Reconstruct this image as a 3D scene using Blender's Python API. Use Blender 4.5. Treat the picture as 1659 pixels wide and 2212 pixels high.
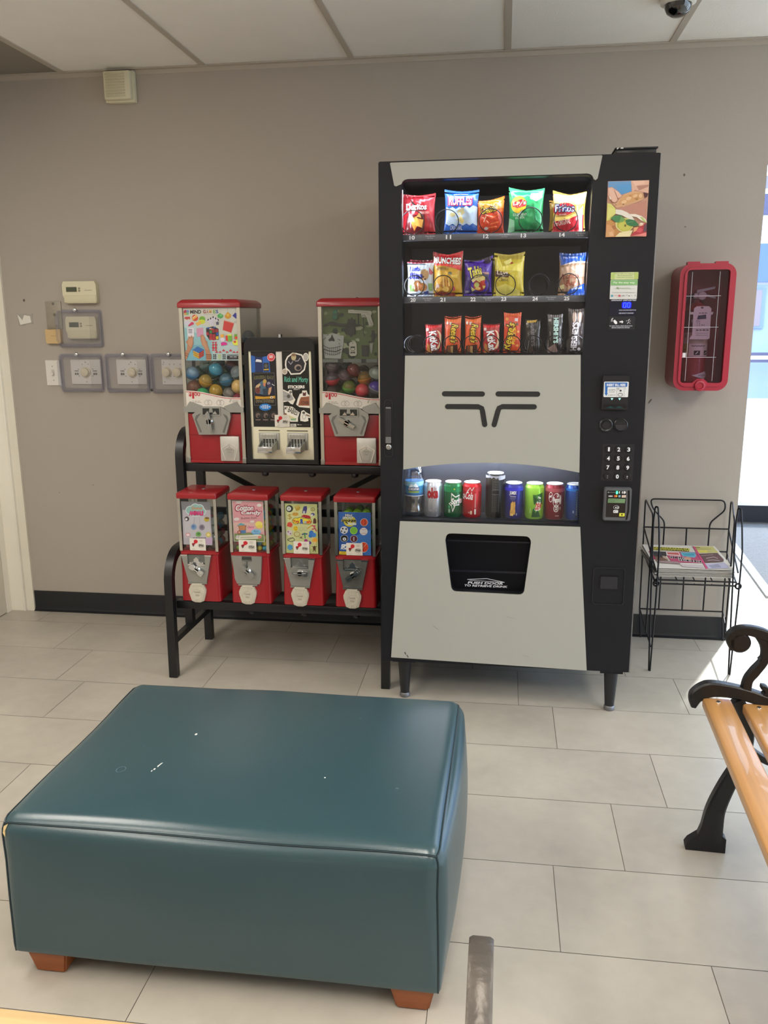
import bpy, bmesh, math, random
from mathutils import Vector, Matrix, noise
from mathutils.geometry import tessellate_polygon
PI = math.pi
SC = bpy.context.scene
COL = SC.collection
for o in list(bpy.data.objects):
    bpy.data.objects.remove(o)

# ---------------------------------------------------------------- camera
cam_d = bpy.data.cameras.new('camera')
cam = bpy.data.objects.new('camera', cam_d)
COL.objects.link(cam)
f_px, pit, yaw, rol = 1827.91, 0.2230, -0.1396, -0.0066
fw = Vector((math.sin(yaw)*math.cos(pit), math.cos(yaw)*math.cos(pit), -math.sin(pit)))
rt = Vector((math.cos(yaw), -math.sin(yaw), 0))
up = rt.cross(fw)
r2 = rt*math.cos(rol) + up*math.sin(rol)
u2 = up*math.cos(rol) - rt*math.sin(rol)
m = Matrix((r2, u2, -fw)).transposed().to_4x4()
m.translation = Vector((0, -3.6112, 1.3522))
cam.matrix_world = m
cam_d.sensor_fit = 'HORIZONTAL'
cam_d.sensor_width = 36.0
cam_d.lens = f_px*36.0/1659.0
cam_d.clip_start = 0.05
cam_d.clip_end = 200
SC.camera = cam

# ---------------------------------------------------------------- exposure, sky, sun, daylight
vs = SC.view_settings
SC.display_settings.display_device = 'sRGB'
vs.view_transform = 'Standard'
vs.look = 'None'
vs.gamma = 1.0
vs.use_curve_mapping = False
vs.exposure = 0.13
world = bpy.data.worlds.new('sky')
SC.world = world
world.use_nodes = True
bg = world.node_tree.nodes['Background']
bg.inputs[0].default_value = (0.62, 0.78, 1.0, 1)
bg.inputs[1].default_value = 6.3

def light(name, kind, energy, color, loc, rot=(0, 0, 0), **kw):
    d = bpy.data.lights.new(name, kind)
    d.energy = energy
    d.color = color
    for k, v in kw.items():
        setattr(d, k, v)
    o = bpy.data.objects.new(name, d)
    o.location = loc
    o.rotation_euler = rot
    COL.objects.link(o)
    return o

sun = light('sun', 'SUN', 5.5, (1.0, 0.97, 0.93), (5, 9, 9), angle=0.03)
sun.rotation_euler = Vector((-0.40, -0.85, -0.66)).to_track_quat('-Z', 'Y').to_euler()
# sky entering through the glass shopfront (sampling portals, they give off nothing)
p1 = light('sky_portal', 'AREA', 1, (1, 1, 1), (2.5, 2.33, 1.15), (-PI/2, 0, 0), shape='RECTANGLE', size=3.0, size_y=2.2)
p1.data.cycles.is_portal = True
p2 = light('sky_portal', 'AREA', 1, (1, 1, 1), (4.06, -1.2, 1.2), (0, PI/2, 0), shape='RECTANGLE', size=2.2, size_y=5.6)
p2.data.cycles.is_portal = True

# ---------------------------------------------------------------- materials
def lin(c):
    if isinstance(c, str):
        c = [int(c[i:i+2], 16)/255 for i in (0, 2, 4)]
    return tuple(x/12.92 if x <= .04045 else ((x+.055)/1.055)**2.4 for x in c)

_M = {}
def M(col, rough=.5, metal=0., kind='plain', spec=.5, emit=0., bump=0., bscale=60., var=0., vscale=4., coat=0., alpha=.3):
    key = (col, rough, metal, kind, spec, emit, bump, bscale, var, vscale, coat, alpha)
    if key in _M:
        return _M[key]
    mt = bpy.data.materials.new('%s_%s' % (kind, col))
    _M[key] = mt
    mt.use_nodes = True
    nt = mt.node_tree
    N = nt.nodes
    L = nt.links
    out = N['Material Output']
    p = N['Principled BSDF']
    c = lin(col) + (1,)
    if kind == 'glass':      # thin clear sheet: tinted see-through plus a gloss that grows at grazing angles
        N.remove(p)
        tr = N.new('ShaderNodeBsdfTransparent'); tr.inputs[0].default_value = c
        gl = N.new('ShaderNodeBsdfGlossy'); gl.inputs['Roughness'].default_value = rough
        lw = N.new('ShaderNodeLayerWeight'); lw.inputs[0].default_value = .5
        pw = N.new('ShaderNodeMath'); pw.operation = 'POWER'; pw.inputs[1].default_value = 4
        ma = N.new('ShaderNodeMath'); ma.operation = 'MULTIPLY_ADD'; ma.inputs[1].default_value = .8; ma.inputs[2].default_value = spec*.06
        mx = N.new('ShaderNodeMixShader')
        L.new(lw.outputs['Facing'], pw.inputs[0]); L.new(pw.outputs[0], ma.inputs[0]); L.new(ma.outputs[0], mx.inputs[0])
        L.new(tr.outputs[0], mx.inputs[1]); L.new(gl.outputs[0], mx.inputs[2]); L.new(mx.outputs[0], out.inputs[0])
        return mt
    if kind in ('clear', 'frost'):      # translucent coloured plastic
        tr = N.new('ShaderNodeBsdfTransparent')
        tr.inputs[0].default_value = (tuple(.35+.65*x for x in c[:3]) if kind == 'clear' else (.95, .95, .96)) + (1,)
        mx = N.new('ShaderNodeMixShader'); mx.inputs[0].default_value = alpha
        p.inputs['Base Color'].default_value = c; p.inputs['Roughness'].default_value = rough
        p.inputs['Coat Weight'].default_value = coat
        L.new(tr.outputs[0], mx.inputs[1]); L.new(p.outputs[0], mx.inputs[2]); L.new(mx.outputs[0], out.inputs[0])
        return mt
    p.inputs['Base Color'].default_value = c
    p.inputs['Roughness'].default_value = rough
    p.inputs['Metallic'].default_value = metal
    p.inputs['Specular IOR Level'].default_value = spec
    p.inputs['Coat Weight'].default_value = coat
    if emit:
        p.inputs['Emission Color'].default_value = c
        p.inputs['Emission Strength'].default_value = emit
    tc = N.new('ShaderNodeTexCoord')
    if var:
        nz = N.new('ShaderNodeTexNoise'); nz.inputs['Scale'].default_value = vscale; nz.inputs['Detail'].default_value = 6
        hs = N.new('ShaderNodeMix'); hs.data_type = 'RGBA'
        L.new(tc.outputs['Object'], nz.inputs['Vector'])
        hs.inputs[6].default_value = tuple(x*(1-var) for x in c[:3]) + (1,)
        hs.inputs[7].default_value = tuple(min(1, x*(1+var)) for x in c[:3]) + (1,)
        L.new(nz.outputs[0], hs.inputs[0]); L.new(hs.outputs[2], p.inputs['Base Color'])
    if bump:
        nb = N.new('ShaderNodeTexNoise'); nb.inputs['Scale'].default_value = bscale; nb.inputs['Detail'].default_value = 3
        bp = N.new('ShaderNodeBump'); bp.inputs['Strength'].default_value = bump; bp.inputs['Distance'].default_value = .003
        L.new(tc.outputs['Object'], nb.inputs['Vector']); L.new(nb.outputs[0], bp.inputs['Height']); L.new(bp.outputs[0], p.inputs['Normal'])
    if kind == 'wood':
        mp = N.new('ShaderNodeMapping'); mp.inputs['Scale'].default_value = (1.2, 30, 30)
        nz = N.new('ShaderNodeTexNoise'); nz.inputs['Scale'].default_value = 2.2; nz.inputs['Detail'].default_value = 8
        hs = N.new('ShaderNodeMix'); hs.data_type = 'RGBA'
        L.new(tc.outputs['Object'], mp.inputs[0]); L.new(mp.outputs[0], nz.inputs['Vector'])
        hs.inputs[6].default_value = tuple(x*.62 for x in c[:3]) + (1,)
        hs.inputs[7].default_value = tuple(min(1, x*1.35) for x in c[:3]) + (1,)
        L.new(nz.outputs[0], hs.inputs[0]); L.new(hs.outputs[2], p.inputs['Base Color'])
    if kind == 'tile':
        ge = N.new('ShaderNodeNewGeometry')
        nz = N.new('ShaderNodeTexNoise'); nz.inputs['Scale'].default_value = 3.0; nz.inputs['Detail'].default_value = 9; nz.inputs['Roughness'].default_value = .62
        n2 = N.new('ShaderNodeTexNoise'); n2.inputs['Scale'].default_value = 22; n2.inputs['Detail'].default_value = 6
        a1 = N.new('ShaderNodeMath'); a1.operation = 'MULTIPLY_ADD'; a1.inputs[1].default_value = .22
        a2 = N.new('ShaderNodeMath'); a2.operation = 'MULTIPLY_ADD'; a2.inputs[1].default_value = .35
        hs = N.new('ShaderNodeValToRGB')
        hs.color_ramp.elements[0].position = .35; hs.color_ramp.elements[1].position = .95
        hs.color_ramp.elements[0].color = tuple(x*.80 for x in c[:3]) + (1,)
        hs.color_ramp.elements[1].color = tuple(min(1, x*1.14) for x in c[:3]) + (1,)
        L.new(tc.outputs['Object'], nz.inputs['Vector']); L.new(tc.outputs['Object'], n2.inputs['Vector'])
        L.new(ge.outputs['Random Per Island'], a1.inputs[0]); L.new(nz.outputs[0], a1.inputs[2])
        L.new(n2.outputs[0], a2.inputs[0]); L.new(a1.outputs[0], a2.inputs[2])
        L.new(a2.outputs[0], hs.inputs[0]); L.new(hs.outputs[0], p.inputs['Base Color'])
    return mt

CHROME = M('d2d4d6', .18, 1.0)
STEEL = M('a8aaa9', .35, .9, bump=.15, bscale=120)
GLASS = M('f4f6f6', .02, kind='glass')
FILM = M('ffffff', .02, kind='glass', spec=.4)

# ---------------------------------------------------------------- mesh building
_T = {}
def text_geo(s, bold=0.):
    k = (s, bold)
    if k not in _T:
        cu = bpy.data.curves.new('t', 'FONT')
        cu.body = s
        cu.offset = bold
        cu.resolution_u = 3
        ob = bpy.data.objects.new('t', cu)
        COL.objects.link(ob)
        bpy.context.view_layer.update()
        me = bpy.data.meshes.new_from_object(ob.evaluated_get(bpy.context.evaluated_depsgraph_get()))
        V = [(v.co.x, v.co.y) for v in me.vertices]
        F = [tuple(p.vertices) for p in me.polygons]
        bpy.data.objects.remove(ob); bpy.data.curves.remove(cu); bpy.data.meshes.remove(me)
        _T[k] = (V, F)
    return _T[k]

def rrect(x0, y0, x1, y1, r, n=5):
    P = []
    for cx, cy, a in ((x1-r, y1-r, 0), (x0+r, y1-r, 90), (x0+r, y0+r, 180), (x1-r, y0+r, 270)):
        for i in range(n+1):
            t = math.radians(a + 90*i/n)
            P.append((cx+r*math.cos(t), cy+r*math.sin(t)))
    return P

def ell(cx, cy, rx, ry, n=28, rot=0):
    c, s = math.cos(rot), math.sin(rot)
    return [(cx+rx*math.cos(t)*c-ry*math.sin(t)*s, cy+rx*math.cos(t)*s+ry*math.sin(t)*c) for t in [2*PI*i/n for i in range(n)]]

class MB:
    def __init__(s):
        s.bm = bmesh.new(); s.mats = []; s.lay = 0
    def mi(s, m):
        if m not in s.mats:
            s.mats.append(m)
        return s.mats.index(m)
    def add(s, verts, faces, m):
        k = s.mi(m)
        vs_ = [s.bm.verts.new(v) for v in verts]
        for f in faces:
            try:
                fc = s.bm.faces.new([vs_[i] for i in f])
                fc.material_index = k; fc.smooth = True
            except ValueError:
                pass
        return s
    def box(s, x0, x1, y0, y1, z0, z1, m, bev=0, seg=2):
        b = bmesh.new()
        bmesh.ops.create_cube(b, size=1)
        for v in b.verts:
            v.co = ((x0+x1)/2+v.co.x*(x1-x0), (y0+y1)/2+v.co.y*(y1-y0), (z0+z1)/2+v.co.z*(z1-z0))
        if bev:
            bmesh.ops.bevel(b, geom=b.edges[:], offset=bev, segments=seg, profile=.5, affect='EDGES')
        return s.merge(b, m)
    def merge(s, b, m, mtx=None):
        b.verts.index_update()
        s.add([tuple(mtx @ v.co) if mtx else tuple(v.co) for v in b.verts], [[v.index for v in f.verts] for f in b.faces], m)
        b.free()
        return s
    def prism(s, poly, a, b, m, holes=(), axis='y'):
        loops = [list(poly)] + [list(h) for h in holes]
        pl = [[Vector((p[0], p[1], 0)) for p in l] for l in loops]
        flat = [p for l in loops for p in l]
        tris = tessellate_polygon(pl)
        n = len(flat)
        def P(p, d):
            return (p[0], d, p[1]) if axis == 'y' else ((p[0], p[1], d) if axis == 'z' else (d, p[0], p[1]))
        V = [P(p, a) for p in flat] + [P(p, b) for p in flat]
        if holes:
            F = [tuple(t) for t in tris] + [tuple(i+n for i in t[::-1]) for t in tris]
        else:
            F = [tuple(range(n)), tuple(range(2*n-1, n-1, -1))]
        o = 0
        for l in loops:
            k = len(l)
            for i in range(k):
                j = (i+1) % k
                F.append((o+i, o+j, n+o+j, n+o+i))
            o += k
        b2 = bmesh.new()
        vv = [b2.verts.new(v) for v in V]
        for f in F:
            try:
                b2.faces.new([vv[i] for i in f])
            except ValueError:
                pass
        bmesh.ops.recalc_face_normals(b2, faces=b2.faces[:])
        return s.merge(b2, m)
    def tube(s, pts, r, m, n=8, closed=False, flat=None):
        pts = [Vector(p) for p in pts]
        k = len(pts)
        if closed:
            tg = [(pts[(i+1) % k]-pts[i-1]).normalized() for i in range(k)]
        else:
            tg = [(pts[min(i+1, k-1)]-pts[max(i-1, 0)]).normalized() for i in range(k)]
        t0 = tg[0]
        ref = Vector((0, 0, 1)) if abs(t0.z) < .9 else Vector((1, 0, 0))
        nv = (ref - t0*ref.dot(t0)).normalized()
        V = []; F = []
        for i in range(k):
            t = tg[i]
            nv = (nv - t*nv.dot(t)).normalized()
            bv = t.cross(nv)
            ri = r[i] if isinstance(r, (list, tuple)) else r
            for j in range(n):
                a = 2*PI*(j+.5)/n
                V.append(pts[i] + (nv*math.cos(a)+bv*math.sin(a))*ri)
        for i in range(k if closed else k-1):
            i2 = (i+1) % k
            for j in range(n):
                j2 = (j+1) % n
                F.append((i*n+j, i2*n+j, i2*n+j2, i*n+j2))
        if not closed:
            F.append(tuple(range(n))); F.append(tuple(range((k-1)*n+n-1, (k-1)*n-1, -1)))
        b2 = bmesh.new()
        vv = [b2.verts.new(v) for v in V]
        for f in F:
            b2.faces.new([vv[i] for i in f])
        bmesh.ops.recalc_face_normals(b2, faces=b2.faces[:])
        return s.merge(b2, m)
    def lathe(s, prof, c, m, n=32, axis='z', start=0):
        V = []; F = []
        for r, h in prof:
            for j in range(n):
                a = 2*PI*j/n
                x, y = r*math.cos(a), r*math.sin(a)
                V.append((c[0]+x, c[1]+y, c[2]+h) if axis == 'z' else ((c[0]+x, c[1]-h, c[2]+y) if axis == 'y' else (c[0]+h, c[1]+x, c[2]+y)))
        k = len(prof)
        for i in range(k-1):
            for j in range(n):
                j2 = (j+1) % n
                F.append((i*n+j, i*n+j2, (i+1)*n+j2, (i+1)*n+j))
        b2 = bmesh.new()
        vv = [b2.verts.new(v) for v in V]
        for f in F:
            b2.faces.new([vv[i] for i in f])
        if prof[0][0] > 1e-6:
            b2.faces.new([vv[j] for j in range(n)])
        if prof[-1][0] > 1e-6:
            b2.faces.new([vv[(k-1)*n+j] for j in range(n)])
        bmesh.ops.remove_doubles(b2, verts=b2.verts[:], dist=1e-6)
        bmesh.ops.recalc_face_normals(b2, faces=b2.faces[:])
        return s.merge(b2, m)
    def sphere(s, c, r, m, u=20, v=12, mtx=None):
        b = bmesh.new()
        bmesh.ops.create_uvsphere(b, u_segments=u, v_segments=v, radius=r)
        return s.merge(b, m, Matrix.Translation(Vector(c)) @ (mtx or Matrix()))
    # flat artwork. items are drawn in sheet coordinates (y down) and carried onto a surface by fn(x, y, height)
    def art(s, items, fn, cut=None, rough=.5, step=.00022, **mk):
        for it in items:
            kind, col = it[0], it[1]
            s.lay += 1
            V = []; F = []
            if kind == 'r':
                x0, y0, x1, y1 = it[2:6]
                V = [(x0, y0), (x1, y0), (x1, y1), (x0, y1)]
            elif kind == 'rr':
                V = rrect(*it[2:7], n=3)
            elif kind == 'e':
                V = ell(*it[2:6], rot=it[6] if len(it) > 6 else 0)
            elif kind == 'p':
                V = [(it[i], it[i+1]) for i in range(2, len(it), 2)]
            elif kind == 'o':
                cx, cy, rx, ry, w = it[2:7]
                a = ell(cx, cy, rx, ry); b = ell(cx, cy, rx-w, ry-w); n = len(a)
                V = a + b
                F = [(i, (i+1) % n, n+(i+1) % n, n+i) for i in range(n)]
            elif kind == 'd':      # a row of dashes: print too small to read
                x0, y0, x1, y1, n = it[2:7]
                q = random.Random(n); W_ = [q.uniform(.6, 1.6) for _ in range(n)]; tot = sum(W_)+.35*(n-1); x = x0
                for i, w in enumerate(W_):
                    w = w/tot*(x1-x0)
                    k = len(V); V += [(x, y0), (x+w, y0), (x+w, y1), (x, y1)]; F.append((k, k+1, k+2, k+3))
                    x += w + .35/tot*(x1-x0)
            elif kind == 'l':
                w = it[2]/2
                P = [Vector((it[i], it[i+1])) for i in range(3, len(it), 2)]
                for i, p in enumerate(P):
                    d = (P[min(i+1, len(P)-1)]-P[max(i-1, 0)])
                    d = d.normalized() if d.length else Vector((1, 0))
                    V += [(p.x-d.y*w, p.y+d.x*w), (p.x+d.y*w, p.y-d.x*w)]
                F = [(2*i, 2*i+1, 2*i+3, 2*i+2) for i in range(len(P)-1)]
            elif kind == 't':
                txt, x0, y0, x1, y1 = it[2:7]
                op = it[7] if len(it) > 7 else {}
                T, F = text_geo(txt, op.get('bold', 0.))
                if not T:
                    continue
                a0 = min(v[0] for v in T); a1 = max(v[0] for v in T); b0 = min(v[1] for v in T); b1 = max(v[1] for v in T)
                sh = op.get('shear', 0); ro = op.get('rot', 0); arc = op.get('arc', 0)
                cx, cy = (x0+x1)/2, (y0+y1)/2; w, h = x1-x0, y1-y0
                for x, y in T:
                    px = ((x-a0)/max(a1-a0, 1e-6)-.5)*w; py = -((y-b0)/max(b1-b0, 1e-6)-.5)*h
                    px -= sh*py
                    py += arc*(px/w*2)**2*h
                    V.append((cx+px*math.cos(ro)-py*math.sin(ro), cy+px*math.sin(ro)+py*math.cos(ro)))
            if not F:
                F = [tuple(range(len(V)))]
            b = bmesh.new()
            vv = [b.verts.new((v[0], v[1], 0)) for v in V]
            for f in F:
                try:
                    b.faces.new([vv[i] for i in f])
                except ValueError:
                    pass
            if cut:
                for ax, st in ((0, cut[0]), (1, cut[1])):
                    lo = min(v.co[ax] for v in b.verts); hi = max(v.co[ax] for v in b.verts)
                    q = math.floor(lo/st)+1
                    while q*st < hi:
                        co = Vector((0, 0, 0)); no = Vector((0, 0, 0)); co[ax] = q*st; no[ax] = 1
                        bmesh.ops.bisect_plane(b, geom=b.verts[:]+b.edges[:]+b.faces[:], plane_co=co, plane_no=no)
                        q += 1
            hgt = .0003 + step*s.lay
            for v in b.verts:
                v.co = fn(v.co.x, v.co.y, hgt)
            s.merge(b, M(col, rough, **mk) if isinstance(col, str) else col)
        return s
    def build(s, name, parent=None, angle=38, loc=None, local=False):
        me = bpy.data.meshes.new(name)
        base = None
        if loc is not None:
            base = Vector(loc)
        elif parent is not None and not local:
            p = parent
            base = Vector((0, 0, 0))
            while p:
                base += p.location; p = p.parent
        if base is not None:
            for v in s.bm.verts:
                v.co -= base
        s.bm.to_mesh(me); s.bm.free()
        for mt in s.mats:
            me.materials.append(mt)
        me.set_sharp_from_angle(angle=math.radians(angle))
        o = bpy.data.objects.new(name, me)
        COL.objects.link(o)
        if parent is not None:
            o.parent = parent
        elif loc is not None:
            o.location = loc
        return o

def tag(o, label, cat, group=None):
    o['label'] = label; o['category'] = cat
    if group:
        o['group'] = group
    return o
def thing(name, label, cat, loc, group=None):
    o = bpy.data.objects.new(name, None)
    COL.objects.link(o)
    o.location = loc
    o.empty_display_size = .05
    return tag(o, label, cat, group)
def struct(o):
    o['kind'] = 'structure'
    return o
def copy_thing(o, loc, label=None):
    c = o.copy(); COL.objects.link(c); c.location = loc
    if label:
        c['label'] = label
    for ch in o.children:
        d = ch.copy(); COL.objects.link(d); d.parent = c
        for g in ch.children:
            e = g.copy(); COL.objects.link(e); e.parent = d
    return c
def quad(tl, tr, br, bl):            # sheet coordinates -> unit square (u right, v up)
    def F(x, y):
        u = v = .5
        for _ in range(12):
            px = (1-v)*((1-u)*bl[0]+u*br[0]) + v*((1-u)*tl[0]+u*tr[0])
            py = (1-v)*((1-u)*bl[1]+u*br[1]) + v*((1-u)*tl[1]+u*tr[1])
            dxu = (1-v)*(br[0]-bl[0]) + v*(tr[0]-tl[0]); dxv = -((1-u)*bl[0]+u*br[0]) + (1-u)*tl[0]+u*tr[0]
            dyu = (1-v)*(br[1]-bl[1]) + v*(tr[1]-tl[1]); dyv = -((1-u)*bl[1]+u*br[1]) + (1-u)*tl[1]+u*tr[1]
            det = dxu*dyv-dxv*dyu
            ex, ey = x-px, y-py
            u += (ex*dyv-dxv*ey)/det; v += (dxu*ey-ex*dyu)/det
        return u, v
    return F
def onplane(Q, x0, x1, z0, z1, y):   # artwork on an upright sheet facing the room
    def fn(x, y_, h):
        u, v = Q(x, y_)
        return Vector((x0+u*(x1-x0), y-h, z0+v*(z1-z0)))
    return fn
def onxz(y):
    return lambda x, z, h: Vector((x, y-h, -z))
# ================================================================ the setting
WALL = M('aca398', .75, var=.03, vscale=1.3, bump=.12, bscale=220)
WHITE = M('ddd8cb', .5, var=.05, vscale=3)
CZ = 2.3627
# floor: single tiles of 12 x 24 inches laid in rows along the wall, thin grout lines between
mb = MB()
GROUT = M('7d766a', .9)
TILE = M('b2ab9f', .38, kind='tile', bump=.04, bscale=35)
mb.add([(-2.6, -4.8, -.0016), (4.2, -4.8, -.0016), (4.2, 2.25, -.0016), (-2.6, 2.25, -.0016)], [(0, 1, 2, 3)], GROUT)
offs = {-2: .498, -1: .083, 0: .202, 1: .490, 2: .333, 3: .155, 4: .471, -3: .25, -4: .05, -5: .4}
rnd = random.Random(4)
g = .0009
for r in range(-10, 14):
    ya = -.7612 - r*.3048
    of = offs.get(r, rnd.random()*.59)
    for k in range(-5, 8):
        x0 = of + k*.591
        a, b, c, d = max(x0+g, -2.6), min(x0+.591-g, 4.2), max(ya-.3048+g, -4.8), min(ya-g, 2.25)
        if b > a and d > c:
            mb.add([(a, c, 0), (b, c, 0), (b, d, 0), (a, d, 0)], [(0, 1, 2, 3)], TILE)
struct(mb.build('floor'))

mb = MB()
mb.box(-2.6, .98, 0, .14, 0, CZ, WALL)
# filled pin holes and scuffs on the paint
mb.art([('e', '6b6258', .675, -1.893, .004, .005), ('e', '7b7268', .692, -1.701, .003, .003), ('e', '5d554c', -2.113, -1.448, .005, .006),
        ('e', '6b6258', .60, -1.02, .003, .012, .6), ('e', '8b8276', -1.86, -.62, .003, .003), ('e', '8b8276', -2.03, -.58, .003, .002)], onxz(0), rough=.8)
struct(mb.build('wall_back'))
struct(MB().box(.84, .98, .14, 2.25, 0, CZ, WALL).build('wall_vestibule'))
struct(MB().box(-2.75, -2.36, -4.8, -1.0, 0, CZ, WALL).box(-2.75, -2.365, -1.0, .14, 0, 2.1, WALL).box(-2.75, -2.36, -1.0, .14, 2.1, CZ, WALL).build('wall_left'))  # slab behind the door leaf is added to block outside light under it
struct(MB().box(-2.6, 4.2, -4.95, -4.8, 0, CZ, WALL).build('wall_front'))
mb = MB()
mb.box(4.0, 4.15, -4.8, -4.0, 0, CZ, WALL).box(4.0, 4.15, 1.6, 2.25, 0, CZ, WALL).box(4.0, 4.15, -4.0, 1.6, 0, .12, WALL).box(4.0, 4.15, -4.0, 1.6, 2.25, CZ, WALL)
struct(mb.build('wall_right'))
mb = MB()
FRM = M('23232a', .4)
for y in (-4.0, -2.6, -1.2, .2, 1.55):
    mb.box(4.02, 4.1, y, y+.05, .12, 2.25, FRM)
mb.box(4.05, 4.06, -4.0, 1.6, .12, 2.25, GLASS)
struct(mb.build('window_2'))

# ceiling: lay-in panels, then the tee bars of the grid
mb = MB()
PANEL = M('f2eee6', .85, var=.04, vscale=6, bump=.25, bscale=180)
OLD = M('8d857a', .9, var=.05)  # darker grey-brown tone for one ceiling cell at the back left
cx = -1.8408
ygrid = [-4.8, -3.6576, -2.4384, -1.2192, 0]
for i in range(-2, 10):
    for j in range(4):
        a, b = max(cx+i*.6096, -2.75), min(cx+(i+1)*.6096, 4.2)
        if b > a:
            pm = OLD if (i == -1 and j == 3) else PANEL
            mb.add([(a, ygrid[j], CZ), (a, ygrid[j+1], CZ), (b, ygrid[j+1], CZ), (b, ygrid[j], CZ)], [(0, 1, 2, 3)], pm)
mb.add([(.84, 0, CZ), (.84, 2.25, CZ), (4.2, 2.25, CZ), (4.2, 0, CZ)], [(0, 1, 2, 3)], PANEL)
mb.add([(-2.8, -5, CZ+.1), (4.4, -5, CZ+.1), (4.4, 2.4, CZ+.1), (-2.8, 2.4, CZ+.1)], [(0, 1, 2, 3)], PANEL)
struct(mb.build('ceiling'))
mb = MB()
TEE = M('b9b0a2', .5)
for i in range(-1, 10):
    x = cx+i*.6096
    if x > -2.7 and x < 4.1:
        mb.box(x-.012, x+.012, -4.8, -.022, CZ-.004, CZ+.02, TEE)
for y in ygrid[1:4]:
    mb.box(-2.6, 4.1, y-.012, y+.012, CZ-.0035, CZ+.02, TEE)
mb.box(-2.6, .98, -.022, -.0005, CZ-.005, CZ-.001, TEE)
mb.box(-2.6, .98, -.002, -.0005, CZ-.022, CZ-.002, TEE)
struct(mb.build('trim_1'))

# vinyl cove base along the back wall
BASE = M('15171b', .42)
def cove(x0, x1, h=.098):
    b = bmesh.new()
    pr = [(-.0005, h), (-.004, h+.001), (-.006, h-.004), (-.006, .02), (-.010, .008), (-.022, .0015), (-.0005, .0015)]
    n = len(pr)
    vv = [b.verts.new((x, p[0], p[1])) for x in (x0, x1) for p in pr]
    for i in range(n):
        j = (i+1) % n
        b.faces.new([vv[i], vv[j], vv[n+j], vv[n+i]])
    b.faces.new(vv[:n]); b.faces.new(vv[n:][::-1])
    bmesh.ops.recalc_face_normals(b, faces=b.faces[:])
    return b
mb = MB(); mb.merge(cove(-2.204, .972), BASE)
struct(mb.build('baseboard_back'))

# door with its painted frame at the left end of the wall
CAS = M('f4efe2', .45, var=.06, vscale=5)
CAS2 = M('e4decf', .5, var=.05, vscale=5)
mb = MB()
mb.prism([(-2.245, 0), (-2.205, 0), (-2.205, 2.12), (-2.245, 2.12)], -.014, -.0005, CAS2)
mb.box(-2.252, -2.243, -.030, -.0005, 0, 2.13, CAS, .003)
mb.box(-2.318, -2.252, -.022, -.0005, 0, 2.13, CAS, .002)
mb.box(-2.36, -2.318, -.06, -.0005, 0, 2.13, CAS)
struct(mb.build('trim_2'))
mb = MB()
mb.box(-2.36, -2.318, -.985, -.065, .003, 2.09, M('efe9da', .45, var=.05, vscale=3), .003)
mb.box(-2.318, -2.309, -.88, -.17, 1.15, 1.95, CAS, .006).box(-2.318, -2.309, -.88, -.17, .2, 1.0, CAS, .006)
d = struct(mb.build('door_1'))
mb = MB(); mb.lathe([(.028, 0), (.028, .01), (.012, .012), (.012, .04), (.026, .045), (.03, .06), (.02, .075), (0, .078)], (-2.318, -.90, 1.0), STEEL, 20, axis='x')
mb.build('door_handle', d)

# glazed shopfront beyond the wall end, with a glass door
mb = MB()
mb.box(.98, 4.0, 2.21, 2.30, 0, .125, FRM).box(.98, 4.0, 2.21, 2.30, 2.28, CZ, FRM)
for x in (.98, 2.9, 3.94):
    mb.box(x, x+.06, 2.21, 2.30, .12, 2.3, FRM)
mb.box(.98, 4.0, 2.19, 2.31, .001, .012, M('9a9a9c', .35, .8))
mb.box(1.0, 4.0, 2.25, 2.258, .12, 2.28, GLASS)
struct(mb.build('window_1'))
# ground outside
mb = MB()
mb.add([(-40, 2.25, -.02), (40, 2.25, -.02), (40, 60, -.02), (-40, 60, -.02)], [(0, 1, 2, 3)], M('c9c5be', .9, var=.06, vscale=.6))
mb.add([(4.15, -20, -.02), (40, -20, -.02), (40, 2.25, -.02), (4.15, 2.25, -.02)], [(0, 1, 2, 3)], M('c9c5be', .9, var=.06, vscale=.6))
for y in (3.1, 4.6, 7.5):
    mb.box(-10, 20, y, y+.015, -.021, -.0185, M('8f8b84', .9))
o = struct(mb.build('ground'))
# the building across the lot
bl = thing('building', 'pale building with a blue fascia band across the sunny lot outside', 'building', (4.4, 12, -.02))
mb = MB()
mb.box(-8, 16, 12, 18, -.02, 1.9, M('93a0cc', .8)).box(-8, 16, 12, 18, 1.9, 1.98, M('b8b8cc', .8))
mb.box(-8, 16, 12, 18, 2.54, 3.1, M('e9eef2', .8))
mb.build('wall', bl)
MB().box(-8.02, 16.02, 11.9, 18, 1.94, 2.56, M('5a6ec4', .7)).build('fascia', bl)
mb = MB().box(-8.05, 16.05, 11.85, 18.05, 3.02, 3.34, M('4a4a6a', .7)).box(-8.05, 16.05, 11.85, 18.05, 3.34, 3.42, M('d0d0d8', .7)).box(-8.05, 16.05, 11.85, 18.05, 3.42, 3.62, M('77727c', .7))
mb.build('roof', bl)
for xx in (4.02, 6.4):
    w = MB().box(xx, xx+.36, 11.96, 12.0, 1.17, 1.84, M('6f7fb8', .5)).build('window', bl)
    MB().box(xx+.02, xx+.30, 11.955, 11.965, 1.21, 1.81, M('86767e', .2)).build('pane', w)
mb = MB()
for z, h, c in ((.62, .05, '4f4a66'), (.67, .06, 'd9d5dc'), (.73, .05, '4f4a66')):
    mb.box(-8, 16, 11.5, 11.6, z, z+h, M(c, .6))
for k in range(-6, 14, 4):
    mb.box(k, k+.1, 11.5, 11.6, -.02, .65, M('4f4a66', .6))
tag(mb.build('guard_rail', loc=(4.4, 11.55, -.02)), 'low white and dark rail in front of the pale building outside', 'rail')
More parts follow.
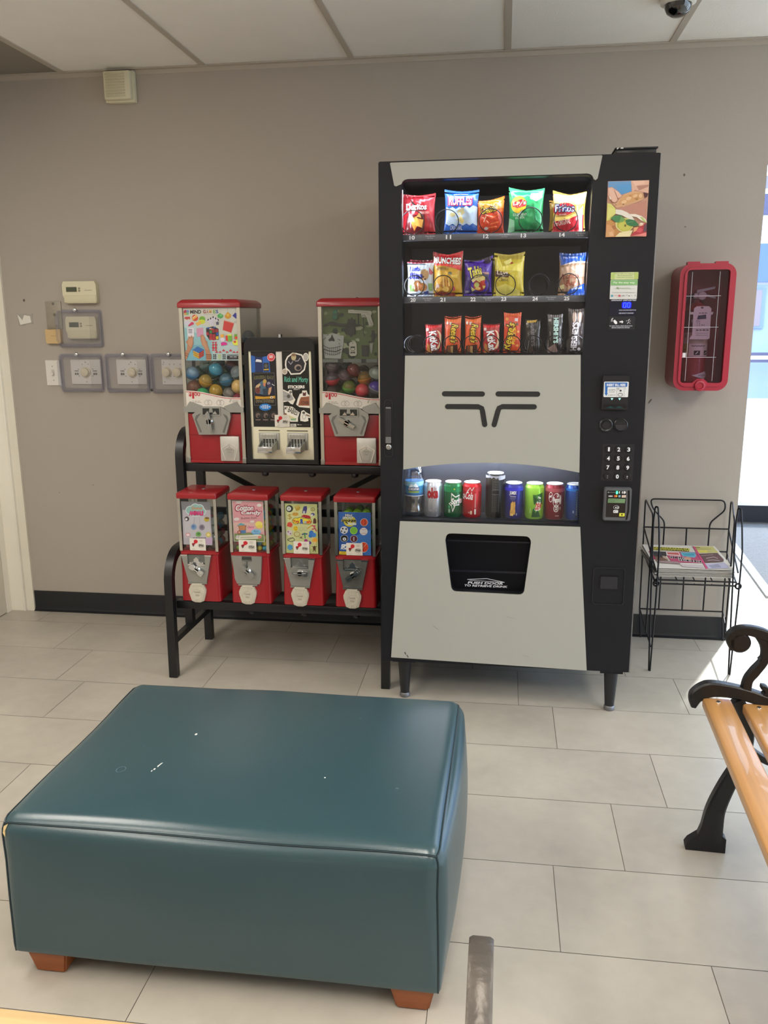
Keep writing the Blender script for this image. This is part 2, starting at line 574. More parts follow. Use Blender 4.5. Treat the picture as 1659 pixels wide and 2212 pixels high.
# walk-off mat behind the door and its metal edge strip
def slab(P, z0, z1, m, mb):
    n = len(P)
    return mb.prism(P, z0, z1, m, axis='z')
mb = MB()
slab([(1.43, 1.62), (1.36, .62), (2.6, .62), (2.6, 2.17), (1.43, 2.17)], .0005, .009, M('7a7c82', .95, var=.25, vscale=70, bump=.6, bscale=300), mb)
mt_ = mb.build('door_mat', loc=(2, 1.4, 0))
tag(mt_, 'grey speckled entrance mat on the sunlit floor by the glass door', 'mat')
mb = MB(); slab([(1.385, 2.17), (1.385, 1.62), (1.315, .60), (1.36, .60), (1.43, 1.62), (1.43, 2.17)], .0005, .011, M('b4b6ba', .35, .7), mb)
mb.build('edge_strip', mt_)

# fluorescent ceiling fixtures (behind the camera and above the room)
def troffer(x, y, power):
    t = thing('ceiling_light', 'white fluorescent troffer in the ceiling grid', 'light', (x, y, CZ), 'ceiling troffers')
    MB().prism([(x-.30, y-.60), (x+.30, y-.60), (x+.30, y+.60), (x-.30, y+.60)], CZ-.012, CZ-.002, M('e6e4de', .5), holes=[[(x-.27, y-.57), (x+.27, y-.57), (x+.27, y+.57), (x-.27, y+.57)]], axis='z').build('frame', t)
    MB().box(x-.27, x+.27, y-.57, y+.57, CZ-.005, CZ-.003, M('fff4e2', .5, emit=2.0)).build('diffuser', t)
    l = light('lamp', 'AREA', power, (1.0, .955, .88), (x, y, CZ-.02), shape='RECTANGLE', size=.52, size_y=1.12)
    l.location = (0, 0, -.02); l.parent = t
for x, y, p in ((-1.75, -2.1, 22), (.10, -3.4, 26), (-1.75, -3.9, 18), (1.95, -2.1, 22), (1.95, -3.9, 16)):
    troffer(x, y, p)
t = thing('ceiling_camera', 'dark glass dome fixed under the ceiling panels', 'camera', (.532, -.47, CZ))
MB().lathe([(.056, -.001), (.056, -.016), (.048, -.02), (0, -.02)], (.532, -.47, CZ), M('e2ded6', .4), 32).build('base', t)
MB().lathe([(.044, -.018), (.042, -.03), (.034, -.045), (.02, -.054), (0, -.057)], (.532, -.47, CZ), M('0b0b10', .08, coat=1), 32).build('dome', t)
# ================================================================ things on the wall
IVORY = M('d9d2b4', .5)
PLATE = M('dcd8d0', .45)
CLEAR = M('d8d6dc', .2, kind='frost', alpha=.06)
CLEAR2 = M('bab8c2', .3, kind='frost', alpha=.26)
def screw(mb, x, z, y, r=.003, m=None):
    mb.lathe([(r, 0), (r, .0008), (r*.6, .0014), (0, .0015)], (x, y, z), m or STEEL, 10, axis='y')
# sounder box under the ceiling
t = thing('alarm_sounder', 'cream louvred sounder box high on the wall under the ceiling', 'alarm', (-1.587, 0, 2.235))
mb = MB()
mb.box(-1.650, -1.524, -.03, -.0005, 2.232, 2.352, IVORY, .004)
mb.box(-1.644, -1.530, -.055, -.028, 2.238, 2.347, IVORY, .006)
mb.build('case', t)
mb = MB()
for i in range(9):
    z = 2.248+i*.0105
    mb.box(-1.634, -1.552, -.0585, -.0555, z, z+.0055, M('c6bf9f', .5), .001)
mb.build('louvre', t)
# thermostats
def thermostat(x0, z0, w, h, y, label):
    t = thing('thermostat', label, 'thermostat', (x0+w/2, y, z0), 'programmable thermostats')
    mb = MB()
    p = [(x0+w*.04, z0+h), (x0, z0+h*.85), (x0, z0+h*.38), (x0+w*.08, z0+.004), (x0+w*.12, z0), (x0+w*.97, z0), (x0+w, z0+h*.1), (x0+w, z0+h*.86), (x0+w*.95, z0+h)]
    mb.prism(p, y-.028, y-.0005, IVORY)
    mb.box(x0+w*.04, x0+w*.98, y-.0305, y-.027, z0+h*.03, z0+h*.36, M('d2cbab', .5), .002)
    mb.art([('d', '8a8468', x0+w*.66, -(z0+h*.60), x0+w*.88, -(z0+h*.575), 5)], onxz(y-.028))
    mb.build('case', t)
    MB().box(x0+w*.12, x0+w*.43, y-.0292, y-.0275, z0+h*.52, z0+h*.74, M('4a4f3c', .25)).build('display', t)
    for i in range(2):
        mb = MB(); mb.lathe([(.0042, 0), (.0042, .0022), (0, .0026)], (x0+w*.505, y-.028, z0+h*(.68-i*.11)), M('8d8870', .5), 14, axis='y'); mb.build('button', t)
    return t
thermostat(-1.914, 1.433, .156, .092, 0, 'cream thermostat bare on the wall above the clear covered one')
thermostat(-1.912, 1.2815, .142, .0945, -.001, 'cream thermostat locked inside a clear plastic cover')
# clear lockable guard boxes
def guard(x0, x1, z0, z1, label, hole=False):
    d = .075
    t = thing('guard_box', label, 'cover', ((x0+x1)/2, 0, z0), 'clear lockable guard boxes')
    mb = MB()
    mb.prism(rrect(x0-.004, z0-.004, x1+.004, z1+.004, .012), -.004, -.0006, CLEAR2, holes=[rrect(x0+.012, z0+.012, x1-.012, z1-.012, .01)])
    mb.prism(rrect(x0, z0, x1, z1, .012), -.018, -.004, CLEAR2, holes=[rrect(x0+.004, z0+.004, x1-.004, z1-.004, .01)])
    mb.build('base_ring', t)
    mb = MB()
    q = .021
    A = rrect(x0, z0, x1, z1, .014); B = rrect(x0+q, z0+q, x1-q, z1-q, .010)
    n = len(A)
    mb.add([(p[0], -.018, p[1]) for p in A]+[(p[0], -d+.006, p[1]) for p in B]+[(p[0]*.985+.015*(x0+x1)/2, -d, p[1]*.985+.015*(z0+z1)/2) for p in B],
           [(i, (i+1) % n, n+(i+1) % n, n+i) for i in range(n)]+[(n+i, n+(i+1) % n, 2*n+(i+1) % n, 2*n+i) for i in range(n)], CLEAR2)
    mb.prism(rrect(x0+q+.001, z0+q+.001, x1-q-.001, z1-q-.001, .01), -d-.001, -d+.001, CLEAR)
    mb.build('cover', t)
    mb = MB(); xm = (x0+x1)/2-.004
    mb.tube([(xm, -.03, z1-.004), (xm, -.03, z1+.004)], .009, CLEAR2, 12)
    mb.lathe([(.0085, 0), (.0085, .004), (.006, .006), (0, .0065)], (xm, -.036, z1+.002), CHROME, 16, axis='y')
    mb.sphere((xm, -.034, z1+.004), .008, CHROME, 14, 8)
    mb.build('lock', t)
    if hole:
        mb = MB(); mb.lathe([(.006, 0), (.006, .002), (.003, .003), (0, .003)], (x0+.028, -d-.001, z0+.016), M('2a2a2c', .5), 12, axis='y'); mb.build('vent_plug', t)
guard(-1.958, -1.756, 1.246, 1.402, 'clear plastic guard box over the lower thermostat')
guard(-1.966, -1.768, 1.049, 1.211, 'clear guard box over a one knob timer plate, beside the light switch')
guard(-1.751, -1.551, 1.049, 1.211, 'clear guard box over a one knob timer plate, middle of the low row')
guard(-1.541, -1.341, 1.046, 1.211, 'clear guard box over a two knob plate, partly behind the red capsule machine', True)
# timer plates
def dial(x0, x1, knobs, label):
    z0, z1 = 1.080, 1.190
    t = thing('timer_switch', label, 'switch', ((x0+x1)/2, 0, z0), 'wall timer switches')
    mb = MB(); mb.box(x0, x1, -.007, -.0005, z0, z1, PLATE, .003)
    art = []
    for k in knobs:
        for i in range(6):
            a = PI*(-.15+i*.26)
            art.append(('e', '8d8a86', k+.036*math.cos(a), -1.134-.038*math.sin(a), .0022, .0026))
    for x in (x0+.028, x1-.028):
        art += [('d', '6f6c68', x-.009, -1.142, x+.009, -1.137, 3), ('d', '6f6c68', x-.009, -1.131, x+.009, -1.122, 2)] if len(knobs) == 1 else []
    mb.art(art, onxz(-.007))
    for x in ((x0+.012, x1-.012) if len(knobs) > 1 else ((x0+x1)/2,)):
        screw(mb, x, z1-.012, -.007); screw(mb, x, z0+.012, -.007)
    mb.build('plate', t)
    for k in knobs:
        mb = MB(); mb.lathe([(.0225, 0), (.0225, .004), (.019, .006), (.018, .016), (.015, .018), (0, .018)], (k, -.007, 1.134), M('d9cdb0', .45), 28, axis='y'); mb.build('knob', t)
dial(-1.918, -1.774, (-1.847,), 'white timer plate with one cream knob, beside the light switch')
dial(-1.702, -1.563, (-1.627,), 'white timer plate with one cream knob, between the two others')
dial(-1.492, -1.352, (-1.468, -1.418), 'white timer plate with two cream knobs side by side')
# light switch, old plate, tape
t = thing('light_switch', 'plain white single light switch plate left of the guard boxes', 'switch', (-2.006, 0, 1.075))
mb = MB(); mb.prism([(-2.037, 1.186), (-1.972, 1.186), (-1.968, 1.075), (-2.037, 1.075)], -.006, -.0005, PLATE)
screw(mb, -2.005, 1.160, -.006, .0032); screw(mb, -2.003, 1.098, -.006, .0032); mb.build('plate', t)
MB().box(-2.011, -1.997, -.0065, -.006, 1.117, 1.145, M('c2bdb2', .5)).box(-2.008, -2.0, -.018, -.006, 1.120, 1.133, PLATE, .002).build('toggle', t)
mb = MB(); mb.box(-2.013, -1.940, -.005, -.0005, 1.322, 1.441, M('9c9587', .5, .3, var=.12, vscale=40), .001)
for x, z, r in ((-1.975, 1.432, .006), (-1.972, 1.385, .007), (-1.966, 1.337, .005)):
    screw(mb, x, z, -.005, r, M('6d665a', .5))
t = thing('backing_plate', 'scuffed grey metal wall plate beside the clear thermostat cover', 'plate', (-1.976, 0, 1.322))
mb.build('plate', t)
t = thing('sensor_box', 'tan plastic sensor box under the grey metal wall plate', 'sensor', (-1.98, 0, 1.26))
mb = MB(); mb.prism([(-2.015, 1.3215), (-1.945, 1.3215), (-1.945, 1.268), (-1.95, 1.260), (-2.009, 1.260), (-2.015, 1.266)], -.022, -.0005, M('cdae7c', .5))
mb.art([('d', '7d6238', -1.99, -1.2935, -1.965, -1.292, 3)], onxz(-.022)); mb.build('case', t)
mb = MB()
b = bmesh.new()
P = [(-2.154, 1.392), (-2.135, 1.388), (-2.115, 1.392), (-2.095, 1.384), (-2.078, 1.391), (-2.082, 1.366), (-2.079, 1.345), (-2.10, 1.352), (-2.125, 1.338), (-2.150, 1.337), (-2.149, 1.36)]
mb.prism(P, -.0022, -.0004, M('cfcbc0', .3, kind='clear', alpha=.55))
mb.prism([(-2.15, 1.388), (-2.128, 1.362), (-2.118, 1.384), (-2.09, 1.38), (-2.086, 1.352), (-2.14, 1.342)], -.0042, -.0024, M('dedad0', .35))
tag(mb.build('tape_scrap', loc=(-2.115, 0, 1.338)), 'torn scrap of whitish tape stuck on the wall near the door frame', 'tape')

# fire extinguisher cabinet
RED = M('b0203a', .38, coat=.3)
t = thing('extinguisher_cabinet', 'red plastic extinguisher cabinet with clear front right of the vending machine', 'cabinet', (.752, 0, 1.077))
O = rrect(.652, 1.078, .855, 1.552, .042, 8); I = rrect(.660, 1.086, .847, 1.544, .036, 8); W_ = rrect(.678, 1.108, .832, 1.529, .012, 4)
mb = MB(); mb.prism(O, -.160, -.0006, RED, holes=[I]); mb.prism(I, -.006, -.0008, RED); mb.build('case', t)
mb = MB(); mb.prism(O, -.178, -.160, RED, holes=[W_])
O2 = rrect(.668, 1.094, .839, 1.537, .03, 8)
mb.prism(O2, -.184, -.178, RED, holes=[W_])
mb.prism(rrect(.676, 1.548, .722, 1.559, .003), -.176, -.150, RED); mb.prism(rrect(.778, 1.548, .824, 1.559, .003), -.176, -.150, RED)
mb.lathe([(.022, 0), (.020, .006), (.012, .008), (.010, .004), (0, .004)], (.752, -.184, 1.098), RED, 24, axis='y')
mb.prism([(.722, 1.108), (.782, 1.108), (.765, 1.123), (.739, 1.123)], -.184, -.172, RED)
mb.build('frame', t)
mb = MB(); mb.box(.677, .833, -.171, -.168, 1.107, 1.530, M('e6dce6', .03, kind='glass'))
LN = M('d8ccd6', .3)
for z in (1.433, 1.317, 1.204):
    mb.box(.677, .806, -.1722, -.1712, z, z+.0016, LN)
for x in (.697, .797):
    mb.box(x, x+.0014, -.1722, -.1712, 1.115, 1.522, LN)
mb.box(.682, .694, -.1725, -.1712, 1.205, 1.222, M('e8e4e4', .5))
mb.build('front_pane', t)
# extinguisher inside
t = thing('fire_extinguisher', 'red fire extinguisher standing inside the red wall cabinet', 'extinguisher', (.742, -.085, 1.087))
ex = (.742, -.085, 1.087)
mb = MB()
mb.lathe([(.043, 0), (.046, .006), (.047, .02), (.047, .26), (.044, .285), (.034, .308), (.018, .322), (.013, .326), (.013, .34), (0, .34)], ex, M('a01f2c', .3, coat=.4), 36)
Q = quad((640, 640), (1000, 640), (1000, 1590), (640, 1590))
def cyl(cx, cy, r, z0, z1, half=.5, q=None):
    def fn(x, y, h):
        u, v = q(x, y)
        a = (u-.5)*2*half*PI
        return Vector((cx+(r+h)*math.sin(a), cy-(r+h)*math.cos(a), z0+v*(z1-z0)))
    return fn
fx = cyl(.742, -.085, .047, 1.087, 1.40, .5, Q)
mb.art([('r', '6d1420', 640, 700, 1000, 940), ('r', 'c9c0a6', 640, 950, 1000, 1228), ('r', 'b5ad4a', 640, 1080, 745, 1228), ('r', 'e4dcd2', 745, 1080, 1000, 1228),
        ('t', 'f0eadf', 'IN', 757, 800, 790, 838), ('t', '2a2a2a', 'A', 690, 970, 715, 1010), ('t', '2a2a2a', 'C', 690, 1145, 715, 1190), ('r', '2c2a2a', 795, 1160, 850, 1212), ('r', '2c2a2a', 890, 1160, 935, 1212),
        ('l', 'ece4da', 8, 810, 1200, 830, 1172), ('l', 'ece4da', 8, 900, 1200, 925, 1175), ('d', '5a5652', 770, 1098, 900, 1104, 5), ('d', '5a5652', 780, 1108, 890, 1113, 4),
        ('p', 'e6e0da', 790, 1450, 915, 1402, 965, 1447, 912, 1496), ('t', '2a2a2a', 'AMEREX', 845, 1440, 950, 1456)], fx, cut=(30, 200))
mb.build('cylinder', t)
mb = MB()
mb.box(.722, .765, -.105, -.065, 1.425, 1.447, STEEL, .004)
mb.prism([(.735, 1.447), (.80, 1.462), (.802, 1.470), (.735, 1.458)], -.095, -.075, STEEL).prism([(.755, 1.437), (.805, 1.425), (.806, 1.432), (.757, 1.446)], -.095, -.075, STEEL)
mb.build('valve', t)
mb = MB(); mb.lathe([(.016, 0), (.016, .008), (.013, .010), (0, .010)], (.752, -.105, 1.436), M('c9c2bd', .3), 22, axis='y'); mb.build('gauge', t)
mb = MB(); mb.tube([(.722, -.085, 1.436), (.700, -.085, 1.43), (.686, -.088, 1.40), (.685, -.09, 1.32), (.686, -.09, 1.22)], .008, M('1a1a1c', .5), 10); mb.build('hose', t)
# inspection tag hung in front of it
t = thing('inspection_tag', 'white punched inspection tag hanging on the fire extinguisher', 'tag', (.748, -.152, 1.272))
mb = MB()
Q = quad((780, 680), (1005, 680), (1005, 1080), (735, 1080))
P = [(.716, 1.388), (.726, 1.396), (.770, 1.396), (.780, 1.387), (.780, 1.374), (.788, 1.375), (.786, 1.365), (.780, 1.364), (.781, 1.276), (.775, 1.272), (.706, 1.273), (.713, 1.286), (.716, 1.287), (.715, 1.365), (.704, 1.366), (.704, 1.375), (.716, 1.375)]
mb.prism(P, -.1535, -.1522, M('e9e3d8', .7))
mb.art([('e', '5a5048', 882, 698, 18, 11), ('d', '6b6660', 840, 757, 945, 768, 3), ('p', '20264a', 815, 838, 828, 792, 935, 780, 940, 832),
        ('l', '6b6660', 5, 795, 858, 860, 858), ('l', '6b6660', 5, 850, 870, 850, 920), ('l', '6b6660', 5, 795, 935, 985, 935), ('d', '5d5850', 800, 960, 980, 974, 4), ('t', '3d3830', '4.5', 872, 895, 920, 918),
        ('l', '9b958c', 4, 800, 1005, 980, 1005), ('l', '9b958c', 4, 800, 1030, 980, 1030), ('l', '9b958c', 4, 800, 880, 835, 880), ('l', '9b958c', 4, 800, 905, 835, 905)],
       onplane(Q, .716, .781, 1.272, 1.396, -.1535))
mb.build('card', t)
# ================================================================ vending machine
SNACK, DRINK = 0.6, 1.3
VB = M('1a1b20', .42, bump=.08, bscale=400, spec=.28)
VIN = M('2a2b31', .55)
GREY = M('a8a8a0', .42, var=.02, vscale=2)
DARK = M('0c0c10', .5)
FY = -.785
vm = thing('vending_machine', 'tall black and silver snack and drink vending machine against the back wall', 'vending machine', (.025, -.4, 0))
mb = MB()
mb.box(-.391, -.372, -.742, -.03, .156, 1.838, VB).box(.436, .452, -.742, -.03, .156, 1.838, VB)
mb.box(-.391, .452, -.045, -.03, .156, 1.838, VB).box(-.391, .452, -.742, -.03, 1.815, 1.838, VB).box(-.391, .452, -.742, -.03, .156, .18, VB)
mb.build('cabinet', vm)
mb = MB()
mb.box(-.371, -.352, -.735, -.06, .665, 1.81, VIN).box(.270, .285, -.735, -.06, .665, 1.81, VIN).box(-.352, .270, -.30, -.29, .665, 1.81, VIN)
mb.box(-.352, .270, -.735, -.29, 1.20, 1.215, VIN).box(-.352, .270, -.735, -.29, .915, .93, VIN).box(-.371, .285, -.748, -.29, .645, .676, VIN).box(-.352, .270, -.735, -.29, 1.795, 1.81, VIN)
mb.box(-.352, .270, -.63, -.62, .676, .915, M('34363f', .55))
mb.build('interior_liner', vm)
# door with its two windows and the drink hole
def arc(x0, x1, z0, zc, n=14):
    return [(x0+(x1-x0)*i/n, z0+(zc-z0)*(1-((2*i/n)-1)**2)) for i in range(n+1)]
snackwin = [(-.330, 1.236), (.250, 1.236), (.258, 1.74)] + [(.240+.019*math.cos(a), 1.765+.019*math.sin(a)) for a in (.0, .5, 1.0, 1.57)] + [(-.316-.02*math.sin(a), 1.764+.02*math.cos(a)) for a in (0, .5, 1.0, 1.57)]
drinkwin = [(-.338, .682), (.264, .678)] + arc(-.332, .258, .856, .884)[::-1]
hole = [(-.184, .612)] + [(-.166-.016*math.cos(a), .620+.017*math.sin(a)) for a in (.4, .8, 1.2)] + [(-.160, .637), (.084, .634)] + [(.088+.018*math.sin(a), .616+.018*math.cos(a)) for a in (.3, .8, 1.3)] + \
       [(.107, .611), (.090, .446)] + [(.072+.018*math.cos(a), .443-.018*math.sin(a)) for a in (.3, .8, 1.3)] + [(.066, .425), (-.140, .428)] + [(-.145-.017*math.sin(a), .446-.018*math.cos(a)) for a in (.3, .8, 1.3)] + [(-.163, .450)]
mb = MB()
mb.prism(rrect(-.408, .156, .457, 1.841, .006, 3), FY, -.745, VB, holes=[snackwin, drinkwin, hole])
door = mb.build('door', vm)
MB().box(.4555, .4590, -.786, -.74, .156, 1.84, M('9c9ea4', .25, .9)).build('edge_strip', door)  # silvery strip added for the bright reflection along the door's right edge
def panel(name, P, holes=(), t=.006):
    mb = MB(); mb.prism(P, FY-t, FY-.0004, GREY, holes=holes)
    return mb
tp = [(-.370, 1.834), (-.367, 1.836), (.280, 1.838), (.283, 1.836), (.272, 1.772), (.266, 1.767), (.260, 1.770)] + [(.24+.02*math.sin(a), 1.768+.019*math.cos(a)) for a in (1.3, .9, .5, 0)] + \
     [(-.315-.02*math.sin(a), 1.766+.02*math.cos(a)) for a in (0, .5, .9, 1.3)] + [(-.351, 1.765), (-.357, 1.768)]
panel('p', tp).build('header_panel', door)
midp = [(-.329, .856)] + arc(-.329, .257, .856, .884)[1:] + [(.252, 1.05), (.2445, 1.239), (-.3225, 1.2375), (-.327, 1.05)]
mb = panel('p', midp)
SL = M('1c1d1f', .5)
def slot(P, w=.0085):
    out = []
    P = [Vector(p) for p in P]
    for i, p in enumerate(P):
        d = (P[min(i+1, len(P)-1)]-P[max(i-1, 0)]).normalized()
        out.append((p, Vector((-d.y, d.x))))
    L_ = [p+n*w for p, n in out]; R_ = [p-n*w for p, n in out]
    d = (P[-1]-P[-2]).normalized(); n = out[-1][1]
    c1 = [P[-1]+(d*math.cos(a)+n*math.sin(a))*w for a in (1.2, .6, 0, -.6, -1.2)]
    d = (P[0]-P[1]).normalized(); n = out[0][1]
    c0 = [P[0]+(d*math.cos(a)-n*math.sin(a))*w for a in (1.2, .6, 0, -.6, -1.2)]
    return [tuple(v) for v in L_+c1+R_[::-1]+c0]
for S in ([(-.1915, 1.113), (-.0665, 1.113)], [(-.0155, 1.1135), (.1125, 1.1135)], [(-.181, 1.071), (-.079, 1.071), (-.068, 1.066), (-.065, 1.056), (-.057, 1.012)], [(.103, 1.072), (-.001, 1.072), (-.011, 1.067), (-.015, 1.056), (-.026, 1.012)]):
    mb.prism(slot(S), FY-.0072, FY-.005, SL)
mb.build('vent_panel', door)
lowp = [(-.341, .6745), (.2680, .6705), (.3125, .158), (-.374, .1725)]
mb = panel('p', lowp, holes=[hole])
mb.art([('l', '55524a', .0045, -.325, -.195, -.321, -.187), ('l', '55524a', .0035, -.317, -.185, -.312, -.175), ('l', '8f8b80', .002, -.225, -.30, -.205, -.285), ('l', '9c988c', .002, .03, -.345, .06, -.338), ('l', '9c988c', .002, .09, -.205, .115, -.198)],
       onxz(FY-.006))
lp = mb.build('lower_panel', door)
mb = MB()
mb.prism([(-.20, .42), (.12, .42), (.12, .645), (-.20, .645)], -.752, -.748, M('080910', .4, spec=.2))
mb.prism([(-.18, .600), (.105, .600), (.105, .606), (-.18, .606)], -.758, -.752, M('101320', .3)).prism([(-.175, .49), (.10, .49), (.10, .497), (-.175, .497)], -.755, -.752, M('101320', .3))
W1 = 'd6d8e0'
mb.art([('l', W1, .0018, -.108, -.462, -.04, -.4675, .022, -.456), ('l', W1, .0014, -.10, -.4595, .022, -.456), ('t', W1, 'PUSH DOOR', -.105, -.455, .018, -.4465, {'shear': .3, 'bold': .03}), ('t', W1, 'TO RETRIEVE DRINK', -.118, -.444, .033, -.4365, {'shear': .3, 'bold': .03})], onxz(-.752))
mb.build('drink_flap', door)
mb = MB(); mb.prism([(-.333, 1.233), (.253, 1.233), (.262, 1.787), (-.339, 1.787)], -.757, -.7545, FILM); mb.build('display_window', door)
mb = MB(); mb.prism([(-.341, .679), (.267, .676), (.262, .887), (-.335, .887)], -.757, -.7545, FILM); mb.build('drink_window', door)
# door handle in its recess
mb = MB()
mb.prism(rrect(-.3935, .898, -.3655, 1.092, .010), FY-.0025, FY-.0003, M('232429', .4), holes=[rrect(-.3915, .900, -.3675, 1.090, .009)])
mb.prism(rrect(-.390, .945, -.369, 1.066, .003), FY-.006, FY-.0004, M('202126', .4))
mb.prism(rrect(-.389, .946, -.3705, .967, .002), FY-.0085, FY-.005, M('78787a', .4, .4)).prism(rrect(-.388, 1.062, -.371, 1.068, .001), FY-.007, FY-.005, M('78787a', .4, .4))
mb.lathe([(.0095, 0), (.0095, .003), (.007, .005), (.004, .0052), (0, .004)], (-.3795, FY, .932), STEEL, 20, axis='y')
mb.build('door_handle', door)
# picture panel
mb = MB(); mb.prism([(.3045, 1.599), (.4265, 1.597), (.4265, 1.763), (.3020, 1.763)], FY-.0012, FY-.0002, M('2b2320', .3))
Q = quad((185, 190), (1500, 150), (1400, 1910), (120, 1945))
ad = [('p', 'cf9f88', 185, 190, 1500, 150, 1400, 1910, 120, 1945), ('p', '6f9fd0', 195, 195, 920, 175, 945, 500, 600, 610, 185, 370), ('p', '5f9fd6', 420, 300, 930, 260, 945, 500, 610, 600, 520, 460),
      ('p', 'e3b6a0', 920, 175, 1500, 150, 1480, 560, 1300, 520, 1050, 450, 960, 520), ('p', 'edc4ae', 960, 180, 1340, 170, 1350, 260, 1050, 330), ('p', 'b98a78', 1100, 330, 1480, 290, 1475, 350, 1180, 470),
      ('p', 'e0b08a', 330, 880, 480, 800, 640, 640, 800, 560, 1000, 490, 1200, 510, 1330, 570, 1345, 720, 1100, 850, 800, 950, 700, 1000, 500, 1060),
      ('p', 'd9a673', 640, 660, 900, 570, 1180, 540, 1300, 620, 1280, 720, 1000, 820, 700, 900, 500, 940), ('e', 'ecc397', 850, 720, 90, 55, -.4), ('e', 'ecc397', 1060, 640, 80, 45, -.4), ('e', 'ecc397', 700, 830, 90, 50, -.3), ('e', 'c48d5c', 1090, 720, 60, 30), ('e', 'c48d5c', 900, 640, 45, 26), ('e', '8a6a3a', 680, 905, 24, 18), ('e', '8a6a3a', 440, 925, 20, 14), ('e', '7a7a3a', 1110, 755, 24, 12), ('e', 'ecc397', 1220, 640, 60, 60), ('e', 'f0d2b0', 700, 975, 40, 20),
      ('p', '5a3438', 1310, 530, 1470, 560, 1440, 660, 1360, 720),
      ('p', 'dba994', 185, 400, 300, 370, 470, 480, 640, 640, 560, 720, 480, 730, 500, 790, 440, 870, 340, 850, 270, 760, 175, 620), ('p', 'e8bda8', 200, 420, 330, 400, 470, 700, 480, 800, 420, 850, 340, 830, 260, 700), ('p', 'e8bda8', 400, 480, 520, 520, 620, 640, 540, 710, 480, 690), ('l', 'a4705c', 14, 400, 500, 460, 640, 500, 740), ('l', '7a4a3c', 14, 250, 760, 330, 850, 420, 870, 490, 800), ('p', 'f0e4dc', 205, 640, 250, 680, 285, 740, 250, 765),
      ('p', 'c28c7c', 420, 1060, 900, 920, 1400, 780, 1420, 1400, 1100, 1240, 860, 1210), ('p', 'd8d878', 165, 880, 280, 900, 420, 1040, 440, 1200, 300, 1330, 290, 1390, 145, 1440), ('p', 'e0dc84', 200, 1000, 400, 1060, 420, 1220, 260, 1330, 160, 1380),
      ('p', 'e9e2d6', 430, 1070, 620, 1085, 800, 1160, 940, 1260, 1040, 1410, 860, 1370, 640, 1260, 430, 1210), ('p', 'f0e6da', 870, 1215, 1050, 1210, 1250, 1270, 1380, 1370, 1430, 1480, 1250, 1420, 1100, 1310, 980, 1290), ('p', 'bfcf86', 1190, 1290, 1290, 1310, 1430, 1480, 1300, 1440),
      ('p', 'c89058', 145, 1440, 300, 1400, 430, 1500, 480, 1640, 620, 1760, 980, 1760, 880, 1925, 125, 1940), ('p', 'd7a06e', 150, 1540, 290, 1580, 400, 1750, 380, 1930, 125, 1940), ('p', 'e2b58a', 220, 1800, 330, 1760, 380, 1900, 240, 1920), ('p', 'b27850', 300, 1600, 420, 1560, 470, 1660, 380, 1720),
      ('e', 'd8d080', 710, 1560, 280, 225), ('e', 'b9b94e', 715, 1560, 240, 190), ('e', 'c9c660', 720, 1590, 200, 140), ('p', 'e8dca4', 420, 1480, 440, 1480, 470, 1620, 620, 1750, 560, 1740, 450, 1640), ('p', 'e9dcae', 560, 1800, 980, 1720, 890, 1925, 420, 1935),
      ('p', '4f8a5a', 275, 1350, 400, 1270, 560, 1255, 650, 1290, 600, 1440, 520, 1490, 420, 1470), ('p', '73a45e', 600, 1290, 730, 1370, 660, 1470, 540, 1480), ('p', '3f7a50', 740, 1410, 860, 1375, 1040, 1410, 1170, 1560, 1040, 1600, 880, 1590, 780, 1540), ('l', '84ac80', 10, 800, 1500, 900, 1470, 1000, 1450), ('e', '6e6a2c', 735, 1580, 30, 40),
      ('p', 'b8444c', 900, 1900, 1130, 1640, 1400, 1480, 1410, 1900), ('p', 'd25a62', 1050, 1760, 1200, 1640, 1300, 1700, 1220, 1800), ('p', 'e58a84', 940, 1900, 1180, 1850, 1400, 1790, 1395, 1910), ('p', '6e4c58', 1330, 1560, 1415, 1500, 1405, 1760, 1310, 1780), ('p', 'e6c0a0', 1150, 1560, 1240, 1490, 1320, 1510, 1290, 1570, 1200, 1600), ('p', 'e4a878', 980, 1800, 1010, 1640, 1160, 1620, 1080, 1740), ('e', 'f2e0d2', 1240, 1520, 50, 26)]
mb.art(ad, onplane(Q, .304, .426, 1.599, 1.763, FY-.0012), rough=.25)
mb.build('picture_panel', door)
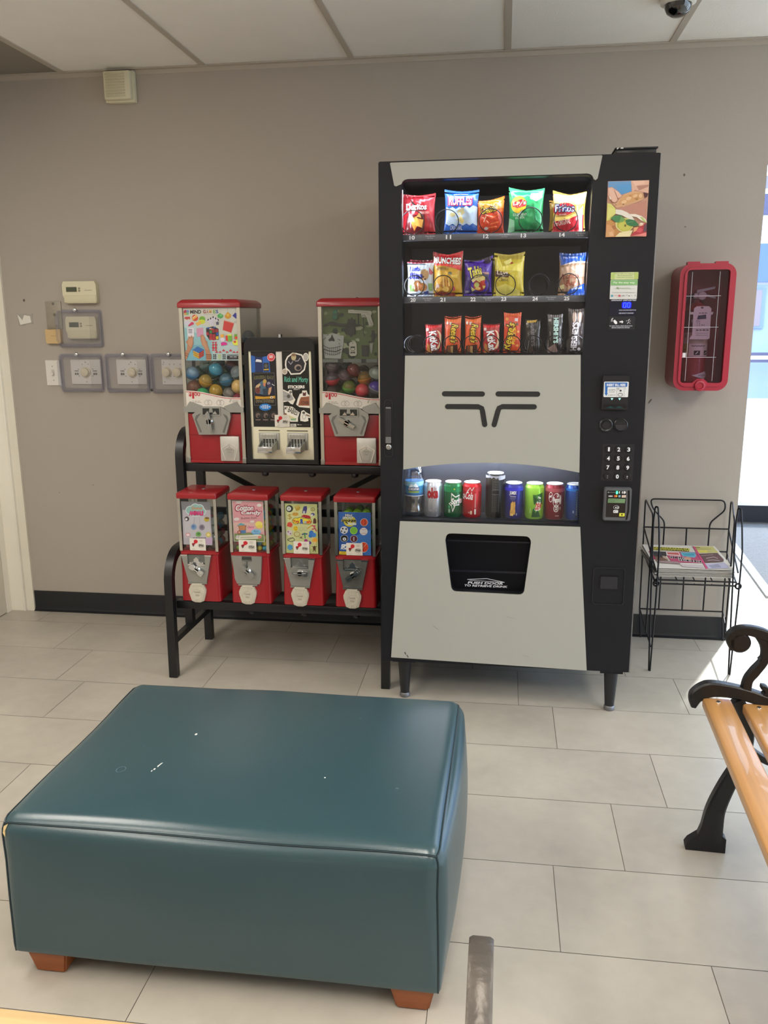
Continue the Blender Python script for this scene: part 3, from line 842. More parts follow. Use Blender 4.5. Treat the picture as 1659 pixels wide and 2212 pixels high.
# payment sticker
mb = MB(); mb.prism(rrect(.3265, 1.4715, .4105, 1.4935, .002), FY-.0011, FY-.0002, M('d0dca0', .5)); mb.prism(rrect(.3265, 1.412, .4095, 1.4705, .002), FY-.0011, FY-.0002, M('d9d9d6', .5))
Q = quad((315, 140), (1250, 125), (1200, 1030), (290, 1040))
mb.art([('p', 'b6cc74', 325, 160, 440, 150, 440, 375, 315, 380), ('p', 'b6c870', 1120, 140, 1245, 135, 1235, 365, 1110, 370), ('p', '86ba78', 315, 405, 1230, 390, 1215, 570, 308, 580),
        ('t', '4c5a34', 'Posted cash price reflects a', 440, 165, 1120, 205), ('t', '4c5a34', '$0.10 discount from', 540, 225, 1030, 265), ('t', '4c5a34', 'credit/debit card price', 490, 290, 1060, 330),
        ('t', 'e4f2d8', 'Pay the easy way', 400, 450, 1130, 530, {'bold': .03, 'shear': .15}), ('t', '98b088', 'greenlite', 560, 640, 985, 715, {'shear': .2}), ('p', '7fa070', 490, 690, 540, 620, 590, 690), ('t', '77776f', 'Accepting Card & Mobile Payments', 355, 800, 1150, 840),
        ('r', '3f9ab0', 325, 900, 395, 965), ('r', 'd8b0a8', 430, 905, 540, 925), ('e', 'c4505c', 612, 930, 45, 32), ('r', '8a8a92', 700, 910, 785, 940), ('t', '6a6a70', 'G', 835, 885, 880, 925), ('e', '1c1c1c', 935, 932, 17, 20), ('t', '8f8f8f', 'Pay', 985, 905, 1050, 945), ('r', 'a4a4a4', 1120, 890, 1150, 950)],
       onplane(Q, .327, .410, 1.4125, 1.4935, FY-.0011))
mb.build('payment_sticker', door)
# amount display
mb = MB(); mb.prism(rrect(.3285, 1.3615, .4095, 1.4045, .002), FY-.0012, FY-.0002, M('12142a', .15))
mb.art([('t', 'd8dae6', 'AMOUNT DEPOSITED', .3315, -1.4105, .4085, -1.4062, {'shear': .3, 'bold': .03}), ('t', 'c6c8dc', 'MAKE ANOTHER SELECTION', .357, -1.3795, .4095, -1.3765, {'bold': .03}), ('t', 'c6c8dc', 'USE EXACT CHANGE', .357, -1.3705, .402, -1.3668, {'bold': .03})], onxz(FY-.0012))
mb.art([('rr', M('0a10d8', .3, emit=1.1), .365, -1.4035, .394, -1.3835, .005)], onxz(FY-.0012))
SG = M('3a62ff', .3, emit=2.6)
for dx in (.3695, .3815):
    for s_ in ((0, 1.4005, .007, 1.4005), (0, 1.3865, .007, 1.3865)):
        mb.art([('l', SG, .0012, dx+.0015, -s_[1], dx+s_[2], -s_[3])], onxz(FY-.0014))
    for x in (0, .0075):
        mb.art([('l', SG, .0012, dx+x+.001, -1.400, dx+x+.0003, -1.394), ('l', SG, .0012, dx+x+.0003, -1.393, dx+x-.0004, -1.387)], onxz(FY-.0014))
mb.build('amount_display', door)
Q = quad((410, 1700), (1050, 1700), (1050, 1980), (330, 1980))
mb = MB(); mb.prism(rrect(.329, 1.318, .408, 1.359, .002), FY-.001, FY-.0002, M('16171f', .4))
mb.art([('p', 'f0f0f4', 485, 1790, 530, 1760, 590, 1815, 585, 1865, 530, 1875, 490, 1830), ('l', 'd8d8e0', 16, 420, 1810, 440, 1750, 490, 1720), ('l', 'd8d8e0', 14, 455, 1810, 470, 1750),
        ('p', 'f0f0f4', 660, 1800, 725, 1800, 725, 1775, 775, 1815, 725, 1860, 725, 1830, 660, 1830), ('l', 'd8d8e0', 18, 960, 1750, 905, 1790, 940, 1815, 885, 1860), ('l', 'd8d8e0', 12, 850, 1795, 880, 1795), ('l', 'd8d8e0', 12, 955, 1800, 985, 1795), ('l', 'd8d8e0', 12, 950, 1840, 975, 1860),
        ('t', 'c4c6d2', 'TO VIEW PRICE, PRESS SELECTION', 330, 1905, 1040, 1935, {'bold': .03}), ('t', 'c4c6d2', 'BEFORE INSERTING MONEY', 400, 1945, 970, 1975, {'bold': .03})],
       onplane(Q, .331, .4015, 1.3215, 1.3565, FY-.001))
mb.build('hint_decal', door)
# bill acceptor
mb = MB()
mb.prism(rrect(.317, 1.066, .399, 1.174, .004), FY-.014, FY-.0003, M('16171c', .35))
mb.prism(rrect(.321, 1.106, .398, 1.155, .003), FY-.0155, FY-.0135, M('dfe2e2', .4))
Q = quad((275, 188), (495, 188), (490, 328), (268, 325))
GR = M('8fe8d0', .3, emit=1.5)
mb.art([('p', '2264b4', 283, 195, 482, 195, 480, 233, 306, 235, 302, 290, 308, 290, 293, 315, 278, 290, 284, 290), ('t', 'eef2f6', 'INSERT BILL HERE', 298, 205, 466, 228, {'bold': .03}), ('t', '3a3a3a', 'ACCEPTS', 315, 256, 374, 268), ('t', '3a3a3a', '$1 & $5', 322, 274, 366, 286), ('t', '3a3a3a', '(1) SIDE UP', 308, 303, 376, 315),
        ('l', '3a3a3a', 2, 388, 322, 388, 240, 455, 240, 455, 322), ('e', '2a2a2a', 422, 268, 9, 8), ('o', '2a2a2a', 420, 305, 22, 16, 4), ('o', '2a2a2a', 400, 252, 9, 6, 2.5), ('l', '3a3a3a', 2, 465, 230, 465, 258)],
       onplane(Q, .321, .398, 1.106, 1.155, FY-.0155))
mb.art([('p', GR, .344, -1.1025, .352, -1.1025, .348, -1.0965), ('p', GR, .368, -1.1025, .376, -1.1025, .372, -1.0965)], onxz(FY-.014))
mb.prism(rrect(.322, 1.071, .394, 1.083, .001), FY-.016, FY-.013, M('07080a', .2))
mb.prism([(.330, 1.071), (.346, 1.078), (.360, 1.071)], FY-.0175, FY-.0155, M('123a3a', .2)).prism([(.356, 1.071), (.372, 1.078), (.388, 1.071)], FY-.0175, FY-.0155, M('123a3a', .2))
mb.build('bill_acceptor', door)
mb = MB(); mb.lathe([(.022, 0), (.022, .004), (.019, .006), (.015, .004), (.013, .004), (.012, .009), (0, .009)], (.335, FY, 1.0135), M('1a1b20', .3), 32, axis='y'); mb.build('coin_return_button', door)
mb = MB(); mb.lathe([(.0225, 0), (.0225, .004), (.020, .006), (.019, .003), (0, .003)], (.382, FY, 1.0145), M('1a1b20', .3), 32, axis='y')
mb.prism([(.363, 1.016), (.401, 1.016), (.398, 1.005), (.39, .998), (.374, .998), (.366, 1.005)], FY-.008, FY-.002, M('2b2c32', .3)); mb.build('coin_slot', door)
# keypad
kp = MB().prism(rrect(.328, .830, .430, .952, .004), FY-.001, FY-.0003, M('1b1c22', .4)).build('keypad', door)
for r_, row in enumerate(('123', '456', '789', '*0#')):
    for c_, ch in enumerate(row):
        x = .348+c_*.0315; z = .9355-r_*.0300
        mb = MB(); mb.lathe([(.0118, 0), (.0118, .0045), (.0105, .006), (0, .0062)], (x, FY-.001, z), M('14151a', .35), 24, axis='y')
        if ch in '*#':
            mb.art([('t', 'cfd2da', ch, x-.002, -z-.003, x+.002, -z+.002, {'bold': .03}), ('r', 'cfd2da', x-.0014, -z+.0042, x+.0014, -z+.0056)], onxz(FY-.0072))
        else:
            w = .0028 if ch == '1' else .0046
            mb.art([('t', 'e8eaf0', ch, x-w, -z-.0068, x+w, -z+.0068, {'bold': .035})], onxz(FY-.0072))
        mb.build('key', kp)
# card reader
t = MB()
t.prism(rrect(.339, .699, .427, .810, .007), FY-.020, FY-.0003, M('5b5d62', .38))
t.prism(rrect(.342, .702, .424, .807, .006), FY-.024, FY-.020, M('5b5d62', .38))
t.prism(rrect(.3465, .7125, .4085, .8015, .002), FY-.0255, FY-.0235, M('1f2024', .15))
t.prism([(.413, .803), (.419, .803), (.4205, .78), (.4215, .735), (.4165, .705), (.411, .705), (.4155, .735), (.4145, .78)], FY-.0252, FY-.0235, M('0e0e10', .3))
Q = quad((600, 300), (1065, 325), (1085, 960), (575, 965))
GREEN = M('3df08a', .3, emit=3)
t.art([('e', '8f9194', 636, 346, 18, 18), ('l', '77797c', 12, 650, 348, 800, 352), ('r', 'e2e4e4', 890, 325, 912, 382), ('r', 'e2e4e4', 960, 330, 980, 385), ('e', 'd8dada', 1018, 358, 24, 34), ('r', 'e2e4e4', 1035, 335, 1052, 380),
       ('t', 'f0f0f2', 'VISA', 632, 422, 745, 458, {'shear': .2, 'bold': .04}), ('e', 'c2452f', 795, 440, 28, 28), ('e', 'd99a3a', 828, 440, 28, 28), ('r', '86aabc', 880, 418, 935, 470), ('r', 'e0d2c4', 962, 420, 1062, 478), ('r', 'b46a4a', 975, 442, 1050, 452),
       ('p', '6f8f68', 632, 492, 1055, 510, 1050, 612, 620, 600), ('d', '4c6a48', 650, 522, 900, 536, 5), ('d', '4c6a48', 650, 558, 800, 572, 3),
       ('o', 'b8babc', 840, 715, 75, 50, 8), ('p', 'd8dada', 800, 720, 840, 695, 845, 745), ('l', 'd8dada', 12, 860, 695, 872, 720, 860, 745), ('l', 'd8dada', 12, 885, 690, 900, 718, 885, 748),
       ('rr', 'e2e4e6', 768, 782, 892, 850, 8), ('e', '2a2a2c', 803, 816, 12, 13), ('t', '77787a', 'Pay', 825, 806, 870, 826), ('rr', 'd8d84a', 925, 850, 1068, 930, 6), ('e', '4a4a1c', 996, 888, 24, 22)],
      onplane(Q, .3465, .4085, .7125, .8015, FY-.0255), rough=.3)
t.art([('e', GREEN, 836, 350, 26, 40)], onplane(Q, .3465, .4085, .7125, .8015, FY-.0255))
t.build('card_reader', door)
mb = MB(); mb.prism(rrect(.318, .40, .424, .532, .012), FY-.004, FY-.0003, M('212228', .38), holes=[rrect(.3205, .4025, .4215, .5295, .011)])
mb.prism(rrect(.3405, .4535, .4035, .5035, .002), FY-.003, FY-.0003, M('0b0b0e', .3), holes=[rrect(.3425, .4555, .4015, .5015, .002)]); mb.prism(rrect(.3435, .4565, .4005, .5005, .002), FY-.0045, FY-.0004, M('24252b', .35))
mb.build('coin_return_cup', door)
# legs
for x, y in ((-.331, -.735), (.400, -.755), (-.331, -.09), (.400, -.09)):
    mb = MB(); mb.lathe([(.026, .156), (.025, .15), (.017, .030), (.0165, .018), (.014, .016)], (x, y, 0), M('1a1b1f', .38), 24)
    mb.build('leg', vm)
    mb = MB(); mb.lathe([(.016, .018), (.019, .014), (.019, .004), (.016, .0005), (0, .0005)], (x, y, 0), M('77777a', .4, .6), 20)
    mb.build('foot', vm.children[-1])
mb = MB(); mb.box(.36, .437, -.78, -.70, .146, .157, VB); mb.build('leg_bracket', vm)
mb = MB(); mb.box(-.372, -.29, -.77, -.70, .148, .157, VB); mb.build('leg_bracket', vm)
# trays, price strips and coils
SP = M('24252a', .28, .7)
STRIP = M('5c6068', .3, .5)
def tray(z, strip_z, numbers, notes, coils, D, base, name='product_tray'):
    mb = MB(); mb.box(-.350, .268, -.735, -.31, base-.010, base-.004, VIN)
    tr = mb.build(name, vm)
    if strip_z:
        mb = MB(); mb.box(-.350, .268, -.748, -.735, strip_z-.010, strip_z+.0095, STRIP, .001)
        a = []
        for x, s_ in numbers:
            a.append(('t', 'eceef2', s_, x-.0085, -strip_z-.0062, x+.0085, -strip_z+.0062, {'bold': .03}))
        for x in notes:
            a += [('t', 'c2c6cc', 'Press Selection', x-.015, -strip_z-.006, x+.015, -strip_z-.0018), ('t', 'c2c6cc', 'For Price', x-.009, -strip_z+.0005, x+.009, -strip_z+.0045)]
        mb.art(a, onxz(-.748)); mb.build('price_strip', tr)
    for x in coils:
        r = D/2
        P = []
        for turn, (ya, yb) in enumerate(((-.746, -.736), (-.678, -.668), (-.62, -.61), (-.56, -.55))):
            for k in range(25):
                a = -PI/2 - 2*PI*k/24*.97
                P.append((x+r*math.cos(a), ya+(yb-ya)*k/24, base+r+.002+r*math.sin(a)))
        MB().tube(P, .0016, SP, 6).build('coil', tr)
    return tr
tray(1.62, 1.6125, [(-.304, '10'), (-.186, '11'), (-.066, '12'), (.053, '13'), (.174, '14')], (-.245, -.007, .231), (-.303, -.192, -.052, .074, .184), .074, 1.622)
tray(1.425, 1.4165, [(-.301, '20'), (-.203, '21'), (-.104, '22'), (-.005, '23'), (.096, '24'), (.196, '25')], (-.253, -.055, .147), (-.297, -.202, -.084, .0, .108, .202), .064, 1.428)
tray(1.243, None, [], (), (-.302, -.238, -.171, -.106, -.042, .026, .094, .164, .229), .056, 1.242)
mb = MB()
mb.prism([(-.340, .6655), (.268, .6615), (.268, .680), (-.339, .684)], -.752, -.748, M('101014', .3))
mb.art([('t', 'e4e6ea', s_, x-.0075, -z-.0055, x+.0075, -z+.0055, {'bold': .03}) for x, z, s_ in ((-.326, .6765, '40'), (-.253, .675, '43'), (-.178, .6755, '45'), (-.103, .674, '50'), (-.028, .673, '54'), (.044, .672, '60'), (.114, .6715, '62'), (.183, .670, '63'), (.250, .6685, '64'))], onxz(-.752))
mb.build('number_strip', door)
mb = MB(); mb.box(-.352, .27, -.735, -.62, .674, .6775, M('3c3f48', .3, .5)); mb.build('can_shelf', vm)
# lamps of the machine
LEDM = M('e8eeff', .4, emit=4)
def strip_lamp(nm, loc, d, upright, ln, pw):
    mb = MB()
    a = ln/2
    if upright:
        mb.box(loc[0]-.003, loc[0]+.003, loc[1]-.003, loc[1]+.003, loc[2]-a, loc[2]+a, LEDM)
    else:
        mb.box(loc[0]-a, loc[0]+a, loc[1]-.003, loc[1]+.003, loc[2]-.002, loc[2]+.002, LEDM)
    o = mb.build(nm, vm)
    l = light('lamp_light', 'AREA', pw, (.86, .91, 1.0), (0, 0, 0), shape='RECTANGLE', size=.012 if upright else ln, size_y=ln if upright else .012)
    d = Vector(d).normalized()
    l.rotation_euler = d.to_track_quat('-Z', 'Y').to_euler()
    l.location = Vector(loc) + d*.006 - Vector(vm.location)
    l.parent = o
strip_lamp('snack_lamp', (-.338, -.744, 1.51), (.8, .45, 0), True, .50, SNACK)
strip_lamp('snack_lamp', (.262, -.744, 1.51), (-.8, .45, 0), True, .50, SNACK)
strip_lamp('snack_lamp', (-.04, -.742, 1.790), (0, .45, -1), False, .54, SNACK*1.2)
strip_lamp('drink_lamp', (-.04, -.728, .905), (0, .25, -1), False, .54, DRINK)
for x, pw in ((-.305, .3), (-.232, .34), (-.160, .34), (-.090, .3), (-.016, .4), (.052, .2), (.125, .14), (.20, .12)):
    mb = MB(); mb.sphere((x, -.655, .906), .005, LEDM, 12, 8); o = mb.build('drink_led', vm)
    l = light('led_light', 'POINT', pw, (.84, .90, 1.0), Vector((x, -.655, .897))-Vector(vm.location), shadow_soft_size=.006); l.parent = o
# box lying on top
t = thing('router_box', 'flat black plastic box lying on top of the vending machine', 'box', (.385, -.7, 1.8415))
mb = MB(); mb.box(.325, .447, -.76, -.60, 1.8415, 1.860, M('1a1a1e', .3), .003).box(.322, .451, -.765, -.595, 1.858, 1.863, M('28282c', .25), .002)
mb.prism([(.327, 1.858), (.331, 1.858), (.334, 1.8625), (.329, 1.8625)], -.7665, -.764, M('d8d8d6', .3)).prism([(.339, 1.859), (.347, 1.859), (.347, 1.8625), (.339, 1.8625)], -.7665, -.764, M('e0e0de', .3))
mb.build('case', t)
# ================================================================ snacks, bars, cans in the vending machine
def bag(name, label, cat, group, x, z, w, h, t, col, Q, items, y=-.698, seed=0, tilt=0., lean=0., crimp=.07, rough=.26, flop=(0, 0), cw=None):
    rn = random.Random(seed)
    ph = rn.random()*6
    ct, st = math.cos(tilt), math.sin(tilt)
    def place(u, v, side, h_):
        e = min(1, max(0, (v-crimp)/(1-2*crimp)))
        pv = math.sin(PI*e)**.55 if 0 < e < 1 else 0
        pu = max(0, 1-abs(2*u)**2.4)**.75
        wv = w*(1-.07*pv)
        X = u*wv
        Z = v*h
        if v > .8:
            k = (v-.8)/.2
            Z += h*k*k*(flop[0]*max(0, -2*u)+flop[1]*max(0, 2*u) - .03*(1-(2*u)**2))
        n1 = noise.noise(Vector((u*4+seed*3.1, v*5, seed)))
        n2 = noise.noise(Vector((u*11+seed, v*9+seed*2, 3.3)))
        Y = side*(t/2*pu*pv) + (n1*.10+n2*.05)*t*pv*(1 if side < 0 else -1)*pu
        cr = abs(noise.noise(Vector((u*5.5+seed*1.7, v*4.5+u*2.5, seed*.9))))+.6*abs(noise.noise(Vector((u*3-v*6, v*7+seed, seed*2.1))))
        Y -= side*(.32-cr)*t*.30*pv*pu*(.45+.9*abs(v-.45))
        Y += math.cos(u*46+ph)*.0016*(1-pv)
        Y -= lean*v*h
        X2 = X*ct+Z*st; Z2 = -X*st+Z*ct
        s_ = -h_ if side < 0 else h_
        return Vector((x+X2, y+Y+s_, z+Z2))
    nu, nv = 28, 32
    mb = MB()
    for side in (-1, 1):
        V = [place(-.5+i/nu, j/nv, side, 0) for j in range(nv+1) for i in range(nu+1)]
        F = [(j*(nu+1)+i, j*(nu+1)+i+1, (j+1)*(nu+1)+i+1, (j+1)*(nu+1)+i) for j in range(nv) for i in range(nu)]
        if side > 0:
            F = [f[::-1] for f in F]
        mb.add(V, F, M(col, rough, spec=.6))
    bmesh.ops.remove_doubles(mb.bm, verts=mb.bm.verts[:], dist=1e-5)
    def fn(px, py, hh):
        u, v = Q(px, py)
        return place(min(.5, max(-.5, u-.5)), min(1, max(0, v)), -1, hh+.0014)
    X0 = max(abs(Q(0, 0)[0]-Q(100, 0)[0]), 1e-6)
    Y0 = max(abs(Q(0, 0)[1]-Q(0, 100)[1]), 1e-6)
    mb.art(items, fn, cut=(100*.04/X0, 100*.036/Y0), rough=rough, step=.00009, spec=.6)
    o = mb.build(name, loc=(x, y, z), angle=60)
    return tag(o, label, cat, group)
def qb(x0, y0, x1, y1):
    return quad((x0, y0), (x1, y0), (x1, y1), (x0, y1))
G1, G2, G3 = 'snack bags on the top tray', 'snack bags on the middle tray', 'candy bars on the lowest tray'
WH = 'f2f2f4'
q = qb(20, 150, 305, 490)
bag('snack_bag', 'red corn chip bag with white lettering and chip picture, over number 10', 'snack bag', G1, -.288, 1.624, .112, .128, .040, 'b01f2c', q, [
    ('p', '7d1620', 20, 150, 110, 160, 130, 250, 60, 330, 20, 300), ('p', 'cf3340', 200, 160, 305, 190, 290, 400, 240, 330), ('p', '5a1018', 60, 330, 220, 320, 210, 490, 40, 490), ('p', '1a1214', 90, 195, 150, 250, 120, 245),
    ('p', 'd48a3c', 90, 365, 150, 335, 170, 400, 125, 450), ('p', 'e2a850', 140, 350, 210, 365, 195, 430, 140, 410), ('p', 'c9782e', 105, 400, 150, 420, 130, 455), ('p', 'e8b868', 150, 340, 180, 300, 190, 350),
    ('t', '3a0c12', 'Doritos', 52, 228, 242, 288, {'bold': .05}), ('t', WH, 'Doritos', 56, 230, 238, 284, {'bold': .035}), ('p', 'f0e0d0', 110, 275, 128, 312, 150, 276), ('t', 'e8c8c0', 'NACHO CHEESE', 175, 298, 262, 316)], seed=1, flop=(.02, .02))
q = qb(362, 120, 650, 490)
bag('snack_bag', 'blue ridged chip bag with white wavy band, over number 11', 'snack bag', G1, -.150, 1.625, .112, .136, .040, '1d62c8', q, [
    ('p', 'bcd4ec', 372, 262, 400, 280, 430, 265, 460, 284, 490, 266, 520, 280, 550, 256, 580, 274, 610, 250, 650, 262, 650, 420, 610, 400, 585, 418, 555, 402, 525, 420, 495, 404, 465, 424, 435, 405, 405, 420, 372, 402),
    ('p', 'd8d09a', 470, 300, 520, 270, 545, 300, 530, 330, 490, 340), ('p', 'e0d088', 470, 370, 510, 340, 540, 380, 520, 410), ('e', 'c4bc86', 430, 330, 26, 18),
    ('t', 'c02c6c', 'RUFFLES', 386, 172, 606, 258, {'bold': .09, 'arc': -.05}), ('t', WH, 'RUFFLES', 394, 180, 598, 250, {'bold': .03, 'arc': -.05}), ('l', 'cfe0f2', 6, 440, 160, 500, 152, 560, 158), ('t', 'dfe9f6', 'ORIGINAL', 415, 418, 520, 455)], seed=2, tilt=.02, flop=(.02, .01))
q = qb(655, 190, 890, 490)
bag('snack_bag', 'small orange cheese puff bag with black lettering, over number 12', 'snack bag', G1, -.053, 1.624, .088, .108, .038, 'd8651c', q, [
    ('p', 'ea8a2c', 670, 190, 880, 190, 890, 270, 760, 300, 660, 260), ('p', 'c23a1c', 660, 330, 890, 300, 890, 490, 660, 490), ('e', 'd8401c', 780, 390, 85, 70), ('l', 'f0b090', 9, 700, 350, 760, 400), ('l', 'f0b090', 9, 720, 330, 800, 350), ('l', 'f6cdb4', 9, 710, 390, 730, 345), ('l', 'e87038', 10, 780, 360, 850, 330), ('l', 'e87038', 10, 770, 410, 850, 390), ('l', 'e87038', 10, 740, 440, 830, 430), ('e', 'd8d0d0', 735, 445, 18, 12),
    ('t', '1c1410', 'Cheetos', 676, 246, 822, 318, {'bold': .10, 'rot': -.2}), ('t', 'f0d028', 'Cheetos', 682, 252, 816, 312, {'bold': .0, 'rot': -.2})], seed=3, flop=(-.05, .08))
q = qb(930, 115, 1222, 490)
bag('snack_bag', 'green and pale chip bag with yellow round emblem, over number 13', 'snack bag', G1, .060, 1.624, .114, .134, .042, '1f9a58', q, [
    ('p', '8fd0a8', 930, 360, 975, 380, 985, 470, 930, 490), ('p', '2fb46c', 930, 115, 1222, 115, 1215, 300, 1090, 260, 960, 200), ('p', 'b8dcd0', 1110, 150, 1210, 130, 1210, 190, 1160, 225, 1105, 200), ('e', 'e8c42c', 1010, 248, 66, 74), ('e', 'f2d858', 1005, 230, 54, 44), ('p', 'b82838', 955, 232, 1030, 200, 1080, 222, 1070, 262, 1000, 280, 955, 262), ('t', WH, "Lay's", 962, 212, 1072, 262, {'shear': .1, 'bold': .02, 'rot': -.05}),
    ('t', 'd4ecdc', 'SOUR CREAM', 962, 322, 1080, 345), ('t', 'd4ecdc', '& ONION', 985, 350, 1060, 370), ('l', 'cfeadb', 8, 1000, 345, 1040, 300), ('e', '157a44', 1150, 430, 30, 26), ('p', '3ab878', 1140, 250, 1210, 300, 1210, 420, 1160, 380)], seed=4, flop=(.06, .02))
q = qb(1295, 155, 1570, 465)
bag('snack_bag', 'tan and red corn chip bag with blue lettering, over number 14', 'snack bag', G1, .196, 1.626, .106, .116, .038, 'c9a44c', q, [
    ('p', 'e6d49a', 1300, 170, 1570, 160, 1560, 240, 1420, 260, 1300, 230), ('p', 'b41c2c', 1300, 380, 1420, 350, 1560, 330, 1555, 465, 1300, 465), ('e', 'b8202e', 1385, 285, 95, 52, -.05), ('p', 'e8c86a', 1310, 345, 1420, 345, 1520, 310, 1520, 330, 1420, 370, 1310, 380), ('p', 'f0eef0', 1515, 300, 1550, 260, 1545, 465, 1520, 465),
    ('t', '28346c', 'Fritos', 1304, 240, 1480, 312, {'bold': .1, 'rot': .03}), ('t', 'dfe6f6', 'Fritos', 1310, 246, 1474, 306, {'bold': .01, 'rot': .03}), ('t', 'f0d8d0', 'BRAND', 1345, 322, 1405, 334), ('t', 'f0e0dc', 'The ORIGINAL', 1302, 370, 1445, 412, {'rot': -.16})], seed=5, flop=(.10, .05))
bag('snack_bag', 'second tan corn chip bag, edge showing behind the front one', 'snack bag', G1, .188, 1.626, .106, .104, .03, 'b8923c', q, [], y=-.645, seed=15)
# middle tray, sheet coordinates of a closer look (origin 860,540, 7.54 px per unit)
q = qb(130, 200, 560, 770)
bag('snack_bag', 'white and pale blue mini muffin pouch, over number 20', 'snack bag', G2, -.281, 1.429, .090, .112, .034, 'cfdcec', q, [
    ('p', '9a1c38', 130, 200, 560, 200, 560, 235, 470, 235, 380, 215, 240, 225, 130, 215), ('p', 'dfe8f2', 380, 215, 560, 225, 560, 330, 500, 300, 470, 260), ('p', 'b83040', 490, 300, 560, 380, 540, 420, 500, 410), ('e', 'b08a5c', 420, 420, 70, 90), ('e', '8a5c34', 300, 590, 70, 80), ('e', 'a8703e', 380, 620, 80, 70), ('e', '7c4a28', 270, 640, 60, 55), ('p', '5f8a3a', 160, 590, 240, 560, 250, 680, 170, 690), ('p', '7fa050', 480, 560, 550, 560, 550, 680, 490, 680), ('e', '2a1c18', 400, 455, 14, 12), ('e', '2a1c18', 430, 490, 12, 10), ('e', 'e8e2dc', 220, 520, 30, 40), ('e', '2a2c34', 215, 520, 20, 10), ('p', '3a4a8a', 400, 700, 480, 680, 480, 740, 410, 750), ('p', 'd8885c', 310, 540, 380, 600, 350, 650),
    ('t', '1c2a9a', 'Little', 165, 280, 345, 362, {'bold': .04, 'shear': .2}), ('t', '1a2280', 'Bites', 168, 375, 392, 490, {'bold': .05, 'shear': .15})], seed=6)
bag('snack_bag', 'dark red pouch standing behind the mini muffin pouch', 'snack bag', G2, -.275, 1.430, .096, .122, .03, '9a2440', q, [], y=-.64, seed=16)
q = qb(560, 40, 1080, 760)
bag('snack_bag', 'red and golden snack mix bag, over number 21', 'snack bag', G2, -.190, 1.428, .099, .137, .040, 'd0a42c', q, [
    ('p', 'c4202c', 560, 40, 1080, 40, 1070, 330, 820, 260, 570, 210), ('p', 'e23c34', 570, 160, 1050, 200, 1040, 320, 820, 250, 580, 240), ('p', '8a1420', 560, 40, 700, 40, 620, 110, 570, 110), ('rr', 'a8863a', 612, 262, 838, 322, 10), ('t', '4a3414', 'CHEESE FIX', 630, 277, 815, 308), ('e', '6a6a4a', 870, 375, 36, 26),
    ('p', 'e8c858', 880, 410, 1020, 390, 1000, 460, 900, 440), ('e', 'a8702a', 740, 600, 140, 130), ('p', 'e0b050', 620, 470, 720, 420, 720, 560, 620, 560), ('l', 'e8c070', 34, 740, 440, 750, 600), ('l', 'd09848', 30, 790, 430, 800, 600), ('l', 'e0b868', 30, 840, 450, 850, 590), ('e', 'd8a848', 680, 640, 60, 40), ('e', 'e4bc60', 790, 640, 60, 45), ('e', '8a5420', 720, 690, 60, 30), ('e', '8a5420', 640, 590, 30, 40), ('r', 'c84a5c', 905, 600, 955, 665), ('p', '8a2418', 600, 690, 960, 700, 950, 755, 600, 740), ('o', 'b8942c', 940, 560, 30, 40, 8),
    ('t', '7a1018', 'MUNCHIES', 562, 100, 1060, 226, {'bold': .06, 'rot': .06}), ('t', WH, 'MUNCHIES', 568, 106, 1054, 218, {'bold': .04, 'rot': .06})], seed=7, flop=(.05, .06))
q = qb(1060, 160, 1540, 750)
bag('snack_bag', 'purple rolled corn chip bag with yellow lettering, over number 22', 'snack bag', G2, -.090, 1.430, .093, .116, .040, '4a22a8', q, [
    ('p', '2a1440', 1090, 160, 1500, 160, 1540, 260, 1400, 230, 1240, 200), ('p', '6a44d8', 1200, 190, 1420, 180, 1380, 215, 1300, 220), ('p', '5a34c8', 1440, 260, 1530, 220, 1530, 420, 1450, 380), ('p', '341878', 1060, 400, 1180, 480, 1160, 700, 1070, 740), ('p', '241050', 1380, 400, 1500, 380, 1480, 540),
    ('e', 'a83028', 1330, 590, 110, 90), ('e', 'd8c878', 1350, 480, 80, 60), ('p', 'e0d090', 1180, 500, 1320, 430, 1340, 460, 1210, 545), ('e', 'b8c070', 1280, 580, 45, 40), ('p', 'c03828', 1340, 520, 1440, 500, 1380, 630), ('p', 'e4cc60', 1380, 590, 1440, 600, 1400, 650), ('p', 'd8cc88', 1180, 610, 1260, 660, 1200, 690), ('e', 'e0b868', 1300, 640, 50, 26), ('p', 'c89890', 1370, 380, 1490, 375, 1500, 410, 1440, 410), ('t', 'c8c4d8', '280', 1075, 670, 1150, 705),
    ('t', '1c1030', 'Takis', 1120, 270, 1372, 470, {'bold': .08, 'rot': -.22}), ('t', 'e6d84c', 'Takis', 1128, 280, 1364, 460, {'bold': .04, 'rot': -.22})], seed=8, flop=(-.02, .10))
q = qb(795, 650, 1075, 1000)
bag('snack_bag', 'yellow classic chip bag with brown band, over number 23', 'snack bag', G2, .011, 1.428, .100, .134, .040, 'd2c03a', q, [
    ('p', 'e8dc5c', 800, 770, 830, 665, 870, 760, 1060, 720, 1050, 800, 820, 790), ('p', 'b8a84a', 820, 655, 1075, 650, 1050, 700, 850, 700), ('p', '5a4030', 800, 795, 860, 800, 940, 822, 930, 850, 800, 840), ('t', 'e8e0d0', 'Lays', 815, 790, 925, 838, {'bold': .03, 'rot': .1}), ('p', 'e4da70', 810, 930, 900, 900, 1040, 960, 1040, 1000, 820, 1000), ('p', 'f0e88c', 880, 720, 950, 690, 960, 730, 900, 745), ('e', 'a8402c', 955, 730, 14, 9), ('t', '4a4420', 'Classic', 832, 848, 928, 880)], seed=9, flop=(.02, .04))
bag('snack_bag', 'dull golden bag standing behind the yellow classic chip bag', 'snack bag', G2, .004, 1.428, .098, .126, .03, '8f8430', q, [], y=-.64, seed=19)
q = qb(1340, 630, 1560, 1000)
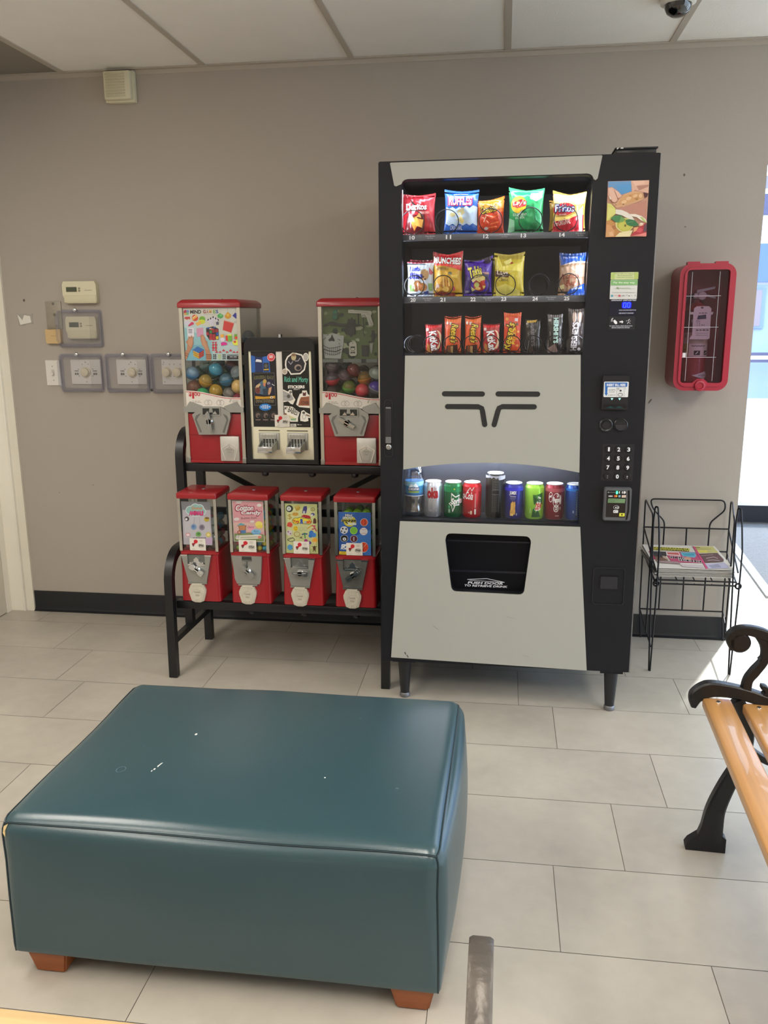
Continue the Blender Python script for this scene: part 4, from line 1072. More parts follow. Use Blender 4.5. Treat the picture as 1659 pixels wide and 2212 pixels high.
bag('snack_bag', 'clear and blue honey bun wrapper with brown pastry, over number 25', 'snack bag', G2, .213, 1.428, .086, .134, .036, '9c7c64', q, [
    ('p', '1f4ea8', 1340, 660, 1560, 640, 1560, 720, 1450, 715, 1350, 745), ('p', '123a7c', 1340, 630, 1560, 630, 1560, 655, 1340, 668), ('p', 'd8cabc', 1355, 742, 1460, 708, 1560, 708, 1560, 722, 1460, 726), ('p', 'b89a84', 1350, 760, 1560, 735, 1560, 840, 1350, 850), ('l', 'e0cfc0', 10, 1430, 760, 1480, 790, 1520, 770), ('l', '7c3c28', 9, 1370, 820, 1385, 900, 1420, 930), ('l', '7c3c28', 9, 1430, 820, 1425, 900, 1480, 920), ('l', 'd8b8a0', 8, 1480, 860, 1540, 880), ('l', '7c3c28', 9, 1500, 830, 1520, 920), ('p', '1c4ca4', 1400, 1000, 1440, 950, 1560, 900, 1560, 1000), ('p', 'd8cc9a', 1340, 920, 1385, 905, 1390, 945, 1345, 950),
    ('t', 'dfe6f6', 'Mrs. Freshley', 1372, 662, 1492, 690, {'rot': -.05}), ('t', '8a3420', 'Honey', 1360, 810, 1500, 870, {'shear': .2, 'rot': -.1}), ('t', '8a3420', 'Bun', 1400, 870, 1480, 920, {'shear': .2, 'rot': -.1}), ('t', 'dfe6f6', 'glazed', 1450, 930, 1535, 955, {'rot': -.1})], seed=10)
# candy bars: sheet coordinates of the bar close-up
def bar(label, x, w, h, col, q, items, seed, z=1.243, t=.018, tilt=0., y=-.700, flop=(0, 0)):
    return bag('candy_bar', label, 'candy bar', G3, x, z, w, h, t, col, q, items, y=y, seed=seed, tilt=tilt, crimp=.05, rough=.3, flop=flop)
def kitkat(label, x, seed):
    q = qb(228, 300, 365, 560)
    bar(label, x, .056, .096, 'b41820', q, [('p', 'd43038', 228, 310, 365, 310, 365, 335, 228, 340), ('e', 'e8c8a0', 318, 450, 50, 92, .12), ('e', 'b41820', 304, 446, 46, 88, .12), ('p', 'b8783c', 240, 470, 275, 500, 285, 560, 240, 560), ('p', '7c4a24', 262, 490, 285, 520, 270, 560), ('r', 'e4d4d0', 233, 338, 255, 362),
        ('t', '7a0c14', 'KitKat', 205, 412, 392, 492, {'rot': 1.42, 'bold': .07}), ('t', WH, 'KitKat', 212, 418, 385, 486, {'rot': 1.42, 'bold': .035})], seed)
kitkat('red wafer bar left of the two orange peanut butter cup packs', -.236, 21)
def reese(label, x, seed, flop):
    q = qb(385, 250, 530, 550)
    bar(label, x, .054, .118, 'd8541c', q, [('p', 'e8743c', 400, 270, 530, 260, 530, 300, 400, 300), ('p', '3c1c14', 395, 490, 500, 480, 500, 550, 395, 550), ('p', '7a4424', 410, 480, 440, 500, 430, 550, 405, 550), ('r', 'd8b070', 436, 492, 456, 550), ('l', '3c1c14', 4, 446, 492, 446, 550), ('r', 'd8c8c0', 424, 292, 445, 316), ('e', 'e8dcd0', 402, 300, 10, 12), ('l', '3c1c14', 12, 436, 340, 424, 440), ('t', 'e8d040', 'MILK CHOCOLATE', 385, 385, 475, 393, {'rot': -1.45}),
        ('t', '2a140c', "Reese's", 388, 352, 552, 428, {'rot': 1.66, 'bold': .1, 'shear': .15}), ('t', 'eccc30', "Reese's", 394, 358, 546, 422, {'rot': 1.66, 'bold': .02, 'shear': .15})], seed, flop=flop)
reese('orange peanut butter cup pack, the one beside the left red wafer bar', -.170, 22, (.03, .03))
reese('orange peanut butter cup pack, the one beside the right red wafer bar', -.104, 23, (.02, .04))
for x, s_, lb in ((-.178, 32, 'orange pack tucked behind the left peanut butter cup pack'), (-.108, 33, 'orange pack tucked behind the right peanut butter cup pack')):
    bag('candy_bar', lb, 'candy bar', G3, x, 1.243, .052, .122, .014, 'c84a1c', qb(0, 0, 1, 1), [], y=-.645, seed=s_, crimp=.05)
kitkat('red wafer bar between two orange packs', -.043, 24)
q = qb(878, 208, 1028, 552)
bar('tall orange peanut butter candy pack with candies printed on it', .026, .058, .132, 'dc4a20', q, [('p', 'e46838', 878, 208, 1028, 208, 1028, 240, 878, 240), ('r', 'd8d0d8', 972, 258, 1000, 284), ('e', 'e8a040', 905, 265, 14, 12), ('e', 'e8b040', 985, 312, 12, 10), ('e', '5a2c18', 995, 310, 10, 14), ('e', 'e8c040', 970, 345, 14, 12), ('e', 'e8a040', 1005, 372, 12, 10), ('e', '5a2c18', 975, 400, 10, 12), ('e', 'e88040', 1000, 430, 14, 12), ('e', 'e8c040', 960, 468, 13, 11), ('e', 'f0a050', 1000, 490, 14, 10),
    ('t', '2a140c', "Reese's", 800, 362, 1042, 450, {'rot': -1.38, 'bold': .1, 'shear': .15}), ('t', 'eccc30', "Reese's", 808, 370, 1034, 442, {'rot': -1.38, 'bold': .02, 'shear': .15}), ('t', 'e8b840', 'PIECES', 905, 400, 1035, 430, {'rot': -1.5, 'bold': .02})], 25)
def dark(label, x, h, col, q, items, seed):
    bar(label, x, .052, h, col, q, items, seed)
q = qb(1045, 250, 1195, 550)
dark('dark chocolate bar with gold top edge and dull lettering', .093, .110, '130e11', q, [('p', 'c8a84c', 1060, 262, 1160, 250, 1150, 275, 1065, 285), ('r', '8a8280', 1052, 284, 1075, 304), ('t', '6a666c', "HERSHEY'S", 1015, 368, 1225, 406, {'rot': 1.5, 'bold': .03}), ('p', '4a3830', 1080, 560, 1105, 490, 1150, 550), ('l', '8a8688', 4, 1072, 545, 1085, 440)], 26)
q = qb(1235, 215, 1380, 550)
dark('black bar with bright silver lettering down its middle', .165, .126, '171214', q, [('p', '6a6466', 1240, 218, 1375, 215, 1375, 245, 1240, 250), ('r', '9a9494', 1243, 256, 1270, 280), ('t', 'b8dcd8', "HERSHEY'S", 1208, 332, 1428, 382, {'rot': 1.55, 'bold': .05}), ('p', '8a7470', 1250, 510, 1310, 470, 1350, 550, 1250, 550), ('l', '9a9698', 4, 1246, 440, 1250, 540), ('t', '9a9698', 'cookies n creme', 1225, 400, 1305, 412, {'rot': 1.5})], 27)
q = qb(1415, 175, 1530, 552)
dark('taller dark bar at the right end of the row, lettering running upward', .232, .144, '2a2220', q, [('p', '4c423e', 1420, 178, 1530, 178, 1530, 200, 1420, 205), ('e', '8a7466', 1460, 250, 16, 48), ('e', '8a7466', 1500, 250, 16, 48), ('t', 'a8a2a4', "HERSHEY'S", 1345, 390, 1585, 438, {'rot': -1.52, 'bold': .04}), ('t', '9a9494', 'milk chocolate', 1475, 340, 1565, 352, {'rot': -1.52}), ('e', 'b0aaaa', 1502, 522, 12, 14)], 28)

# drinks: art drawn in the close-up's coordinates (origin 840,980, 3.687 px per unit)
GD = 'drinks standing in the lit window'
def can(label, x, col, px, items, h=.1235, r=.0330, y=-.700, z=.6778, metal=.55, rough=.3, q=None):
    t = thing('drink_can', label, 'can', (x, y, z), GD)
    c = (x, y, z)
    mb = MB()
    top = h-.013
    BM = M(col, rough, metal, spec=.6)
    mb.lathe([(.024, .006), (.027, .001), (.029, .001), (r, .010), (r, top), (r-.0006, top+.001), (r-.004, top+.006), (.0275, h-.002)], c, BM, 48)
    fn = cyl(c[0], c[1], r, z+.010, z+top, .5, quad((px[0], px[1]), (px[2], px[1]), (px[2], px[3]), (px[0], px[3])))
    mb.art(items, fn, cut=((px[2]-px[0])/28, 300), rough=rough, metal=metal*.5, step=.00008)
    mb.build('body', t)
    mb = MB()
    mb.lathe([(.0275, h-.002), (.0285, h), (.0275, h+.0012), (.0255, h), (.0245, h-.0010), (0, h-.0010)], c, M('d6dade', .42, .45), 40)
    ld = mb.build('lid', t)
    mb = MB(); mb.lathe([(.030, .0025), (.0285, .0005), (.026, .0005), (.024, .0055), (0, .0055)], c, M('b9bcc0', .35, 1.0), 40); mb.build('base', t)
    mb = MB(); mb.prism(rrect(x-.007, y-.018, x+.007, y+.006, .006), z+h-.0006, z+h+.0006, M('e4e6ea', .35, .5), axis='z'); mb.build('pull_tab', ld)
    return t
def pxr(x0, x1, y0, y1):             # a can seen from x0 to x1 shows half its girth
    c = (x0+x1)/2; w = (x1-x0)/2*PI
    return (c-w, y0, c+w, y1)
can('silver diet cola can with red lettering', -.234, 'b9bdc6', pxr(280, 430, 245, 478), [('t', '8a1420', 'oke', 270, 255, 450, 345, {'bold': .06}), ('t', 'b01c2c', 'oke', 272, 258, 446, 342, {'bold': .04}), ('t', 'a8404c', 'Diet', 375, 250, 415, 275, {'shear': .2}), ('r', 'a2a4aa', 300, 440, 365, 446), ('r', 'a2a4aa', 405, 430, 425, 450)], metal=.8)
can('green lemon soda can with white outlined lettering', -.164, '0f5c34', pxr(435, 590, 245, 480), [('p', '1f8a54', 330, 245, 700, 245, 700, 290, 330, 290), ('p', WH, 492, 295, 560, 325, 640, 310, 610, 360, 635, 400, 560, 400, 515, 455, 495, 405, 450, 385, 490, 370), ('p', '0f6a3a', 498, 312, 560, 335, 625, 322, 600, 360, 622, 392, 555, 392, 515, 440, 500, 398, 462, 384, 497, 375), ('t', WH, 'Sprite', 492, 335, 700, 402, {'shear': .2, 'bold': .04, 'rot': -.05}), ('r', '7aa88c', 445, 430, 475, 460), ('e', '3a9a64', 458, 412, 14, 14), ('e', 'c8d43c', 540, 265, 12, 7)])
can('red cola can with white script', -.098, 'b81824', pxr(588, 740, 245, 485), [('p', 'cc3440', 480, 245, 850, 245, 850, 285, 480, 280), ('t', WH, 'Cola', 560, 285, 690, 350, {'shear': .3, 'bold': .02, 'rot': .05}), ('t', WH, 'Coca-', 450, 285, 555, 350, {'shear': .3, 'bold': .02}), ('l', WH, 8, 590, 285, 640, 250, 665, 275, 700, 245), ('r', 'd8c8b0', 645, 445, 670, 475), ('r', 'd8d4d0', 708, 430, 735, 475), ('l', 'e8c4c4', 3, 715, 300, 715, 420), ('l', 'e8c4c4', 3, 722, 300, 722, 420), ('l', 'e8c4c4', 3, 729, 300, 729, 420), ('t', 'e8c4c4', 'ORIGINAL', 612, 452, 640, 466)])
can('tall black energy drink can with silver shoulder', -.018, '17181b', pxr(775, 925, 205, 495), [('p', 'b8bccb', 600, 190, 1100, 190, 1100, 215, 905, 222, 895, 205, 860, 212, 820, 200, 790, 212, 775, 204, 600, 215)] + [('r', '6a6c70', 808, 215+k*12, 905 if k != 7 else 850, 219+k*12) for k in range(7)] + [('r', '8a8c90', 806, 296, 908, 298), ('r', '8a8c90', 806, 328, 908, 330)] + [('r', '4c4e52', 810, 338+k*11, 904, 341+k*11) for k in range(12)] + [('l', '6a6c70', 3, 808, 210, 808, 470), ('l', '6a6c70', 3, 908, 210, 908, 470)], h=.157, metal=.4)
can('blue nectar can with a mango on it', .046, '22257c', pxr(926, 1080, 255, 495), [('p', '3a3ad8', 800, 255, 1200, 255, 1200, 282, 800, 282), ('t', WH, 'JUMEX', 934, 282, 1044, 318, {'bold': .04, 'shear': .1}), ('l', WH, 3, 945, 324, 1035, 326), ('t', '8a8ca8', 'MANGO NECTAR', 945, 332, 1034, 346), ('t', '8a8ca8', 'FROM CONCENTRATE', 955, 350, 1020, 358), ('p', 'c89a4c', 958, 385, 985, 365, 1005, 375, 1025, 365, 1032, 400, 1022, 440, 1010, 470, 990, 488, 950, 485, 945, 455, 955, 430), ('p', 'd8b060', 965, 390, 985, 375, 995, 400, 985, 440, 960, 450), ('r', 'e0c070', 950, 470, 1000, 488), ('e', 'c89a4c', 1015, 450, 16, 30), ('r', '8a8ca8', 1040, 465, 1060, 485)])
can('lime green citrus soda can with angular dark green shards', .117, '8cc43c', pxr(1083, 1236, 265, 500), [('p', '2a6a2c', 1128, 318, 1180, 318, 1240, 310, 1300, 300, 1300, 400, 1200, 380, 1150, 400, 1135, 360), ('p', '164a20', 1140, 330, 1190, 350, 1160, 400), ('p', '4a9a38', 1180, 318, 1230, 330, 1200, 380), ('p', '164a20', 1115, 500, 1135, 430, 1175, 470, 1210, 430, 1260, 500), ('p', '2a6a2c', 1130, 440, 1160, 420, 1185, 470), ('r', 'b8d8a0', 1088, 430, 1098, 470), ('p', 'dfe8dc', 1160, 440, 1215, 330, 1260, 340, 1260, 440, 1190, 450), ('t', '1c5a24', 'Mtn', 1188, 340, 1262, 380, {'shear': .3, 'bold': .05}), ('t', 'c82c24', 'DEW', 1175, 385, 1275, 440, {'shear': .25, 'bold': .05})], metal=.45)
can('maroon soda can with a white oval name', .185, '7c1c2c', pxr(1236, 1395, 270, 508), [('p', 'b85c68', 1100, 270, 1550, 270, 1550, 300, 1100, 295), ('o', WH, 1245, 340, 34, 42, 5), ('t', WH, 'per', 1216, 325, 1268, 352, {'rot': -.15, 'bold': .03}), ('t', WH, 'Dr', 1345, 305, 1385, 340, {'bold': .04}), ('t', WH, 'Pepper', 1288, 335, 1412, 398, {'rot': -.06, 'bold': .04, 'shear': .1}), ('o', WH, 1340, 362, 60, 58, 4), ('o', WH, 1338, 432, 42, 30, 4), ('o', WH, 1338, 432, 32, 28, 3), ('t', WH, '23', 1322, 415, 1356, 446, {'bold': .03}), ('r', 'c89aa0', 1325, 490, 1390, 496), ('e', 'e8e0e0', 1408, 360, 14, 40), ('e', 'c8a0a8', 1405, 430, 10, 14)], metal=.45)
can('blue cola can at the right end of the drink row', .254, '0f3f8c', pxr(1408, 1560, 280, 515), [('p', '2a7ad8', 1300, 280, 1700, 280, 1700, 300, 1300, 298), ('r', '8aa8d0', 1445, 455, 1465, 475), ('r', '0a2a5c', 1488, 290, 1560, 515)] + [('r', '7a94b8', 1495, 300+k*14, 1512, 307+k*14) for k in range(14)], metal=.5)
t = thing('water_bottle', 'clear ribbed water bottle with blue label, left end of the drink row', 'bottle', (-.301, -.700, .6778), GD)
c = (-.301, -.700, .6778)
PET = M('eef4fc', .05, kind='glass', spec=4)
mb = MB()
pf = [(.012, .004), (.022, .001), (.030, .004), (.033, .012), (.0335, .022), (.031, .034), (.029, .044), (.0315, .056), (.033, .066), (.0325, .072)] + [(.0325, .08+.012*k) for k in range(4)] + [(.0325, .125), (.0335, .128), (.0325, .133), (.0335, .138), (.032, .146), (.033, .152), (.031, .160), (.027, .172), (.020, .184), (.0135, .192), (.0125, .200), (.0125, .212)]
mb.lathe(pf, c, PET, 40)
mb.lathe([(max(r_-.0015, .001), h_+.0008) for r_, h_ in pf if h_ < .19], c, M('f2f6fc', .05, kind='glass', spec=2), 36)
mb.build('body', t)
mb = MB(); mb.lathe([(.0329, .0735), (.0331, .075), (.0331, .124), (.0329, .1255)], c, M('2f86b8', .4), 40)
fn = cyl(c[0], c[1], .0332, c[2]+.074, c[2]+.125, .5, quad((0, 0), (300, 0), (300, 100), (0, 100)))
mb.art([('r', '8fc8e0', 0, 0, 300, 30), ('p', 'e8f0f6', 100, 38, 130, 15, 150, 26, 175, 8, 205, 38), ('p', 'a8c0d4', 130, 38, 150, 26, 175, 38), ('r', '14386c', 95, 38, 212, 62), ('t', WH, 'ICE MOUNTAIN', 100, 42, 207, 58, {'bold': .03}), ('r', '9ab84c', 100, 64, 208, 76), ('r', '1c5a94', 0, 80, 300, 100), ('r', 'dfeaf2', 0, 96, 300, 100), ('t', '2c4a1c', '100% NATURAL SPRING WATER', 104, 66, 204, 74)], fn, cut=(9, 300), step=.00008)
mb.build('label', t)
mb = MB(); mb.lathe([(.0145, .202), (.0145, .216), (.0135, .218), (0, .218)], c, M('e8eef4', .4), 28); mb.build('cap', t)
# ================================================================ stand with gumball, capsule and sticker machines
RK = M('131417', .33, spec=.5)
rk = thing('machine_stand', 'black two tier tube stand carrying the red candy and toy machines', 'stand', (-.83, -.45, 0))
def sq(mb, pts, r=.0165):
    return mb.tube(pts, r*1.35, RK, 4)
for X in (-1.243, -.4105):
    mb = MB()
    low = [(X, -.672, .001), (X, -.668, .20), (X, -.664, .36)] + [(X, -.560-.104*math.cos(a), .378+.108*math.sin(a)) for a in (.15, .4, .65, .9, 1.15, 1.4, 1.57)] + [(X, -.475, .486)]
    sq(mb, low); mb.build('front_leg', rk)
    mb = MB()
    upp = [(X, -.475, .15), (X, -.478, .5), (X, -.478, .82)] + [(X, -.385-.093*math.cos(a), .830+.097*math.sin(a)) for a in (.15, .4, .65, .9, 1.15, 1.4, 1.57)] + [(X, -.265, .927)]
    sq(mb, upp); mb.build('upright', rk)
    mb = MB(); sq(mb, [(X, -.265, .001), (X, -.265, .5), (X, -.265, .927)]); mb.build('rear_leg', rk)
    mb = MB(); sq(mb, [(X, -.66, .143), (X, -.265, .137)], .012); mb.build('stretcher', rk)
for y, z in ((-.622, .284), (-.490, .284), (-.462, .795), (-.235, .795)):
    mb = MB(); mb.box(-1.232, -.430, y-.016, y+.016, z-.016, z+.016, RK, .003); mb.build('shelf_rail', rk)
for xc in (-1.129, -.930, -.727, -.527):
    mb = MB(); mb.box(xc-.02, xc+.02, -.615, -.48, .298, .3025, RK, .001); mb.build('shelf_plate', rk)
for xc in (-1.0965, -.832, -.563):
    mb = MB(); mb.box(xc-.03, xc+.03, -.46, -.22, .809, .8135, RK, .001); mb.build('shelf_plate', rk)
for x, y, z in ((-.937, -.615, .266), (-.729, -.615, .266), (-.528, -.615, .266), (-.908, -.462, .777), (-.721, -.462, .777), (-.554, -.462, .777)):
    mb = MB(); mb.lathe([(.013, .004), (.015, 0), (.013, -.010), (.006, -.014), (0, -.014)], (x, y, z), RK, 12); mb.build('shelf_bolt', rk)
for a, b in (((-1.215, -.262, .776), (-.835, -.262, .585)), ((-.430, -.262, .776), (-.79, -.262, .585))):
    mb = MB(); mb.tube([a, b], .013, RK, 4); mb.build('brace', rk)
mb = MB(); mb.box(-1.228, -.433, -.275, -.255, .49, .515, RK, .002); mb.build('brace', rk)
mb = MB(); mb.box(-1.228, -.433, -.275, -.255, .56, .59, RK, .002); mb.build('brace', rk)

RD = M('96161f', .36, coat=.25, var=.03)
ZN = M('a3a49f', .42, .75, bump=.12, bscale=150)
ZD = M('7c7e7b', .4, .8)
CAST = M('d3cdbd', .4, .35, bump=.2, bscale=180)
def price(mb, x0, x1, z0, z1, y, txt, q):
    mb.prism([(x0, z0), (x1, z0), (x1, z1), (x0, z1)], y-.0012, y-.0004, M('dcd6ca', .6))
    Q = quad((425, 820), (640, 820), (640, 980), (430, 975))
    big = (1250 if 0 else 0)
    mb.art([('e', 'c6202c', 510, 860, 27, 25), ('p', 'c6202c', 480, 880, 500, 868, 510, 884, 490, 900), ('e', '8a1822', 475, 895, 17, 15), ('p', '3a2c2c', 462, 905, 475, 930, 492, 905, 484, 904, 476, 915, 470, 903), ('l', '8f8a80', 2, 560, 842, 605, 842), ('l', '8f8a80', 2, 560, 852, 605, 852), ('l', '8f8a80', 2, 565, 862, 600, 862),
            ('o', '5a5650', 583, 912, 40, 24, 3), ('t', '2c2a28', txt, 552, 896, 612, 926, {'bold': .03}), ('l', '8f8a80', 2, 458, 955, 500, 955), ('l', '8f8a80', 2, 575, 955, 618, 955), ('l', '8f8a80', 2, 478, 962, 482, 970)], onplane(Q, x0, x1, z0, z1, y-.0012))
def small(xc, label, Qc, card, art, cz, px, ptxt, handle, style, plate=ZN, card_mat='e8e4dc'):
    t = thing('gumball_machine', label, 'candy machine', (xc, -.555, .3025), 'red candy machines on the lower tier')
    yc = -.555
    mb = MB()
    A = rrect(-.078, -.083, .078, .083, .012, 4); n = len(A)
    lv = [(.3025, 1.0), (.312, 1.0), (.40, .975), (.488, .935), (.4885, .985), (.497, .985), (.4975, .93), (.501, .93)]
    V = [(xc+p[0]*k, yc+p[1]*k, z) for z, k in lv for p in A]
    F = [(i*n+j, i*n+(j+1) % n, (i+1)*n+(j+1) % n, (i+1)*n+j) for i in range(len(lv)-1) for j in range(n)]
    F += [tuple(range(n)), tuple(range((len(lv)-1)*n+n-1, (len(lv)-1)*n-1, -1))]
    mb.add(V, F, RD)
    bmesh.ops.recalc_face_normals(mb.bm, faces=mb.bm.faces[:])
    mb.build('base', t)
    mb = MB()
    for k, (x0, x1, y0, y1) in enumerate(((-.066, .066, -.0745, -.0725), (-.066, .066, .0725, .0745), (-.0705, -.0685, -.07, .07), (.0685, .0705, -.07, .07))):
        b = MB(); b.box(xc+x0, xc+x1, yc+y0, yc+y1, .500, .706, GLASS); b.build('pane', t)
    for sx in (-1, 1):
        for sy in (-1, 1):
            b = MB(); x = xc+sx*.0705; y = yc+sy*.0755
            b.prism([(x-.0055, y-.0035), (x+.0055, y-.0035), (x+.0055, y+.0035), (x-.0055, y+.0035)], .500, .706, M('c9c9c4', .22, 1.0), axis='z')
            b.build('corner_post', t)
    mb = MB()
    A = rrect(-.0795, -.085, .0795, .085, .010, 4); n = len(A)
    lv = [(.704, .985), (.706, 1.0), (.719, 1.0), (.7235, .985), (.7255, .95)]
    V = [(xc+p[0]*k, yc+p[1]*k, z) for z, k in lv for p in A]
    F = [(i*n+j, i*n+(j+1) % n, (i+1)*n+(j+1) % n, (i+1)*n+j) for i in range(len(lv)-1) for j in range(n)] + [tuple(range(n)), tuple(range((len(lv)-1)*n+n-1, (len(lv)-1)*n-1, -1))]
    mb.add(V, F, RD); bmesh.ops.recalc_face_normals(mb.bm, faces=mb.bm.faces[:])
    ld = mb.build('lid', t)
    mb = MB(); mb.lathe([(.007, .725), (.007, .7275), (.004, .728), (0, .727)], (xc, yc+.005, 0), STEEL, 16); mb.build('lock', ld)
    # coin mechanism
    yf = -.6345
    mb = MB()
    xm = xc-.010
    if style == 'notch':
        mb.prism([(xm-.0585, .486), (xm-.034, .486), (xm-.034, .452), (xm+.034, .452), (xm+.034, .486), (xm+.0585, .486), (xm+.0365, .378), (xm-.0345, .378)], yf-.011, yf+.002, plate)
        mb.prism([(xm-.034, .486), (xm+.034, .486), (xm+.034, .450), (xm-.034, .450)], yf-.004, yf+.002, ZD)
        mb.prism([(xm-.034, .447), (xm+.034, .447), (xm+.034, .452), (xm-.034, .452)], yf-.0125, yf-.004, CHROME)
        mb.prism([(xm-.060, .483), (xm-.034, .483), (xm-.034, .488), (xm-.060, .488)], yf-.012, yf, CHROME).prism([(xm+.034, .483), (xm+.060, .483), (xm+.060, .488), (xm+.034, .488)], yf-.012, yf, CHROME)
        mb.prism([(xm-.003, .476), (xm, .480), (xm+.003, .476), (xm+.010, .470), (xm+.010, .462), (xm+.020, .456), (xm+.024, .460), (xm+.028, .455), (xm+.028, .451), (xm-.028, .451), (xm-.028, .455), (xm-.024, .460), (xm-.020, .456), (xm-.010, .462), (xm-.010, .470)], yf-.010, yf-.004, CHROME)
    else:
        mb.prism([(xm-.058, .489), (xm+.058, .489), (xm+.052, .40), (xm+.046, .380), (xm-.042, .380), (xm-.050, .40)], yf-.010, yf+.002, plate)
        mb.prism(rrect(xm-.019, .470, xm+.019, .488, .003), yf-.0108, yf-.009, M('4a4b49', .4, .6)).prism(rrect(xm-.0185, .4705, xm+.0185, .476, .002), yf-.014, yf-.009, ZD)
        mb.prism([(xm-.003, .470), (xm+.003, .470), (xm+.003, .44), (xm-.003, .44)], yf-.0108, yf-.0095, ZD)
    mb.prism([(xm-.037, .373), (xm+.037, .373), (xm+.037, .379), (xm-.037, .379)], yf-.011, yf+.0005, plate)
    mech = mb.build('coin_mechanism', t)
    mb = MB()
    hx, hz, ang = xm+.004, .432, handle
    mb.lathe([(.013, .008), (.013, .018), (.009, .022), (.009, .030), (0, .030)], (hx, yf, hz), CHROME, 24, axis='y')
    c_, s_ = math.cos(ang), math.sin(ang)
    def rp(u, v):
        return (hx+u*c_-v*s_, hz+u*s_+v*c_)
    mb.prism([rp(*p) for p in [(-.030, -.008), (-.022, -.010), (-.008, -.007), (.008, -.007), (.022, -.010), (.030, -.008), (.030, .008), (.022, .010), (.008, .007), (-.008, .007), (-.022, .010), (-.030, .008)]], yf-.030, yf-.020, CHROME if style == 'notch' else ZN)
    mb.prism([rp(*p) for p in [(-.024, -.003), (.024, -.003), (.024, .003), (-.024, .003)]], yf-.033, yf-.029, CHROME if style == 'notch' else ZN)
    mb.build('turn_handle', mech)
    # chute flap
    mb = MB()
    fx = xm-.001; yb = -.638
    P = [(fx-.025, .370), (fx+.025, .370), (fx+.034, .350), (fx+.033, .338), (fx+.024, .306), (fx+.010, .300), (fx-.010, .300), (fx-.024, .306), (fx-.033, .338), (fx-.034, .350)]
    mb.prism(P, yb-.010, yb+.002, CAST)
    P2 = [(fx+(p[0]-fx)*.86, .337+(p[1]-.337)*.88) for p in P]
    mb.prism(P2, yb-.013, yb-.010, CAST)
    mb.prism(ell(fx, .335, .022, .022, 28), yb-.0145, yb-.013, CAST, holes=[ell(fx, .335, .0195, .0195, 28)])
    mb.prism([(fx-.020, .368), (fx+.020, .368), (fx+.020, .375), (fx-.020, .375)], yb-.012, yb, CAST)
    for k in range(4):
        for zz in (.359, .304):
            mb.prism([(fx-.016+k*.0095, zz), (fx-.013+k*.0095, zz), (fx-.013+k*.0095, zz+.008), (fx-.016+k*.0095, zz+.008)], yb-.0148, yb-.013, CAST)
    mb.art([('t', 'a39d8e', 'THANK', fx-.013, -.345, fx+.013, -.338, {'bold': .02}), ('t', 'a39d8e', 'YOU', fx-.008, -.333, fx+.008, -.326, {'bold': .02})], onxz(yb-.013), rough=.4, metal=.3)
    mb.build('chute_flap', t)
    # display card behind the front pane and the price ticket on it
    x0, x1, z0, z1 = card
    mb = MB(); mb.prism([(x0, z0), (x1, z0), (x1, z1), (x0, z1)], -.6268, -.6262, M(card_mat, .5) if isinstance(card_mat, str) else card_mat)
    mb.art(art, onplane(Qc, x0, x1, z0, z1, -.6268), step=.00003)
    mb.build('display_card', t)
    mb = MB(); price(mb, px[0], px[1], .502, .549, -.6296, ptxt, None); mb.build('price_ticket', t)
    return t
# animals toy card
q = quad((310, 330), (700, 335), (740, 905), (340, 890))
A1 = [('p', 'cfc2cc', 330, 440, 420, 420, 700, 440, 735, 900, 340, 885), ('p', 'dcd2da', 350, 560, 500, 470, 690, 560, 720, 820, 360, 800), ('p', '8f8a90', 310, 330, 700, 335, 705, 440, 320, 440)] + \
     [('e', 'e8f0ee', 440+dx, 445+dy, rx, ry) for dx, dy, rx, ry in ((0, 0, 70, 60), (60, -35, 60, 55), (120, -20, 60, 60), (150, 15, 55, 50), (70, 30, 90, 50))] + [('e', 'a8cfcc', 440+dx, 445+dy, rx, ry) for dx, dy, rx, ry in ((0, 0, 60, 50), (60, -35, 50, 45), (120, -20, 50, 50), (150, 15, 45, 40), (70, 25, 80, 42))] + \
     [('t', 'c8843c', 'Donut', 455, 395, 595, 435, {'bold': .03}), ('t', 'a01850', 'ANIMALS', 418, 450, 612, 512, {'bold': .09}), ('t', 'e83a88', 'ANIMALS', 422, 455, 608, 506, {'bold': .04}), ('e', '4a444a', 388, 555, 32, 30), ('e', 'e8e0e0', 380, 560, 16, 16), ('e', 'c8b040', 655, 560, 36, 32), ('e', '7c5a30', 660, 545, 30, 14), ('e', '7c9cc0', 482, 660, 38, 38), ('e', '5c7cb0', 478, 655, 20, 20), ('e', '8a8090', 592, 665, 38, 38), ('e', '6c6478', 590, 660, 20, 20), ('e', 'd89aa4', 402, 760, 34, 28), ('e', 'f0dce0', 402, 762, 22, 16), ('e', '7cae60', 545, 755, 38, 34), ('e', '4e8440', 548, 750, 20, 16), ('e', 'd8c060', 682, 760, 36, 34), ('e', 'f0e4a0', 682, 762, 20, 18), ('d', '6c5c6c', 470, 797, 650, 808, 6), ('l', 'b4a8b4', 5, 490, 530, 482, 630), ('l', 'b4a8b4', 5, 555, 530, 570, 635), ('p', 'c8a8c8', 640, 810, 735, 800, 738, 880, 640, 890)]
small(-1.129, 'red candy machine with donut animal toy card, leftmost on the lower tier', q, (-1.192, -1.077, .522, .691), A1, 0, (-1.166, -1.103), '50\u00a2', -.65, 'notch', card_mat=M('b8b0b8', .2, kind='clear', alpha=.55))
q = quad((1015, 320), (1400, 355), (1385, 870), (1010, 845))
